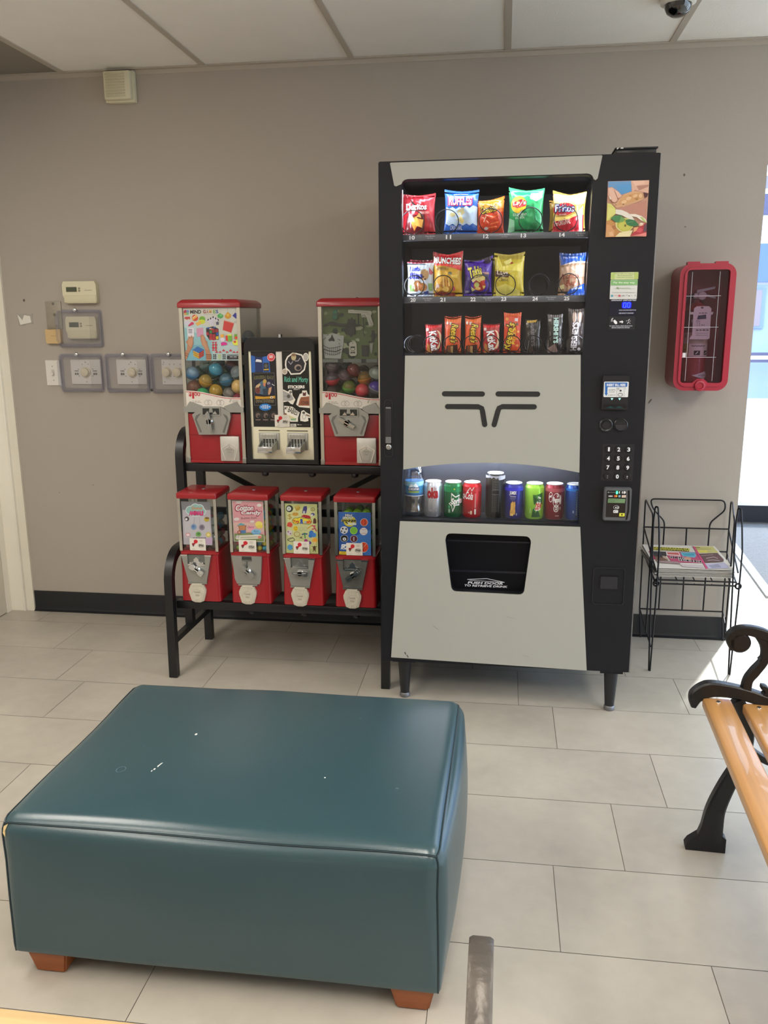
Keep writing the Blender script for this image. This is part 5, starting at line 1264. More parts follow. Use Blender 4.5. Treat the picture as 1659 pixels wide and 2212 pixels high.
A2 = [('p', 'f2a8b0', 1022, 328, 1393, 360, 1378, 862, 1017, 838), ('e', 'f8ece8', 1100, 348, 40, 14), ('e', 'f8ece8', 1060, 560, 35, 20), ('e', 'f8ece8', 1250, 600, 28, 14), ('e', 'f8ece8', 1350, 400, 30, 20), ('p', 'f4c4bc', 1020, 600, 1380, 620, 1378, 740, 1017, 720),
      ('t', 'b01848', 'Cotton', 1045, 375, 1290, 470, {'bold': .11, 'shear': .1, 'rot': .05}), ('t', 'b01848', 'Candy', 1108, 450, 1378, 535, {'bold': .11, 'shear': .1, 'rot': .05}), ('t', 'fff4f4', 'Cotton', 1056, 386, 1279, 459, {'bold': .04, 'shear': .1, 'rot': .05}), ('t', 'fff4f4', 'Candy', 1119, 461, 1367, 524, {'bold': .04, 'shear': .1, 'rot': .05}), ('t', '5c3c44', 'Bubble Gum', 1118, 540, 1310, 565, {'rot': .02}),
      ('p', '8a9a5c', 1020, 745, 1200, 738, 1380, 770, 1378, 862, 1017, 838), ('p', 'e0905c', 1080, 645, 1175, 645, 1165, 710, 1085, 710), ('r', '4a78b0', 1100, 705, 1165, 745), ('e', '7a3a30', 1083, 730, 22, 24), ('e', 'd89a80', 1083, 730, 14, 15), ('p', '5aa8b0', 1060, 640, 1110, 612, 1160, 632, 1150, 640), ('l', '3c3038', 4, 1060, 648, 1180, 648), ('l', '3c3038', 4, 1080, 650, 1090, 710), ('l', '3c3038', 4, 1170, 650, 1160, 710), ('e', 'f0dc6c', 1330, 640, 45, 40), ('e', 'e8d058', 1340, 670, 40, 20), ('e', 'f0a0b8', 1230, 680, 40, 28), ('t', '4c1c30', 'Cherry', 1190, 655, 1268, 690, {'shear': .2}), ('e', '8ac0e0', 1290, 735, 60, 36), ('t', '1c4c9c', 'Blue', 1265, 712, 1320, 735, {'shear': .2}), ('t', '1c4c9c', 'Raspberry', 1232, 740, 1345, 765, {'shear': .2}),
      ('rr', 'e8e0d0', 1035, 770, 1355, 820, 20), ('e', 'f4f0ec', 1060, 785, 24, 20), ('o', '2c2a28', 1060, 785, 24, 20, 3), ('t', '2c2a28', '$$', 1045, 775, 1076, 796), ('e', 'd87c6c', 1330, 802, 24, 18), ('r', 'b8b0a0', 1095, 790, 1300, 806)]
small(-.930, 'red candy machine with pink cotton candy gum card, second on the lower tier', q, (-.993, -.873, .541, .698), A2, 0, (-.973, -.905), '25\u00a2', -.75, 'wide', card_mat='f2ece4')
q = quad((148, 360), (575, 365), (600, 1030), (175, 1020))
A3 = [('p', 'd8d894', 148, 360, 575, 365, 600, 1030, 175, 1020), ('p', 'ece8a8', 180, 420, 540, 420, 570, 960, 200, 960), ('e', '1a1a1c', 213, 428, 47, 47), ('e', 'f0f0ea', 205, 428, 30, 30), ('t', '1a1a1c', '8', 197, 417, 213, 440), ('p', 'd0a83c', 280, 400, 330, 380, 358, 410, 345, 445, 300, 460), ('p', 'e0c060', 285, 400, 330, 385, 345, 405, 300, 425), ('p', '3c3488', 400, 395, 440, 390, 445, 430, 430, 490, 380, 485, 390, 430), ('e', 'e0e0e8', 405, 472, 14, 18), ('o', '5a5a3a', 520, 435, 28, 24, 6), ('e', 'c8b860', 520, 438, 14, 12), ('l', 'e8e4dc', 5, 450, 465, 480, 410), ('e', '6a60a0', 520, 500, 26, 20), ('e', 'e8e4ec', 510, 510, 14, 12),
      ('t', 'b0902c', '$', 190, 498, 245, 575), ('e', 'cfa040', 290, 500, 42, 24), ('e', 'b07a28', 275, 495, 9, 7), ('e', 'b07a28', 310, 498, 9, 7), ('p', 'b82430', 365, 530, 400, 505, 440, 510, 480, 520, 500, 555, 430, 550), ('p', '5a3020', 530, 560, 548, 545, 565, 570, 570, 610, 555, 625, 525, 620)] + \
     [('e', '4a4a2c', 300+dx, 590+dy, rx+6, ry+6) for dx, dy, rx, ry in ((0, 0, 45, 38), (60, -10, 50, 36), (120, 0, 50, 36), (165, 5, 36, 34))] + [('e', 'ecd83c', 300+dx, 590+dy, rx, ry) for dx, dy, rx, ry in ((0, 0, 45, 38), (60, -10, 50, 36), (120, 0, 50, 36), (165, 5, 36, 34))] + \
     [('t', 'c8302c', 'Toy', 258, 575, 345, 625, {'bold': .05}), ('t', '3858b4', 'R', 358, 560, 402, 628, {'bold': .08}), ('t', '9cb4d8', 'u', 408, 590, 440, 620, {'bold': .05}), ('t', 'e05028', 'sh', 440, 575, 500, 620, {'bold': .05}), ('p', 'd84838', 180, 660, 195, 610, 235, 605, 260, 640, 240, 675), ('e', 'ecc82c', 295, 690, 32, 34), ('e', '6a4c10', 283, 682, 5, 6), ('e', '6a4c10', 308, 678, 5, 6), ('l', '6a4c10', 5, 280, 702, 297, 710, 312, 700), ('o', 'c8c4a0', 370, 695, 24, 26, 6), ('o', 'c8c4a0', 425, 695, 24, 26, 6), ('l', 'e0a83c', 12, 455, 690, 510, 645), ('l', 'c83c5c', 13, 510, 650, 560, 655), ('l', 'c83c5c', 13, 530, 650, 575, 725), ('l', 'c83c5c', 13, 545, 690, 510, 700),
      ('e', 'd8c8d0', 215, 750, 38, 38), ('e', '8a5c70', 200, 735, 10, 10), ('e', '8a5c70', 230, 760, 9, 9), ('o', 'c08c40', 315, 765, 40, 34, 6), ('l', '2c4c8c', 16, 380, 770, 415, 760, 455, 762), ('l', '3c8c4c', 14, 415, 745, 425, 820), ('e', '3c78c8', 505, 745, 30, 30), ('e', '4888d4', 540, 775, 30, 30), ('e', '3c78c8', 495, 785, 26, 26), ('o', '3a3a30', 240, 840, 48, 26, 6), ('l', '3a3a30', 5, 190, 850, 270, 810), ('e', '7c6c4c', 370, 810, 14, 12), ('l', '7c6c4c', 3, 335, 800, 400, 825), ('l', '7c6c4c', 3, 350, 830, 390, 790), ('e', 'a83c80', 435, 850, 24, 20), ('e', '6c3c9c', 485, 880, 22, 20), ('e', 'f0a83c', 553, 845, 34, 30), ('e', 'e8c888', 553, 880, 18, 18), ('p', '4a98c8', 190, 930, 215, 905, 255, 915, 262, 960, 230, 985, 195, 965), ('e', '5c3a1c', 548, 950, 18, 30), ('l', '5c3a1c', 8, 515, 925, 535, 940, 580, 925), ('l', '5c3a1c', 8, 540, 975, 530, 1000), ('l', '5c3a1c', 8, 556, 975, 566, 1000)]
small(-.727, 'red candy machine with yellow assorted toys card, third on the lower tier', q, (-.791, -.668, .5025, .692), A3, 0, (-.761, -.701), '50\u00a2', 0, 'notch')
q = quad((865, 468), (1290, 478), (1300, 1045), (875, 1040))
A4 = [('p', '2f62b8', 865, 468, 1290, 478, 1300, 1045, 875, 1040), ('p', '4a84d4', 1100, 780, 1290, 700, 1300, 1045, 1000, 1045), ('p', '3a70c8', 865, 468, 1100, 474, 900, 700, 868, 700), ('e', 'ecd83c', 1015, 590, 80, 75), ('t', '20386c', 'Mini', 952, 490, 1050, 535, {'shear': .15, 'bold': .08}), ('t', 'f4f4f0', 'Mini', 956, 494, 1046, 531, {'shear': .15, 'bold': .03}), ('t', '20386c', 'SPORT', 918, 528, 1068, 568, {'shear': .2, 'bold': .08}), ('t', 'f4f4f0', 'SPORT', 922, 532, 1064, 564, {'shear': .2, 'bold': .04}), ('t', 'ecd83c', 'SPINNER', 906, 566, 1112, 608, {'shear': .15, 'bold': .1}), ('t', '14141c', 'SPINNER', 912, 570, 1106, 604, {'shear': .15, 'bold': .04}), ('t', 'f4f4f0', 'Balls', 985, 605, 1105, 642, {'shear': .15, 'bold': .05}), ('p', '14141c', 950, 600, 985, 605, 1000, 635),
      ('e', 'f0f0ec', 1205, 605, 50, 52), ('e', 'd84824', 1205, 605, 45, 47), ('o', '5c1c10', 1195, 605, 22, 47, 4), ('l', '5c1c10', 4, 1222, 562, 1222, 648), ('e', 'd8d8dc', 943, 710, 52, 50), ('e', '2a2a30', 925, 690, 12, 12), ('e', '2a2a30', 970, 695, 12, 12), ('e', '2a2a30', 950, 738, 13, 10), ('e', '2a2a30', 910, 725, 9, 12), ('e', 'b0d860', 1070, 715, 50, 50), ('e', '7cc03c', 1070, 715, 44, 44), ('e', 'e0dcdc', 1200, 725, 52, 50), ('l', 'c06060', 5, 1165, 690, 1200, 705, 1240, 690), ('l', 'c06060', 5, 1165, 760, 1200, 745, 1240, 760), ('e', 'd0d0d8', 945, 822, 52, 48), ('e', '15151b', 945, 822, 47, 44), ('e', 'e0e0e4', 948, 830, 24, 22), ('t', '15151b', '8', 940, 820, 956, 842, {'bold': .03}), ('e', 'd0c8d0', 1072, 825, 50, 48), ('e', '5c1c28', 1072, 825, 45, 43), ('r', 'b0a0a8', 1062, 800, 1080, 852), ('e', 'f0e0d8', 1200, 935, 62, 70), ('e', 'dc4420', 1205, 935, 56, 64), ('l', 'f0c8b0', 5, 1160, 985, 1240, 885), ('l', '7c2010', 4, 1180, 880, 1200, 935, 1195, 990),
      ('t', 'f4f4f4', 'SPIN', 905, 898, 1040, 945, {'shear': .1, 'bold': .06}), ('t', 'f4f4f4', 'FOR FUN', 900, 945, 1080, 972, {'shear': .1, 'bold': .05}), ('p', 'ecc82c', 878, 995, 1000, 998, 1000, 1040, 878, 1038), ('t', '3a3010', 'WARNING', 905, 1002, 965, 1015), ('l', '3a3010', 3, 890, 1025, 980, 1027)]
small(-.527, 'red candy machine with blue sport spinner balls card, fourth on the lower tier', q, (-.5895, -.4685, .5025, .665), A4, 0, (-.561, -.500), '50\u00a2', .65, 'notch', plate=M('6c6f6c', .45, .7, bump=.5, bscale=60, var=.3, vscale=40))

# candy and toys inside the four machines
def ball_master(r, m, band=None):
    mb = MB(); mb.sphere((0, 0, 0), r, m, 16, 10)
    if band:
        mb.lathe([(r*1.012, -.0009), (r*1.02, 0), (r*1.012, .0009)], (0, 0, 0), band, 20)
    me = mb.build('m'); d_ = me.data; bpy.data.objects.remove(me)
    return d_
def fill(name, cat, group, xc, r, top, palette, seed, skip=None, jit=.12, side=True):
    rn = random.Random(seed)
    ms = [(ball_master(r, m, b), lb) for m, b, lb in palette]
    s_ = 2.04*r
    nx = int(.132/s_); ny = int(.140/s_); nz = int((top-.501)/s_)
    x0 = xc-(nx-1)*s_/2; y0 = -.555-(ny-1)*s_/2
    for k in range(nz):
        for j in range(ny):
            for i in range(nx):
                shell = j == 0 or i == nx-1 or i == 0 or k == nz-1
                if not shell:
                    continue
                if skip and skip(i, j, k, nx, ny, nz):
                    continue
                me, lb = rn.choice(ms)
                o = bpy.data.objects.new(name, me); COL.objects.link(o)
                o.location = (x0+i*s_+rn.uniform(-1, 1)*r*jit*.3, y0+j*s_+rn.uniform(-1, 1)*r*jit*.3, .5015+r+k*s_*.985)
                o.rotation_euler = (rn.random()*6, rn.random()*6, rn.random()*6)
                tag(o, lb, cat, group)
GC = lambda c: M(c, .28, coat=.3)
fill('gumball', 'gumball', 'gumballs in the cotton candy machine', -.930, .0100, .665, [(GC('d8c22c'), None, 'yellow gumball in the pink cotton candy card machine'), (GC('2a8fa8'), None, 'teal gumball in the pink cotton candy card machine'), (GC('e0606c'), None, 'pink gumball in the pink cotton candy card machine'), (GC('d8c838'), None, 'yellow gumball in the pink cotton candy card machine'), (GC('88a83c'), None, 'green gumball in the pink cotton candy card machine')], 5,
     skip=lambda i, j, k, nx, ny, nz: j == 0 and 2 <= i <= nx-3 and k > 1)
def cp(c, a=.55):
    return M(c, .15, kind='clear', alpha=a, coat=.6)
fill('toy_capsule', 'capsule', 'capsules in the donut animal machine', -1.129, .0155, .628, [(cp('c8d0c8'), CHROME, 'pale clear capsule in the donut animal card machine'), (cp('c86070', .8), M('b04858', .4), 'rosy capsule in the donut animal card machine'), (cp('6aa8c8', .8), M('5090b0', .4), 'blue capsule in the donut animal card machine'), (cp('8a7a70'), M('6a5a50', .4), 'smoky capsule in the donut animal card machine')], 8)
fill('toy_capsule', 'capsule', 'capsules in the assorted toy machine', -.727, .0165, .66, [(cp('7a4030', .7), M('6a3020', .4), 'rust brown capsule in the yellow toy card machine'), (cp('8a8a88'), M('7a7a78', .4), 'smoky clear capsule in the yellow toy card machine'), (cp('a02830', .8), M('901820', .4), 'dark red capsule in the yellow toy card machine')], 9)
fill('spinner_ball', 'ball', 'balls in the sport spinner machine', -.527, .0165, .695, [(cp('9ad02c', .9), None, 'lime green ball in the blue spinner card machine'), (cp('dcd4d4', .9), M('c04850', .4), 'white ball in the blue spinner card machine'), (cp('8cc82c', .9), None, 'lime green ball in the blue spinner card machine')], 10, jit=.05)

# ---- two tall capsule machines
SV = M('c9c6ba', .3, .85)
def big(xc, label, hang):
    t = thing('capsule_machine', label, 'toy machine', (xc, -.34, .814), 'tall red capsule machines on the upper tier')
    x0, x1 = xc-.1185, xc+.1185
    yf, yb = -.478, -.205
    mb = MB(); mb.box(x0+.008, x1-.008, yf+.004, yb, .8145, 1.005, RD, .002)
    mb.box(x0+.008, x1-.008, yf+.0025, yf+.006, .9225, .9245, M('7c1018', .5)).box(x0+.008, x1-.008, yf+.001, yf+.006, .8145, .826, RD)
    mb.build('base', t)
    mb = MB(); mb.box(x0+.01, x1-.01, yf+.01, yb, 1.005, 1.022, M('3a3a3c', .5)); mb.build('hopper_floor', t)
    for x in (x0+.0065, x1-.0065):
        for y in (yf+.0035, yb-.0035):
            mb = MB()
            mb.prism([(x-.0065, y-.0035), (x+.0065, y-.0035), (x+.0065, y+.0035), (x-.0065, y+.0035)], .818, 1.405, SV, axis='z')
            mb.box(x-.008, x+.008, y-.005, y+.005, .814, .836, M('97958d', .4, .7), .001)
            mb.build('corner_post', t)
    for a, b, c_, d_ in ((x0+.012, x1-.012, yf+.001, yf+.003), (x0+.012, x1-.012, yb-.003, yb-.001), (x0+.001, x0+.003, yf+.008, yb-.008), (x1-.003, x1-.001, yf+.008, yb-.008)):
        mb = MB(); mb.box(a, b, c_, d_, 1.02, 1.405, GLASS); mb.build('pane', t)
    mb = MB()
    A = rrect(-.1235, -.1435, .1235, .1435, .006, 3); n = len(A)
    lv = [(1.402, .985, .985), (1.404, 1, 1), (1.417, 1, 1), (1.421, .985, .985), (1.430, .90, .93), (1.4325, .84, .88)]
    V = [(xc+p[0]*k, -.3415+p[1]*k2, z) for z, k, k2 in lv for p in A]
    F = [(i*n+j, i*n+(j+1) % n, (i+1)*n+(j+1) % n, (i+1)*n+j) for i in range(len(lv)-1) for j in range(n)] + [tuple(range(n)), tuple(range((len(lv)-1)*n+n-1, (len(lv)-1)*n-1, -1))]
    mb.add(V, F, RD); bmesh.ops.recalc_face_normals(mb.bm, faces=mb.bm.faces[:])
    ld = mb.build('lid', t)
    mb = MB(); mb.lathe([(.010, 1.432), (.010, 1.437), (.006, 1.438), (0, 1.437)], (xc, -.34, 0), CHROME, 18); mb.build('lock', ld)
    # price label with the wavy top
    mb = MB()
    wv = [(x0+.010+k*(x1-x0-.020)/20, 1.081+.0125*math.cos(k/20*PI*1.12-.1)-.001*(k/20)) for k in range(21)]
    mb.prism([(x0+.010, 1.030), (x1-.010, 1.030)] + wv[::-1], yf-.0008, yf+.0006, M('d9d2c8', .5))
    RDm = 'b4202c'
    L_ = []
    for p in wv:
        L_ += [p[0], -p[1]+.0045]
    mb.art([tuple(['l', RDm, .0022]+L_), ('t', RDm, '$', x0+.021, -1.087, x0+.033, -1.070, {'bold': .05}), ('t', RDm, '1', x0+.0345, -1.086, x0+.0425, -1.063, {'bold': .06}), ('t', RDm, '00', x0+.0435, -1.0875, x0+.067, -1.0725, {'bold': .02}),
            ('d', '9a8f88', x0+.033, -1.0545, x0+.065, -1.0525, 3), ('d', '9a8f88', x0+.025, -1.0495, x0+.07, -1.0475, 5)] +
           [('o', '8a857e', xc+dx, -1.0475, .0095, .0095, .0012) for dx in (-.027, -.015, .021, .033)] + [('t', '8a857e', '2 Quarters', xc-.031, -1.0605, xc-.011, -1.0575), ('t', '8a857e', '2 Quarters', xc+.017, -1.0605, xc+.037, -1.0575), ('t', '7a756e', 'Satisfaction', xc+.075, -1.058, xc+.098, -1.0545), ('t', '7a756e', 'Guaranteed', xc+.075, -1.053, xc+.098, -1.0495), ('p', 'b0aaa0', xc+.062, -1.050, xc+.067, -1.066, xc+.072, -1.062, xc+.068, -1.05)],
           onxz(yf-.0008), step=.00004)
    mb.build('price_label', t)
    # die cast collar and coin plate
    mb = MB()
    mb.prism([(x0-.001, 1.012), (xc-.062, 1.012), (xc-.042, 1.030), (xc-.046, 1.036), (x0+.026, 1.052), (x0+.012, 1.033), (x0-.001, 1.031)], yf-.009, yf+.002, ZN)
    mb.prism([(x1+.001, 1.012), (xc+.062, 1.012), (xc+.042, 1.030), (xc+.046, 1.036), (x1-.026, 1.052), (x1-.012, 1.033), (x1+.001, 1.031)], yf-.009, yf+.002, ZN)
    mb.prism([(xc-.083, 1.003), (xc-.042, 1.034), (xc+.030, 1.034), (xc+.068, 1.012), (xc+.070, .996), (xc+.050, .928), (xc-.060, .926)], yf-.016, yf+.001, ZN)
    mb.prism([(xc-.067, 1.000), (xc-.050, 1.008), (xc-.066, .985), (xc-.048, .937), (xc-.053, .934), (xc-.073, .985)], yf-.018, yf-.015, ZD).prism([(xc+.055, 1.000), (xc+.040, 1.008), (xc+.054, .985), (xc+.036, .937), (xc+.041, .934), (xc+.060, .985)], yf-.018, yf-.015, ZD)
    mb.prism([(xc-.043, 1.000), (xc+.031, 1.000), (xc+.031, 1.032), (xc-.043, 1.032)], yf-.0195, yf-.015, ZN, holes=[[(xc-.039, 1.004), (xc+.027, 1.004), (xc+.027, 1.028), (xc-.039, 1.028)]])
    mb.prism([(xc-.039, 1.004), (xc+.027, 1.004), (xc+.027, 1.028), (xc-.039, 1.028)], yf-.0168, yf-.0155, M('3f403e', .4, .7))
    mb.prism([(xc-.030, 1.006), (xc-.012, 1.006), (xc-.020, 1.018)], yf-.019, yf-.016, CHROME).prism([(xc-.002, 1.006), (xc+.018, 1.006), (xc+.010, 1.018)], yf-.019, yf-.016, CHROME).prism([(xc-.014, 1.012), (xc+.002, 1.012), (xc-.001, 1.029), (xc-.011, 1.029)], yf-.020, yf-.016, ZN)
    me = mb.build('coin_mechanism', t)
    mb = MB(); hx, hz = xc-.012, .978
    mb.lathe([(.014, .015), (.014, .026), (.010, .030), (.010, .036), (0, .036)], (hx, yf, hz), CHROME, 24, axis='y')
    c_, s_ = math.cos(hang), math.sin(hang)
    P = [(hx+u*c_-v*s_, hz+u*s_+v*c_) for u, v in [(-.034, -.007), (-.012, -.008), (.012, -.008), (.034, -.007), (.034, .007), (.012, .008), (-.012, .008), (-.034, .007)]]
    mb.prism(P, yf-.036, yf-.027, ZN)
    mb.prism([(hx+u*c_-v*s_, hz+u*s_+v*c_) for u, v in [(-.032, -.002), (.032, -.002), (.032, .002), (-.032, .002)]], yf-.039, yf-.035, CHROME)
    mb.build('turn_handle', me)
    fx0, fx1 = xc+.022, xc+.096
    mb = MB(); mb.box(fx0, fx1, yf-.012, yf+.003, .824, .920, M('cbc9c2', .4, .6, bump=.1, bscale=90), .002)
    fc = (fx0+fx1)/2; K = M('e2e0da', .3, .7)
    for s_ in (-1, 1):
        mb.prism([(fc+s_*.004, .893), (fc+s_*.033, .876), (fc+s_*.033, .872), (fc+s_*.020, .829), (fc+s_*.016, .829), (fc+s_*.029, .872), (fc+s_*.004, .887)], yf-.0145, yf-.0115, K)
        mb.prism([(fc+s_*.002, .884), (fc+s_*.024, .871), (fc+s_*.024, .868), (fc+s_*.002, .880)], yf-.0140, yf-.0115, K)
    mb.prism([(fc, .886), (fc+.017, .872), (fc+.010, .838), (fc-.010, .838), (fc-.017, .872)], yf-.0135, yf-.0115, M('b9b7b0', .4, .6))
    mb.art([('t', '77756f', 'THANK', fc-.011, -.872, fc+.011, -.866), ('t', '77756f', 'YOU', fc-.007, -.862, fc+.007, -.856)], onxz(yf-.0135), step=.0001)
    mb.build('chute_door', t)
    return t
b1 = big(-1.0965, 'tall red capsule machine with a puzzle toys poster, left on the upper tier', -1.45)
b2 = big(-.563, 'tall red capsule machine with a green toy display panel, beside the vending machine', -.5)
# poster of the left one
mb = MB(); mb.prism([(-1.198, 1.207), (-.990, 1.207), (-.990, 1.402), (-1.198, 1.402)], -.4745, -.4738, M('ece6da', .5))
q = quad((240, 222), (1310, 222), (1350, 1310), (275, 1318))
P1 = [('p', 'd8e8ea', 245, 500, 700, 600, 1340, 1000, 1350, 1310, 275, 1318), ('p', 'a8d8e0', 250, 620, 800, 900, 830, 1318, 275, 1318), ('p', '8cc8dc', 310, 990, 700, 990, 700, 1318, 290, 1318),
      ('e', 'c8344c', 285, 310, 38, 46), ('e', '8a9ad0', 330, 300, 30, 36), ('e', '8ac08a', 320, 345, 34, 30), ('e', 'e8b060', 280, 350, 30, 26), ('t', '2a2a2c', 'MIND', 378, 268, 600, 345, {'bold': .04})] + \
     [('t', c, s, x, 268, x+52, 340, {'bold': .03}) for c, s, x in (('b03038', 'G', 640), ('d06a60', 'A', 700), ('e8b858', 'M', 760), ('7cae54', 'E', 842), ('3a60b0', 'S', 894))] + \
     [('l', '8f8a86', 4, 640, 365, 900, 365), ('l', '9a968e', 3, 985, 230, 985, 335), ('l', '9a968e', 3, 1132, 230, 1132, 310), ('l', '9a968e', 3, 1285, 230, 1285, 320), ('p', '4ca858', 925, 380, 975, 335, 1045, 375, 1035, 425, 985, 450, 935, 430), ('p', '7ac878', 960, 370, 1000, 355, 1030, 380, 990, 410), ('p', 'd89c34', 1070, 390, 1130, 310, 1200, 370, 1190, 425, 1135, 460, 1080, 430), ('p', 'ecbc4c', 1100, 370, 1140, 340, 1165, 380, 1130, 410), ('p', '34349c', 1225, 390, 1285, 325, 1308, 350, 1306, 460),
      ('p', 'c84848', 255, 440, 280, 405, 375, 405, 378, 460, 330, 450, 325, 470), ('e', 'd8502c', 475, 430, 62, 66), ('l', 'f0b458', 34, 425, 460, 520, 390), ('l', 'f4dca0', 14, 425, 430, 500, 375), ('e', '7cb43c', 620, 455, 62, 58), ('e', 'd8dc3c', 610, 510, 68, 46), ('p', 'f0b858', 480, 540, 590, 490, 600, 550, 520, 600), ('e', 'd8d0e0', 320, 530, 60, 44), ('p', 'd83868', 330, 590, 400, 515, 440, 520, 455, 560, 350, 608)] + \
     [('p', 'dcd4e4', 840, 610, 700+k*72, 480-abs(2-k)*-24-50, 760+k*72, 450-abs(2-k)*-24-50) for k in range(5)] + [('e', '2c2a34', 740+k*50, 470-(2-abs(2-k))*26, 12, 22, .6-k*.3) for k in range(5)] + [('p', '5a5870', 895, 520, 945, 505, 955, 570, 905, 580)] + \
     [('p', 'ece4ec', 315, 640, 445, 630, 455, 830, 320, 840)] + [('r', '6a6470', 335, 660+k*24, 415, 672+k*24) for k in range(4)] + [('p', 'd89ab8', 500, 645, 635, 635, 640, 800, 510, 830), ('p', 'd4403c', 1060, 480, 1260, 540, 1200, 735, 1030, 680), ('l', 'eeb0a0', 6, 1065, 490, 1250, 548), ('o', '8f8a86', 1290, 520, 26, 20, 6),
      # scrambled cube, solid cube
      ('p', '3a2c2e', 695, 640, 840, 605, 945, 655, 950, 880, 760, 888, 700, 790)] + \
     [('p', c, x, y, x+w, y-8, x+w+2, y+52, x+4, y+58) for c, x, y, w in (('b8303c', 758, 765, 56), ('b8303c', 822, 775, 56), ('c0343c', 760, 830, 56), ('b8303c', 822, 838, 56), ('3c8c4c', 765, 695, 46), ('a82c38', 820, 680, 50), ('a82c38', 880, 670, 56), ('c0343c', 700, 730, 44), ('2c58a8', 895, 735, 46), ('ecc83c', 890, 815, 52))] + \
     [('p', '2c58a8', 705, 635, 760, 618, 775, 640, 720, 660), ('p', 'ece8dc', 770, 640, 830, 650, 830, 665, 760, 665), ('p', '2c58a8', 830, 625, 880, 612, 900, 630, 850, 645), ('p', 'c84838', 770, 660, 830, 650, 870, 665, 800, 685),
      ('p', '2a2a34', 420, 1095, 515, 1022, 645, 1092, 640, 1215, 540, 1282, 432, 1215)] + \
     [('p', '3a78c8', 520+(i-j)*41-0, 1030+(i+j)*23, 556+(i-j)*41, 1052+(i+j)*23, 520+(i-j)*41, 1072+(i+j)*23, 484+(i-j)*41, 1050+(i+j)*23) for i in range(3) for j in range(3)] + \
     [('p', 'e8b83c', 428+i*39, 1106+i*20+j*40, 462+i*39, 1124+i*20+j*40, 464+i*39, 1158+i*20+j*40, 431+i*39, 1140+i*20+j*40) for i in range(3) for j in range(3)] + \
     [('p', 'd0483c', 546+i*33, 1164-i*23+j*40, 574+i*33, 1146-i*23+j*40, 572+i*33, 1180-i*23+j*40, 546+i*33, 1198-i*23+j*40) for i in range(3) for j in range(3)] + \
     [('p', 'c08868', 260, 1130, 300, 1090, 310, 980, 275, 910, 300, 915, 330, 860, 345, 800, 375, 830, 400, 780, 420, 840, 440, 800, 430, 900, 440, 960, 400, 1060, 330, 1170, 290, 1300, 262, 1290), ('p', 'd09878', 320, 960, 340, 860, 420, 840, 420, 950, 380, 1040), ('l', '8a5038', 14, 258, 1160, 330, 1190), ('l', '7a4028', 14, 258, 1200, 318, 1230), ('p', 'c08868', 580, 790, 600, 775, 650, 790, 690, 900, 715, 910, 720, 980, 750, 1080, 790, 1200, 790, 1312, 690, 1312, 690, 1200, 660, 1060, 610, 990, 585, 900), ('p', 'd09878', 600, 820, 640, 800, 690, 960, 730, 1100, 690, 1080, 620, 980), ('l', '7a4028', 16, 680, 1190, 800, 1200), ('l', '8a5038', 14, 682, 1225, 802, 1235), ('l', '7a4028', 14, 684, 1260, 802, 1268)] + \
     [('p', 'c83040', 806+i*56+dx, 925+j*62, 862+i*56+dx, 925+j*62, 834+i*56+dx, 960+j*62) for j in range(3) for i in range(2) for dx in (0,)] + [('p', 'c83040', 806+i*56, 985+j*62, 862+i*56, 985+j*62, 834+i*56, 950+j*62) for j in range(3) for i in range(2)] + [('p', 'b83848', 870+k*70, 1150-(30 if k in (2, 4) else 0), 940+k*70, 1150-(30 if k in (2, 4) else 0), 905+k*70, 1112-(40 if k in (2, 4) else 0)) for k in range(7)] + \
     [('e', '2a2a30', 845+i*36, 1195+j*38, 12, 16) for i in range(2) for j in range(3)] + [('e', 'b8cc7c', 942+i*36, 1195+j*38, 12, 16) for i in range(2) for j in range(3)] + [('e', '2a2a30', 1035+i*36, 1195+j*38, 12, 16) for i in range(2) for j in range(3)] + [('r', '1c1c20', 1112, 1212, 1345, 1285), ('r', '3a3a40', 1112, 1186, 1345, 1196), ('d', 'b8b8bc', 1170, 1227, 1310, 1243, 2), ('l', '8a8a90', 4, 1140, 1265, 1320, 1265),
      ('p', 'e0a848', 985, 775, 1050, 765, 1055, 830, 990, 840), ('e', 'd8d0e0', 1030, 880, 46, 44), ('p', 'd0288c', 995, 945, 1040, 930, 1110, 940, 1115, 985, 1000, 1002), ('p', 'd8dc4c', 1120, 775, 1210, 770, 1220, 860, 1130, 870), ('p', 'c83c34', 1085, 800, 1130, 790, 1140, 915, 1095, 900), ('p', '6cb040', 1135, 795, 1215, 800, 1215, 910, 1140, 925), ('p', '6a9c34', 1262, 765, 1320, 765, 1320, 860, 1262, 870), ('p', 'd8dc4c', 1220, 930, 1330, 870, 1335, 1000, 1250, 990), ('e', 'd8482c', 1300, 840, 28, 30), ('e', 'c83c34', 1275, 925, 26, 22)]
mb.art(P1, onplane(q, -1.198, -.990, 1.207, 1.402, -.4745), step=.00002)
mb.build('poster', b1)
# display panel of the right one: a clear case over a camouflage backing with toys fixed on it
mb = MB(); mb.prism([(-.668, 1.212), (-.462, 1.212), (-.462, 1.400), (-.668, 1.400)], -.460, -.459, M('6a7a48', .7))
q = quad((130, 215), (1140, 215), (1150, 1120), (140, 1120))
rn = random.Random(3)
camo = []
for k in range(46):
    x, y, r_ = rn.uniform(150, 1120), rn.uniform(240, 1100), rn.uniform(40, 110)
    camo.append(tuple(['p', rn.choice(['3a4a30', '8a9a60', '2a3428', 'a8b080', '566a3c', 'c0c4a0'])] + [v for i in range(9) for v in (min(1138, max(132, x+r_*rn.uniform(.5, 1)*math.cos(i*.7))), min(1118, max(217, y+r_*rn.uniform(.3, .8)*math.sin(i*.7))))]))
mb.art(camo, onplane(q, -.668, -.462, 1.212, 1.400, -.460), step=.00003)
bk = mb.build('display_backing', b2)
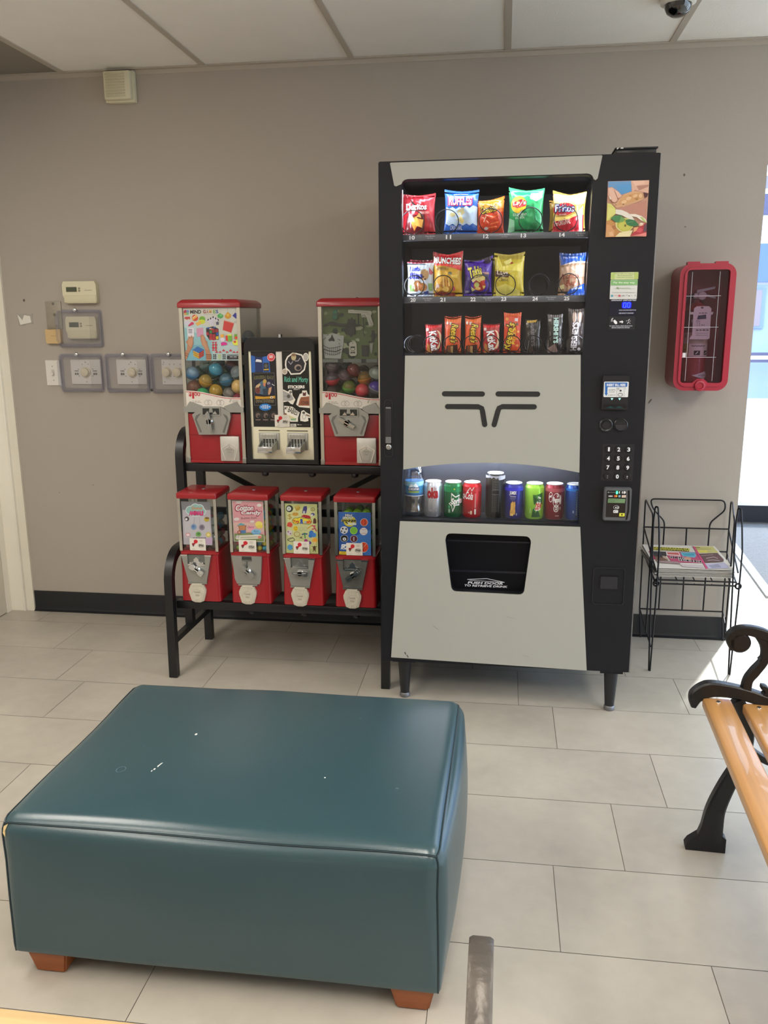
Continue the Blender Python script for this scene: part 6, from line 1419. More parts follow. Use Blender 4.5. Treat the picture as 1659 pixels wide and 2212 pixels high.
def toy(name, items, h0=.006):
    m_ = MB()
    f0 = onplane(q, -.668, -.462, 1.212, 1.400, -.460)
    for it in items[:1]:
        P = [(it[i], it[i+1]) for i in range(2, len(it), 2)]
        W = [(f0(*p, 0).x, f0(*p, 0).z) for p in P]
        m_.prism(W, -.460-h0, -.4612, M(it[1], .4))
    f1 = onplane(q, -.668, -.462, 1.212, 1.400, -.460-h0)
    m_.art(items[1:], f1, step=.0001)
    return m_.build(name, bk)
toy('toy_pistol', [('p', 'dcd6c6', 612, 265, 700, 262, 720, 270, 1010, 285, 1042, 300, 1040, 345, 1020, 360, 1078, 530, 995, 545, 945, 385, 905, 400, 865, 398, 850, 372, 850, 330, 615, 318), ('l', '8a8474', 6, 640, 292, 990, 310), ('o', '3a3a2c', 895, 372, 36, 20, 7), ('l', '8a8474', 6, 950, 330, 1010, 350), ('l', '8a8474', 5, 985, 400, 1040, 520)], .008)
toy('skull_mask', [('p', 'cfcfcd', 145, 680, 240, 690, 310, 665, 380, 680, 440, 705, 530, 712, 520, 860, 490, 1000, 470, 1115, 170, 1108, 155, 960), ('p', '2a2a28', 240, 780, 290, 740, 310, 680, 335, 740, 362, 790, 350, 812, 310, 800, 260, 812), ('l', '2a2a28', 9, 150, 880, 250, 930, 340, 925, 480, 890), ('l', '1a1a1a', 14, 150, 945, 260, 980, 380, 990, 480, 950), ('l', '2a2a28', 8, 155, 1000, 260, 1040, 370, 1045, 480, 1000)] + [('l', '3a3a38', 7, 180+k*38, 900+18*math.sin(k*.5), 186+k*36, 1050+14*math.sin(k*.5)) for k in range(8)] + [('l', '3a3a38', 9, 150, 780, 200, 742), ('l', '3a3a38', 9, 420, 770, 465, 795), ('l', '3a3a38', 8, 215, 710, 250, 695), ('l', '3a3a38', 8, 440, 840, 455, 865)], .005)
toy('dog_tag', [('p', 'e6e0d0', 625, 850, 650, 822, 730, 818, 762, 845, 768, 1030, 740, 1065, 660, 1070, 628, 1040), ('e', '4a4a40', 692, 846, 7, 7), ('o', '4a483e', 693, 940, 44, 42, 9), ('p', '3a382e', 650, 895, 680, 905, 705, 905, 735, 895, 730, 930, 700, 925, 660, 930), ('p', '4a483e', 660, 985, 690, 1000, 730, 985, 740, 1025, 700, 1015, 645, 1025)], .006)
toy('toy_sword', [('p', '2a2c30', 1040, 620, 1085, 620, 1080, 830, 985, 835, 985, 810, 1035, 810), ('p', 'b8b8b0', 1005, 842, 1062, 845, 1050, 980, 1030, 1030, 1015, 980), ('l', '8a8a84', 6, 1032, 850, 1032, 1000)], .006)
toy('toy_launcher', [('p', '1c1e1e', 150, 520, 300, 460, 430, 500, 590, 500, 615, 410, 650, 440, 670, 390, 700, 430, 740, 430, 735, 510, 830, 520, 830, 550, 740, 560, 740, 690, 560, 690, 590, 560, 440, 545, 300, 520, 160, 545), ('l', '4a4e4a', 10, 430, 515, 590, 515), ('p', '33382f', 580, 570, 730, 570, 730, 680, 580, 680)], .007)
toy('toy_capsule_sample', [('p', '1f5c44', 330, 270, 410, 260, 420, 410, 380, 440, 320, 420), ('e', '2f8a64', 372, 300, 34, 26), ('e', '2f7c5c', 368, 390, 40, 30)], .008)
toy('card_bag', [('p', '20221f', 850, 880, 990, 880, 985, 1075, 860, 1070), ('p', '34382f', 880, 900, 970, 900, 965, 1050, 890, 1050)], .004)
toy('bead_cord', [('p', '2c2c26', 780, 320, 800, 320, 805, 500, 790, 500), ('l', '23241f', 14, 880, 400, 900, 560, 880, 660, 915, 720), ('l', '23241f', 12, 790, 330, 800, 520, 900, 560)], .004)
mb = MB(); mb.box(-.668, -.462, -.474, -.4725, 1.212, 1.400, FILM); mb.box(-.668, -.462, -.474, -.459, 1.200, 1.212, M('9a9c96', .3, kind='clear', alpha=.6))
mb.box(-.610, -.590, -.4745, -.459, 1.198, 1.212, M('303030', .5)).box(-.522, -.504, -.4745, -.459, 1.198, 1.212, M('303030', .5))
mb.build('display_case', b2)
# capsules in the two tall machines
def capsule(loc, ca, cb, label, group, r=.0262, rot=(0, 0, 0), toy_=None, aa=.5, ab=.5):
    t = thing('toy_capsule', label, 'capsule', loc, group)
    t.rotation_euler = rot
    for nm, c_, lo, hi, al in (('capsule_base', ca, -90, 0, aa), ('capsule_cap', cb, 0, 90, ab)):
        mb = MB()
        k = 1.0 if nm == 'capsule_cap' else 1.012
        mb.lathe([(max(r*k*math.cos(math.radians(a)), 1e-7), r*k*math.sin(math.radians(a))) for a in [lo+(hi-lo)*i/9 for i in range(10)]], (0, 0, 0), M(c_, .12, kind='clear', alpha=al, coat=.8) if al < 1 else M(c_, .3, coat=.3), 28)
        if nm == 'capsule_base':
            mb.lathe([(r*1.012, -.0035), (r*1.035, -.003), (r*1.035, .001), (r*1.0, .0015)], (0, 0, 0), M(c_, .2, kind='clear', alpha=min(1, al+.3), coat=.5) if al < 1 else M(c_, .3), 28)
        o = mb.build(nm); o.parent = t
    if toy_:
        mb = MB(); rr = r*.55
        mb.box(-rr, rr, -rr*.8, rr*.7, -rr*.7, rr*.8, M(toy_, .5), .004)
        for v in mb.bm.verts:
            v.co += Vector((noise.noise(v.co*60), noise.noise(v.co*70), noise.noise(v.co*80)))*.004
        o = mb.build('toy'); o.parent = t
    return t
GA, GB = 'capsules in the puzzle toy machine', 'capsules in the green display machine'
Y1 = -.447
for x, z, dy, ca, cb, ty, rot, aa, ab, lb in [
    (-1.188, 1.158, .002, '4a8cc0', 'b4d0e4', 'dfe8f0', (.3, .4, 0), .7, .35, 'blue and clear capsule with white paper, at the left side of the bin'),
    (-1.142, 1.186, .036, '7ca0a0', 'c8d8d8', '6a8a50', (.2, -.3, 0), .35, .3, 'pale clear capsule in the top row behind the blue one'),
    (-1.094, 1.172, .004, '2a94b8', '5cb8d4', '8cd0e0', (.4, .7, 0), .8, .6, 'bright blue capsule in the middle of the top row'),
    (-1.043, 1.184, .046, '34305c', '8a3030', 'a03c34', (0, .3, 0), .6, .5, 'dark capsule with a red toy in the top row'),
    (-1.008, 1.160, .004, '9ab0b8', 'd4dce0', '3a4a60', (.5, -.5, 0), .35, .3, 'clear capsule by the right pane, above the peach one'),
    (-1.186, 1.104, .005, '8a4c34', 'a87058', '4a3c50', (1.2, .2, 0), .65, .5, 'rust brown capsule low at the left side of the bin'),
    (-1.136, 1.128, .002, 'c89434', 'd8b85c', 'e0b030', (.2, .5, 0), .7, .45, 'upper of the two golden capsules'),
    (-1.096, 1.090, .000, 'd09c2c', 'e0b848', 'e8b838', (2, .5, 0), .8, .6, 'lower of the two golden capsules'),
    (-1.054, 1.132, .003, '3080a8', '90b8cc', 'd8dce0', (.2, -.2, 0), .6, .3, 'blue capsule with a folded paper square, right of the golden ones'),
    (-1.046, 1.080, .012, 'b0a49c', 'c8c0b8', 'c8b8b0', (.4, .4, 0), .35, .3, 'clear capsule low in the bin, left of the red one'),
    (-1.006, 1.108, .000, 'ecc078', 'ecc078', None, (1.4, .3, 0), 1, 1, 'solid peach capsule by the right pane'),
    (-1.150, 1.076, .004, '3cb070', '54c488', None, (-1, .2, 0), 1, .9, 'green capsule low in the bin behind the price label'),
    (-1.008, 1.057, .006, 'b02838', 'c05060', 'd8a0a0', (.3, .2, 0), .8, .6, 'red capsule at the bottom right corner behind the price label')]:
    capsule((x, Y1+dy, z), ca, cb, lb, GA, rot=rot, toy_=ty, aa=aa, ab=ab)
for x, y, z, c_, lb in ((-1.012, -.27, 1.290, '6a98b4', 'light blue capsule on top of the heap at the rear right'), (-1.020, -.30, 1.245, '8a5a5c', 'dusky red capsule under the light blue one at the rear'), (-1.010, -.255, 1.238, '8a8890', 'smoky capsule at the rear right of the heap'), (-1.07, -.30, 1.205, '3a6a94', 'navy capsule in the middle of the heap'), (-1.13, -.30, 1.19, '6a8890', 'grey blue capsule in the middle of the heap')):
    capsule((x, y, z), c_, c_, lb, GA, aa=.6, ab=.45)
rn = random.Random(12)
for g_, x0, Yb, lb in ((GA, -1.0965, -.39, 'capsule buried in the heap of the puzzle toy machine'), (GB, -.563, -.39, 'capsule buried in the heap of the green display machine')):
    proto = None
    for k in range(3):
        for j in range(2):
            for i in range(4):
                c_ = rn.choice(['5a7890', '7a6a60', '6a5a70', '507a68'])
                L_ = (x0-.081+i*.0535+rn.uniform(-.002, .002), Yb+j*.056, 1.050+k*.0535)
                if proto is None:
                    proto = capsule(L_, c_, c_, lb, g_, aa=.6, ab=.5)
                else:
                    q_ = copy_thing(proto, L_); q_.rotation_euler = (rn.random()*3, rn.random()*3, 0)
for x, z, dy, ca, cb, ty, rot, aa, ab, lb in [
    (-.640, 1.184, .010, '8a7078', 'b0a0a4', '6a4a50', (.2, .2, 0), .4, .3, 'clear capsule at the top left under the display panel'),
    (-.597, 1.190, .050, '708080', '90a0a0', '8aa0a0', (.3, .2, 0), .4, .3, 'dim clear capsule at the back of the top row'),
    (-.557, 1.168, .004, '8a3034', 'b05c58', '6a3030', (.3, .6, 0), .45, .4, 'big clear reddish capsule in the middle of the top row'),
    (-.638, 1.136, .000, 'd0303c', '9a8c94', '7a6a78', (.2, -.1, 0), .8, .3, 'clear capsule with a red base at the left pane'),
    (-.594, 1.146, .020, '8a6a74', 'a89098', '7a5a60', (.3, .3, 0), .4, .3, 'clear purplish capsule right of the red based one'),
    (-.574, 1.106, .000, '5c9a3c', 'a4b058', 'c8502c', (.3, .1, 0), .7, .4, 'green capsule with an orange red toy'),
    (-.516, 1.140, .006, 'c8782c', 'b08c3c', 'd88c2c', (.2, -.2, 0), .7, .4, 'orange capsule above the solid red one'),
    (-.472, 1.158, .004, 'b8c0b8', 'dce0d8', 'd0d8d0', (.6, .4, 0), .35, .3, 'clear silvery capsule at the right pane'),
    (-.524, 1.094, .000, 'c8303c', 'd84850', None, (.2, .3, 0), 1, 1, 'solid red capsule low in the bin'),
    (-.474, 1.104, .000, 'a8a4b0', '4c2c98', '8a8498', (.2, .5, 0), .35, 1, 'purple capped capsule low by the right pane'),
    (-.644, 1.084, .006, '6a4a44', '8a706c', '5a4440', (.2, 0, 0), .5, .4, 'dark clear capsule at the bottom left'),
    (-.604, 1.070, .022, '4a7a3c', '6a8a4c', '5a7a3c', (.2, 0, 0), .7, .5, 'dull green capsule at the bottom behind the price label')]:
    capsule((x, Y1+dy, z), ca, cb, lb, GB, rot=rot, toy_=ty, aa=aa, ab=ab)

# ---- flat sticker vendor
t = thing('sticker_machine', 'black and cream two column sticker vending machine between the capsule machines', 'sticker machine', (-.832, -.40, .814))
x0, x1, yf, yb = -.974, -.690, -.478, -.30
shell = [(x0, .8145), (x1, .8145), (x1-.006, 1.262)] + [(x1-.036+.030*math.cos(a), 1.261+.030*math.sin(a)) for a in (.2, .55, .9, 1.25, 1.57)] + [(x0+.036-.030*math.sin(a), 1.261+.030*math.cos(a)) for a in (0, .35, .7, 1.05, 1.4)] + [(x0+.006, 1.255)]
SB = M('16171a', .3)
mb = MB(); mb.prism(shell, yf, yb, SB, holes=[[(x0+.022, .832), (x1-.018, .832), (x1-.020, 1.242), (x0+.020, 1.242)]])
mb.prism([(p[0]*.985+.015*-.832, p[1]*.99+.0105) for p in shell], yf-.004, yf, SB, holes=[[(x0+.022, .832), (x1-.018, .832), (x1-.020, 1.242), (x0+.020, 1.242)]])
mb.build('housing', t)
CRM = M('e4dfc4', .45)
mb = MB(); mb.prism([(x0+.0222, .8322), (x1-.0182, .8322), (x1-.0202, 1.2418), (x0+.0202, 1.2418)], yf+.006, yf+.012, CRM)
mb.box(-.846, -.823, yf+.002, yf+.008, .955, 1.2415, M('d8d5cc', .4), .002)
for a in (x0+.0205, x1-.0305):
    mb.box(a, a+.010, yf+.003, yf+.008, .955, 1.2415, CRM, .002)
mb.prism([(-.924, .9405), (-.842, .9405), (-.842, .944), (-.924, .944)], yf+.0045, yf+.0062, M('5a5240', .6)).prism([(-.813, .9405), (-.732, .9405), (-.732, .944), (-.813, .944)], yf+.0045, yf+.0062, M('5a5240', .6))
mb.build('front_panel', t)
mb = MB(); mb.prism([(-.9425, .957), (-.8455, .957), (-.8465, 1.2405), (-.9445, 1.2405)], yf+.0048, yf+.0058, M('202022', .3))
q = quad((10, 80), (620, 85), (700, 1905), (100, 1900))
D = 'd8d4cc'
mb.art([('p', '2a62b4', 20, 170, 115, 200, 125, 575, 35, 590), ('p', '1c2c5c', 115, 205, 300, 215, 310, 575, 125, 575), ('p', '3064b8', 300, 215, 450, 180, 490, 575, 315, 578), ('p', '24345c', 120, 345, 305, 345, 305, 358, 120, 358), ('p', 'e8eaee', 140, 285, 160, 265, 270, 285, 285, 340, 130, 325), ('l', '8a9ab8', 5, 140, 305, 280, 318), ('p', '2c2c34', 320, 355, 450, 350, 460, 560, 325, 560), ('p', 'c8a83c', 330, 505, 452, 495, 455, 525, 332, 530), ('e', '5a5a50', 385, 430, 40, 50),
        ('e', 'd84850', 507, 222, 96, 98), ('o', 'ecdcd8', 507, 222, 88, 90, 8), ('t', 'f0e4e0', '50', 460, 175, 550, 245, {'bold': .04}), ('l', D, 6, 600, 222, 640, 222),
        ('l', '8a8880', 5, 90, 600, 585, 595), ('l', '8a8880', 5, 90, 600, 115, 1380), ('l', '8a8880', 5, 585, 595, 630, 1375), ('l', '8a8880', 5, 115, 1380, 630, 1375), ('p', '1c1c34', 105, 720, 590, 720, 610, 1130, 120, 1130), ('t', '8f8a58', 'GREEN BAY', 100, 655, 590, 735, {'bold': .05, 'arc': .25}), ('t', '34352c', 'GREEN BAY', 104, 660, 586, 730, {'bold': .015, 'arc': .25}),
        ('p', '4a6478', 230, 830, 300, 780, 380, 830, 400, 980, 330, 1120, 200, 1090, 260, 960), ('p', 'c8ac80', 130, 960, 150, 900, 240, 840, 260, 880, 200, 960), ('e', 'b89a4c', 360, 800, 46, 56), ('p', 'c87c5c', 320, 850, 390, 830, 370, 920, 330, 910), ('e', '6a342c', 195, 1015, 60, 80, -.4), ('o', 'a88078', 195, 1015, 60, 80, 5), ('e', '8a8a9c', 455, 850, 42, 44), ('p', '3c3450', 410, 880, 500, 860, 540, 960, 440, 960), ('p', 'c89a70', 460, 960, 530, 930, 510, 1060, 470, 1130, 440, 1110), ('p', '2c3c4c', 310, 980, 440, 960, 450, 1130, 330, 1130), ('l', 'dcdce0', 14, 530, 860, 590, 900),
        ('p', 'c8962c', 130, 1150, 350, 1170, 610, 1145, 615, 1210, 135, 1225), ('e', 'f0ece0', 530, 1185, 36, 24), ('e', '2c3c2c', 530, 1185, 20, 13), ('t', '8f8468', 'PACKERS', 150, 1230, 590, 1310, {'bold': .08, 'arc': .08}), ('t', '3c3428', 'PACKERS', 156, 1236, 584, 1304, {'bold': .02, 'arc': .08}),
        ('e', '1c78c8', 380, 1420, 146, 86), ('d', 'dfe8f0', 310, 1372, 450, 1390, 3), ('d', 'dfe8f0', 270, 1405, 500, 1424, 5), ('d', 'dfe8f0', 310, 1438, 450, 1456, 3)] +
       [v for k in range(3) for v in (('o', '6a6464', 205+k*190, 1640, 90, 110, 4), ('e', '6c5c54', 205+k*190, 1625, 58, 66), ('e', '33302e', 225+k*190, 1650, 34, 36), ('d', '8f7c74', 150+k*180, 1718, 270+k*178, 1742, 5))],
       onplane(q, -.9435, -.846, .957, 1.2405, yf+.0048), step=.00003)
mb.build('locker_sticker_card', t)
mb = MB(); mb.prism([(-.8235, .957), (-.7205, .957), (-.7215, 1.2405), (-.8245, 1.2405)], yf+.0048, yf+.0058, M('1c1b19', .3))
q = quad((730, 90), (1395, 95), (1460, 1925), (800, 1920))
wht, ink = 'ece8de', '24222a'
cl = [(1000, 120), (1100, 130), (1240, 170), (1300, 300), (1345, 380), (1310, 540), (1200, 640), (960, 650), (910, 570), (830, 500), (815, 420), (820, 310), (870, 210)]
mb.art([tuple(['p', wht]+[v for p in cl for v in p]), tuple(['p', ink]+[v for p in cl for v in (1075+(p[0]-1075)*.87, 385+(p[1]-385)*.87)]), ('e', 'c0b08a', 1030, 230, 62, 80), ('e', '8a6a50', 1030, 175, 58, 36), ('e', '9a8a80', 1140, 480, 90, 80), ('e', ink, 1150, 490, 60, 50), ('l', '9a98a4', 26, 900, 330, 960, 400, 1010, 330), ('l', '9a98a4', 26, 1060, 320, 1140, 320, 1190, 250),
        ('e', wht, 1330, 230, 70, 100), ('e', 'b8b4ae', 1330, 230, 56, 84), ('e', wht, 812, 572, 64, 72), ('e', 'b8ac9c', 812, 572, 50, 58),
        ('t', '5cae98', 'Rick and Morty', 800, 695, 1395, 865, {'bold': .03, 'rot': .02}), ('t', 'f4f0e8', 'STICKERS', 890, 905, 1308, 980, {'bold': .05}), ('t', 'd8d4cc', 'SERIES 4', 1030, 990, 1180, 1016, {'bold': .03}),
        ('p', wht, 772, 1000, 900, 1060, 920, 1020, 990, 1020, 1010, 1150, 1080, 1250, 1020, 1370, 960, 1350, 900, 1290, 785, 1310), ('p', 'a8a6a4', 776, 1030, 880, 1080, 970, 1110, 1000, 1160, 1040, 1240, 960, 1280, 785, 1280), ('e', '55534f', 910, 1170, 44, 46), ('e', '7c7a78', 960, 1070, 34, 30), ('l', '6c6a68', 8, 790, 1160, 860, 1170),
        ('p', wht, 1250, 1030, 1360, 1030, 1390, 1120, 1430, 1140, 1440, 1455, 1180, 1430, 1100, 1370, 1140, 1230, 1190, 1110, 1240, 1100), ('p', '9a5c40', 1220, 1190, 1425, 1170, 1432, 1400, 1150, 1395, 1190, 1250), ('p', '5c2c28', 1260, 1060, 1300, 1090, 1345, 1060, 1340, 1160, 1265, 1160), ('t', '4a2c20', 'COVER', 1220, 1290, 1420, 1370, {'bold': .03}), ('l', '6c4030', 6, 1240, 1230, 1400, 1225),
        ('p', wht, 800, 1400, 1000, 1420, 1190, 1560, 1150, 1690, 1150, 1790, 960, 1790, 820, 1640), ('p', '8ab08a', 960, 1700, 1110, 1700, 1100, 1760, 970, 1760), ('p', 'd8d0a0', 830, 1600, 960, 1640, 1100, 1710, 960, 1710), ('e', '8a6a4c', 830, 1610, 40, 34), ('t', '2c2a28', 'MY', 815, 1425, 890, 1500, {'bold': .02, 'rot': .15}), ('t', '2c2a28', 'BABIES!', 900, 1460, 1165, 1600, {'bold': .02, 'rot': .38}),
        ('p', wht, 1230, 1530, 1290, 1505, 1350, 1560, 1450, 1610, 1450, 1700, 1400, 1690, 1410, 1770, 1330, 1790, 1210, 1770, 1200, 1690), ('e', '55534f', 1290, 1570, 36, 30), ('o', '6c6a64', 1300, 1670, 44, 60, 8), ('p', '8a7868', 1350, 1600, 1440, 1630, 1440, 1670, 1340, 1640),
        ('r', 'cfcbc4', 960, 1840, 1110, 1915), ('r', '55524c', 985, 1850, 995, 1905), ('r', '55524c', 1015, 1850, 1030, 1905), ('r', '55524c', 1050, 1850, 1058, 1905), ('p', 'dcd8d0', 1130, 1850, 1170, 1850, 1150, 1880), ('d', 'b8b4ac', 1165, 1857, 1240, 1872, 2), ('l', '6c6a64', 5, 1250, 1860, 1430, 1862)],
       onplane(q, -.824, -.721, .957, 1.2405, yf+.0048), step=.00003)
mb.build('cartoon_sticker_card', t)
mb = MB(); price(mb, -.859, -.801, .958, 1.003, yf+.0035, '50\u00a2', None); mb.build('price_ticket', t)
mb = MB(); mb.lathe([(.009, 1.290), (.009, 1.302), (.006, 1.3035), (0, 1.302)], (-.845, -.41, 0), CHROME, 18); mb.build('lock', t)
for xm in (-.883, -.772):
    mb = MB(); yp = yf+.006
    mb.box(xm-.040, xm+.040, yp-.006, yp+.001, .869, .935, ZN, .002)
    mb.box(xm-.034, xm+.030, yp-.010, yp-.005, .912, .931, M('c4c2ba', .35, .5), .001)
    for k in range(5):
        mb.prism(ell(xm-.024+k*.0118, .9215, .0055, .0075, 16), yp-.0112, yp-.0095, M('b0aea6', .35, .6))
    for k in range(5):
        mb.box(xm-.022+k*.0118, xm-.018+k*.0118, yp-.011, yp-.005, .894, .911, M('33342f', .5))
    cm = mb.build('coin_slide_plate', t)
    mb = MB()
    a0 = Vector((xm-.030, yp-.006, .892)); b0 = Vector((xm+.030, yp-.006, .892)); d0 = Vector((0, -.062, -.008))
    P = [a0, b0, b0+d0+Vector((-.006, 0, 0)), a0+d0+Vector((.006, 0, 0))]
    mb.add([tuple(p) for p in P]+[tuple(p-Vector((0, 0, .004))) for p in P], [(0, 1, 2, 3), (7, 6, 5, 4), (0, 4, 5, 1), (1, 5, 6, 2), (2, 6, 7, 3), (3, 7, 4, 0)], CHROME)
    for s_, p, q_ in ((1, P[1], P[2]), (-1, P[0], P[3])):
        o3 = Vector((.004*s_, 0, 0))
        mb.add([tuple(v) for v in (p+Vector((0, 0, -.018)), q_+Vector((0, 0, -.018)), q_+Vector((0, 0, .004)), p+Vector((0, 0, .014)), p+o3+Vector((0, 0, -.018)), q_+o3+Vector((0, 0, -.018)), q_+o3+Vector((0, 0, .004)), p+o3+Vector((0, 0, .014)))],
               [(0, 1, 2, 3), (7, 6, 5, 4), (0, 4, 5, 1), (1, 5, 6, 2), (2, 6, 7, 3), (3, 7, 4, 0)], ZN)
    f0, f1 = P[3], P[2]
    mb.box(f0.x-.004, f1.x+.004, f0.y-.006, f0.y+.002, f0.z-.018, f0.z+.006, CHROME, .002)
    mb.build('coin_slide', cm)
# ================================================================ ottoman
VINYL = M('2b4951', .29, bump=.06, bscale=260, var=.06, vscale=3, spec=.8)
ot = thing('ottoman', 'big square teal vinyl ottoman in front of the machines', 'ottoman', (-.54, -1.86, 0))
X0, X1, Y0, Y1, Z0, Z1 = -1.000, -.086, -2.205, -1.520, .058, .372
def puff(u, v, w):       # -1..1 each: rounded, slightly bulging block
    r = .010+.028*min(1, (w+1)/1.4)
    hx, hy, hz = (X1-X0)/2, (Y1-Y0)/2, (Z1-Z0)/2
    p = Vector((u*hx, v*hy, w*hz))
    b = .012
    ex, ey, ez = 1-u*u, 1-v*v, 1-w*w
    q_ = Vector((max(-hx+r, min(hx-r, p.x)), max(-hy+r, min(hy-r, p.y)), max(-hz+r, min(hz-r, p.z))))
    d_ = p-q_
    if d_.length > 1e-9:
        m_ = max(abs(d_.x), abs(d_.y), abs(d_.z))
        d_ = d_.normalized()*m_ if d_.length > 0 else d_
    p = q_+d_
    if abs(u) >= .999: p.x += math.copysign((.030 if u > 0 else .012)*(ey*ez)**.7, u)
    if abs(v) >= .999: p.y += math.copysign(b*ex*ez, v)
    if w >= .999: p.z += .016*(ex*ey)**.6
    p += Vector((noise.noise(p*4), noise.noise(p*4+Vector((5, 0, 0))), noise.noise(p*4+Vector((0, 7, 0)))))*.0035
    if w < -.9: p.z = -hz + (p.z+hz)*.4
    taper = .985 + .015*(w+1)/2
    return Vector(((X0+X1)/2+p.x*taper, (Y0+Y1)/2+p.y*taper, (Z0+Z1)/2+p.z))
def ticks(n, half, r=.038):
    e = [-1+ (r/half)*k/6 for k in range(7)]
    m_ = [-1+r/half+(2-2*r/half)*k/n for k in range(1, n)]
    return e+m_+[-v for v in e[::-1]]
TX, TY, TZ = ticks(22, (X1-X0)/2), ticks(16, (Y1-Y0)/2), ticks(8, (Z1-Z0)/2)
mb = MB()
def face(A, B, f, flip):
    V = [tuple(f(a, b)) for b in B for a in A]; na = len(A)
    F = [(j*na+i, j*na+i+1, (j+1)*na+i+1, (j+1)*na+i) for j in range(len(B)-1) for i in range(na-1)]
    mb.add(V, [x[::-1] for x in F] if flip else F, VINYL)
face(TX, TY, lambda a, b: puff(a, b, 1), False); face(TX, TY, lambda a, b: puff(a, b, -1), True)
face(TX, TZ, lambda a, b: puff(a, -1, b), False); face(TX, TZ, lambda a, b: puff(a, 1, b), True)
face(TY, TZ, lambda a, b: puff(-1, a, b), True); face(TY, TZ, lambda a, b: puff(1, a, b), False)
bmesh.ops.remove_doubles(mb.bm, verts=mb.bm.verts[:], dist=1e-5)
# scuffs and paint flecks on the top
def topfn(x, y, h):
    return puff((x-(X0+X1)/2)/((X1-X0)/2), (-y-(Y0+Y1)/2)/((Y1-Y0)/2), 1) + Vector((0, 0, h))
SCF = M('d8dcda', .6); SC2 = M('55737c', .5)
mb.art([('e', SCF, -.708, 1.832, .003, .0045), ('p', SCF, -.744, 1.985, -.740, 1.972, -.736, 1.968, -.739, 1.98, -.741, 1.99), ('e', SCF, -.745, 1.998, .002, .004), ('e', SCF, -.748, 2.006, .0015, .003), ('e', SCF, -.360, 1.985, .002, .002), ('o', SC2, -.82, 2.005, .011, .013, .002), ('e', SC2, -.81, 1.90, .002, .003), ('e', SC2, -.33, 1.70, .003, .003), ('e', SC2, -.20, 2.0, .004, .003)], topfn, step=.0001)
mb.build('upholstery', ot, angle=80)
# welted seams
SEAM = M('1c2f36', .4)
s_ = .976
def seam(P, nm='seam'):
    m_ = MB(); m_.tube(P, .0022, SEAM, 6); m_.build(nm, ot)
c3 = (Z1-.009-(Z0+Z1)/2)/((Z1-Z0)/2)
N = 40
def onfront(t):
    p = puff(t, -1, 1); return p + Vector((0, -.0005, .0005))
seam([puff(-1+2*k/N, -1, 1)+Vector((0, -.0006, .0008)) for k in range(N+1)])
seam([puff(1, -1+2*k/N, 1)+Vector((.0006, 0, .0008)) for k in range(N+1)])
seam([puff(-1, -1+2*k/N, 1)+Vector((-.0006, 0, .0008)) for k in range(N+1)])
seam([puff(-1+2*k/N, 1, 1)+Vector((0, .0006, .0008)) for k in range(N+1)])
for sx in (-1, 1):
    for sy in (-1, 1):
        seam([puff(sx, sy, -1+2*k/16)+Vector((sx*.0006, sy*.0006, 0)) for k in range(17)])
mb = MB()
P = [(-.995, .93), (-.955, .985), (-.962, .86), (-.958, .76), (-.985, .80)]
F0 = [puff(u, -1, w)+Vector((0, -.0025, 0)) for u, w in P]; F1 = [p+Vector((0, .008, 0)) for p in F0]
mb.add([tuple(p) for p in F0+F1], [(0, 1, 2, 3, 4), (9, 8, 7, 6, 5)]+[(k, (k+1) % 5, 5+(k+1) % 5, 5+k) for k in range(5)], M('d8c08c', .9, bump=.6, bscale=200))
mb.build('torn_foam', ot)
FT = M('8f4c1e', .35, kind='wood')
for x in (-.925, -.150):
    for y in (-2.152, -1.60):
        mb = MB()
        A = [(x-.046, y-.040), (x+.046, y-.040), (x+.046, y+.040), (x-.046, y+.040)]; Bq = [(x-.033, y-.029), (x+.033, y-.029), (x+.033, y+.029), (x-.033, y+.029)]
        mb.add([(p[0], p[1], .0615) for p in A]+[(p[0], p[1], .0005) for p in Bq], [(0, 1, 2, 3), (7, 6, 5, 4), (0, 4, 5, 1), (1, 5, 6, 2), (2, 6, 7, 3), (3, 7, 4, 0)], FT)
        bmesh.ops.recalc_face_normals(mb.bm, faces=mb.bm.faces[:])
        bmesh.ops.bevel(mb.bm, geom=mb.bm.edges[:], offset=.004, segments=2, affect='EDGES')
        mb.build('foot', ot)

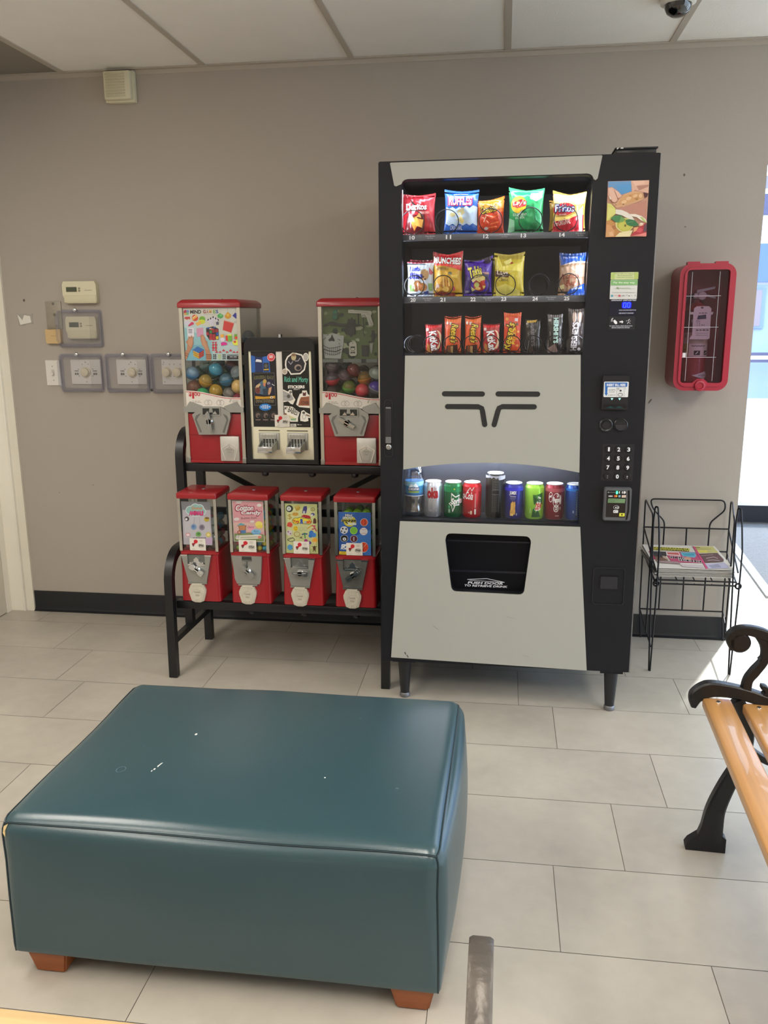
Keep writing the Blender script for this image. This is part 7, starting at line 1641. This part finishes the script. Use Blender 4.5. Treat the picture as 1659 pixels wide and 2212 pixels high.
# ================================================================ benches with cast iron ends
IRON = M('0f1013', .4, .05, bump=.25, bscale=120)
IRON2 = M('5c5650', .4, .4, bump=.5, bscale=70, var=.25, vscale=30)
def bez(P, n=8):
    out = []
    for i in range(len(P)-1):
        p0 = Vector(P[max(i-1, 0)]); p1 = Vector(P[i]); p2 = Vector(P[i+1]); p3 = Vector(P[min(i+2, len(P)-1)])
        for k in range(n):
            t = k/n
            out.append(.5*((2*p1)+(-p0+p2)*t+(2*p0-5*p1+4*p2-p3)*t*t+(-p0+3*p1-3*p2+p3)*t**3))
    out.append(Vector(P[-1]))
    return out
def ribbon(mb, P, W, x0, x1, m):           # flat casting following a curve in the end plane, width varies
    P = bez([(p[0], p[1], 0) for p in P]); k = len(P)
    L_, R_ = [], []
    for i, p in enumerate(P):
        d = (P[min(i+1, k-1)]-P[max(i-1, 0)]).normalized()
        f = i/(k-1)*(len(W)-1); a = int(min(f, len(W)-2)); w = (W[a]*(1-(f-a))+W[a+1]*(f-a))/2
        L_.append((p.x-d.y*w, p.y+d.x*w)); R_.append((p.x+d.y*w, p.y-d.x*w))
    n = k; e = min(.004, (x1-x0)*.25)
    rings = []
    for i in range(n):
        l, r = Vector(L_[i]), Vector(R_[i]); c = (l+r)/2; ins = .78
        rings.append([(x0+e, l), (x0, c+(l-c)*ins), (x0, c+(r-c)*ins), (x0+e, r), (x1-e, r), (x1, c+(r-c)*ins), (x1, c+(l-c)*ins), (x1-e, l)])
    V = [(q_[0], q_[1].x, q_[1].y) for rg in rings for q_ in rg]
    F = [(i*8+j, (i+1)*8+j, (i+1)*8+(j+1) % 8, i*8+(j+1) % 8) for i in range(n-1) for j in range(8)] + [tuple(range(8)), tuple(range((n-1)*8+7, (n-1)*8-1, -1))]
    b = bmesh.new(); vv = [b.verts.new(v) for v in V]
    for f in F: b.faces.new([vv[i] for i in f])
    bmesh.ops.recalc_face_normals(b, faces=b.faces[:])
    mb.merge(b, m)
def bench(loc, rz, label, L_, wood, iron, rise=1.0):
    U = lambda P: [(p[0], .45+(p[1]-.45)*rise if p[1] > .45 else p[1]) for p in P]
    t = thing('bench', label, 'bench', loc, 'slatted benches with cast iron ends')
    t.rotation_euler = (0, 0, rz)
    for k, x in enumerate((-.013, L_-.013)):
        mb = MB(); a, b = x, x+.028
        ribbon(mb, [(-.018, .400), (-.012, .428), (.015, .448), (.06, .449), (.11, .440), (.17, .422), (.26, .405), (.36, .402), (.41, .415)], [.012, .036, .040, .034, .032, .032, .034, .040, .044], a, b, iron)
        ribbon(mb, [(.085, .425), (.107, .385), (.118, .335), (.108, .262), (.078, .185), (.058, .12), (.052, .065), (.048, .03)], [.030, .032, .028, .034, .040, .046, .054, .070], a, b, iron)
        mb.prism([(-.010, .0008), (.088, .0008), (.088, .040), (.072, .055), (.030, .055), (-.004, .026), (-.012, .012)], a+.001, b-.001, iron, axis='x')
        ribbon(mb, [(.39, .42), (.372, .36), (.372, .30), (.392, .20), (.425, .10), (.445, .03)], [.034, .032, .03, .036, .042, .05], a, b, iron)
        mb.prism([(.41, .0008), (.50, .0008), (.502, .014), (.485, .03), (.45, .05), (.42, .05)], a+.001, b-.001, iron, axis='x')
        ribbon(mb, [(.115, .300), (.18, .262), (.26, .268), (.32, .275), (.378, .290)], [.020, .018, .018, .018, .020], a+.004, b-.004, iron)
        # arm with its scroll, post and leaf curl
        mb.lathe([(.0, a), (.022, a), (.0255, a+.004), (.0255, b-.004), (.022, b), (0, b)], (0, .078, .45+.128*rise), iron, 24, axis='x')
        ribbon(mb, U([(.062, .560), (.056, .584), (.066, .602), (.092, .609), (.125, .603), (.165, .588), (.23, .572), (.32, .568), (.415, .580)]), [.012, .020, .022, .022, .026, .024, .022, .024, .030], a, b, iron)
        ribbon(mb, U([(.118, .600), (.138, .570), (.139, .535), (.120, .503), (.106, .478), (.103, .440)]), [.018, .022, .020, .024, .022, .026], a+.002, b-.002, iron)
        ribbon(mb, U([(.128, .532), (.150, .552), (.185, .565)]), [.010, .016, .014], a+.004, b-.004, iron)
        ribbon(mb, U([(.108, .448), (.122, .437), (.140, .438), (.152, .449), (.148, .462), (.138, .464)]), [.018, .014, .014, .016, .012, .010], a+.002, b-.002, iron)
        ribbon(mb, [(.395, .41), (.415, .50), (.428, .58), (.45, .68), (.48, .79), (.50, .84)], [.042, .034, .034, .030, .028, .022], a, b, iron)
        mb.build('end_frame', t, local=True)
    for k, y in enumerate((.002, .097, .192, .287)):
        z = .428-.02*min(1, y/.25)
        mb = MB(); mb.box(.006, L_-.006, y, y+.068, z-.026, z, wood, .006, 3); sl = mb.build('slat', t, local=True)
        for x in (.03, L_-.03):
            mb = MB(); mb.lathe([(.0055, 0), (.005, .0015), (.003, .002), (0, .002)], (x, y+.034, z), CHROME, 14); mb.build('bolt', sl, local=True)
    for k in range(4):
        u = .12+k*.19
        y, z = .412+.085*u, .45+.38*u
        mb = MB(); mb.box(.006, L_-.006, y-.012, y+.012, z, z+.055, wood, .005, 3); mb.build('back_slat', t, local=True)
    return t
bench((.511, -1.552, 0), -PI/2-.045, 'honey brown slat bench with black iron end at the right, by the wire rack', 1.25, M('c4925a', .34, kind='wood', coat=.25), IRON)
bench((-.008, -2.700, 0), PI, 'pale slat bench nearest the viewer, only its worn iron arm and a slat showing', 1.25, M('cdae7c', .6, kind='wood'), IRON2, 1.31)

# ================================================================ wire newspaper rack and papers
WIRE = M('15151a', .4, .2)
rk2 = thing('newspaper_rack', 'black wire newspaper rack between the vending machine and the shopfront', 'rack', (.76, -.2, 0))
def wire(name, P, r=.0032, closed=False, smooth=True):
    m_ = MB(); m_.tube(P, r, WIRE, 8, closed); return m_.build(name, rk2)
def fil(P, r=.02, n=4):
    out = [Vector(P[0])]
    for i in range(1, len(P)-1):
        a, b, c = Vector(P[i-1]), Vector(P[i]), Vector(P[i+1])
        d1 = (a-b); d2 = (c-b); q_ = min(r, d1.length*.45, d2.length*.45)
        s0, s1 = b+d1.normalized()*q_, b+d2.normalized()*q_
        for k in range(n+1):
            t = k/n
            out.append(s0*(1-t)**2+b*2*t*(1-t)+s1*t*t)
    out.append(Vector(P[-1]))
    return out
for xb, xf in ((.606, .597), (.948, .897)):
    wire('rear_upright', fil([(xb+.012, -.024, .001), (xb, -.03, .13), (xb-.004, -.03, .612), (xb-.006, -.06, .615), (xf-.012, -.31, .615), (xf-.014, -.335, .60), (xf-.012, -.33, .13)], .02))
    wire('front_leg', fil([(xf-.002, -.388, .001), (xf-.010, -.375, .30), (xf-.016, -.36, .60), (xf-.012, -.36, .655), (xf-.004, -.37, .655), (xf, -.385, .60), (xf+.004, -.405, .50), (xf+.004, -.405, .30), (xf+.002, -.392, .001)], .018))
    wire('side_rail', [(xb-.004, -.03, .494), (xf-.002, -.395, .415)])
    wire('side_rail', [(xb-.004, -.03, .395), (xf-.004, -.39, .372)])
    wire('side_rail', [(xb, -.03, .134), (xf, -.385, .10)])
    m_ = MB()
    m_.tube([Vector((xf+.002+.010*math.cos(a), -.398, .362+.010*math.sin(a))) for a in [2*PI*k/20*1.3 for k in range(21)]], .0035, WIRE, 8); m_.build('hook', rk2)
wire('back_hoop', fil([(.686, -.027, .134), (.686, -.027, .520), (.634, -.027, .575), (.622, -.027, .616), (.920, -.027, .616), (.926, -.027, .575), (.868, -.027, .520), (.869, -.027, .134)], .018))
wire('back_bar', [(.602, -.03, .495), (.945, -.03, .495)])
wire('back_bar', [(.606, -.03, .133), (.950, -.03, .133)])
wire('back_bar', [(.602, -.03, .397), (.945, -.03, .397)])
wire('back_wire', [(.776, -.03, .495), (.782, -.03, .133)])
for z in (.376, .361):
    wire('shelf_rail', [(.590, -.393, z), (.894, -.393, z)])
for k in range(5):
    x = .618+k*.063
    wire('shelf_wire', [(x-.008+k*.002, -.393, .378), (x+k*.006, -.03, .398)], .0026)
for k in range(5):
    x = .625+k*.060
    wire('front_wire', [(x-.01+k*.003, -.393, .361), (x-.01+k*.004, -.385, .362)], .0024)
NP = ['d9d4cc', 'c4bfb6', 'd2cdc6', 'b8b2aa']
def paper(k, z, dx, rot, art=None, label=None, curl=.0):
    m_ = MB(); th = .0042
    c = Vector((.741+dx, -.215, z))
    nx, ny = 10, 10
    def pt(u, v, top):
        x = (u-.5)*.292; y = (v-.5)*.308
        zz = (th if top else 0) + curl*max(0, u-.55)**2*max(0, .75-v)*.5 + .0022*math.sin(u*5)*(1-v)*.5 + .002*math.sin(v*4)
        if v < .12:
            zz -= (th*.35 if top else -th*.35)*(1-v/.12)
        co, si = math.cos(rot), math.sin(rot)
        sk = .03*(v-.5)
        return Vector((c.x+x*co-y*si+sk*.2, c.y+x*si+y*co, c.z+zz+.012*(v)))
    for top in (0, 1):
        V = [tuple(pt(i/nx, j/ny, top)) for j in range(ny+1) for i in range(nx+1)]
        F = [(j*(nx+1)+i, j*(nx+1)+i+1, (j+1)*(nx+1)+i+1, (j+1)*(nx+1)+i) for j in range(ny) for i in range(nx)]
        m_.add(V, F if top else [f[::-1] for f in F], M(NP[k % 4], .8))
    def ring(fa):
        V = []; 
        for i in range(11):
            V += [tuple(fa(i/10, 0)), tuple(fa(i/10, 1))]
        m_.add(V, [(2*i, 2*i+2, 2*i+3, 2*i+1) for i in range(10)], M(NP[k % 4], .8))
    ring(lambda s, t_: pt(s, 0, t_)); ring(lambda s, t_: pt(s, 1, t_)); ring(lambda s, t_: pt(0, s, t_)); ring(lambda s, t_: pt(1, s, t_))
    bmesh.ops.remove_doubles(m_.bm, verts=m_.bm.verts[:], dist=1e-6)
    bmesh.ops.recalc_face_normals(m_.bm, faces=m_.bm.faces[:])
    if art:
        Qp = quad((105, 140), (1240, 110), (1480, 450), (270, 520))
        def fn(x, y, h):
            u, v = Qp(x, y)
            p_ = pt(min(1, max(0, u)), min(1, max(0, v)), 1); p_.z += h+.0004
            return p_
        m_.art(art, fn, cut=(80, 40), rough=.75, step=.00006)
    o = m_.build('newspaper', loc=(c.x, c.y, z))
    return tag(o, label or 'folded newspaper in the stack under the top one', 'newspaper', 'newspapers on the wire rack')
for k in range(6):
    paper(k, .3815+k*.0050, .004*math.sin(k*2.1), .012*math.sin(k*1.7)+.05, curl=.0)
top = [('p', 'c4bc78', 890, 135, 1210, 118, 1290, 225, 960, 245), ('p', 'd8cc60', 915, 200, 1120, 190, 1110, 235, 950, 240), ('l', '5a4c20', 10, 905, 155, 1010, 150), ('l', '8a7c40', 5, 925, 180, 1180, 168), ('p', '3a3638', 205, 262, 470, 258, 470, 330, 400, 400, 300, 400, 250, 340), ('p', '9a3050', 195, 265, 235, 265, 300, 400, 260, 400), ('p', 'b84c70', 470, 258, 930, 235, 1040, 400, 540, 430, 480, 330), ('p', 'e8dcd8', 465, 262, 670, 255, 690, 320, 480, 320), ('p', 'c45c58', 480, 272, 660, 265, 672, 305, 495, 305), ('p', '6ab0c4', 690, 255, 920, 240, 935, 300, 900, 330, 720, 320), ('p', '4a9cb4', 720, 275, 900, 260, 910, 300, 760, 312),
       ('p', 'b8a08c', 400, 340, 440, 335, 500, 390, 430, 400), ('p', '7a5a4c', 280, 345, 420, 370, 500, 405, 300, 420), ('e', 'd09c80', 800, 350, 50, 22), ('d', 'e8e0dc', 524, 334, 746, 369, 4), ('d', 'e8e0dc', 654, 369, 1004, 399, 6), ('d', '2a1c28', 530, 339, 740, 365, 7), ('d', '2a1c28', 660, 373, 1000, 395, 9), ('p', 'd04c80', 895, 140, 925, 138, 1085, 470, 1055, 472), ('p', '6a4c4c', 975, 262, 1270, 232, 1350, 330, 1340, 362, 1060, 395), ('l', 'c8b8b0', 8, 1080, 330, 1200, 300, 1260, 320), ('l', 'c8b8b0', 8, 1100, 360, 1180, 345, 1280, 350), ('l', 'b8a0a0', 6, 1010, 290, 1200, 265), ('p', 'bcb8d0', 1050, 410, 1350, 375, 1420, 440, 1100, 470), ('p', '9a98b0', 1100, 430, 1250, 400, 1300, 440, 1150, 460),
       ('p', 'c8bcbc', 680, 450, 1000, 430, 1040, 470, 700, 480), ('p', 'a08888', 300, 420, 640, 415, 680, 450, 320, 450)] + \
      [('p', c_, 235+d_, 185+k*32, 840+d_*.5, 180+k*30, 850+d_*.5, 203+k*30, 245+d_, 211+k*32) for k, c_, d_ in ((0, 'd8d048', 0), (1, 'd8d048', -10))] + [('d', '3a3814', 250, 189, 820, 203, 14), ('d', '3a3814', 240, 221, 830, 236, 15)]
paper(0, .4128, .0, .02, art=top, label='top newspaper on the wire rack with a pink and yellow front page', curl=.045)
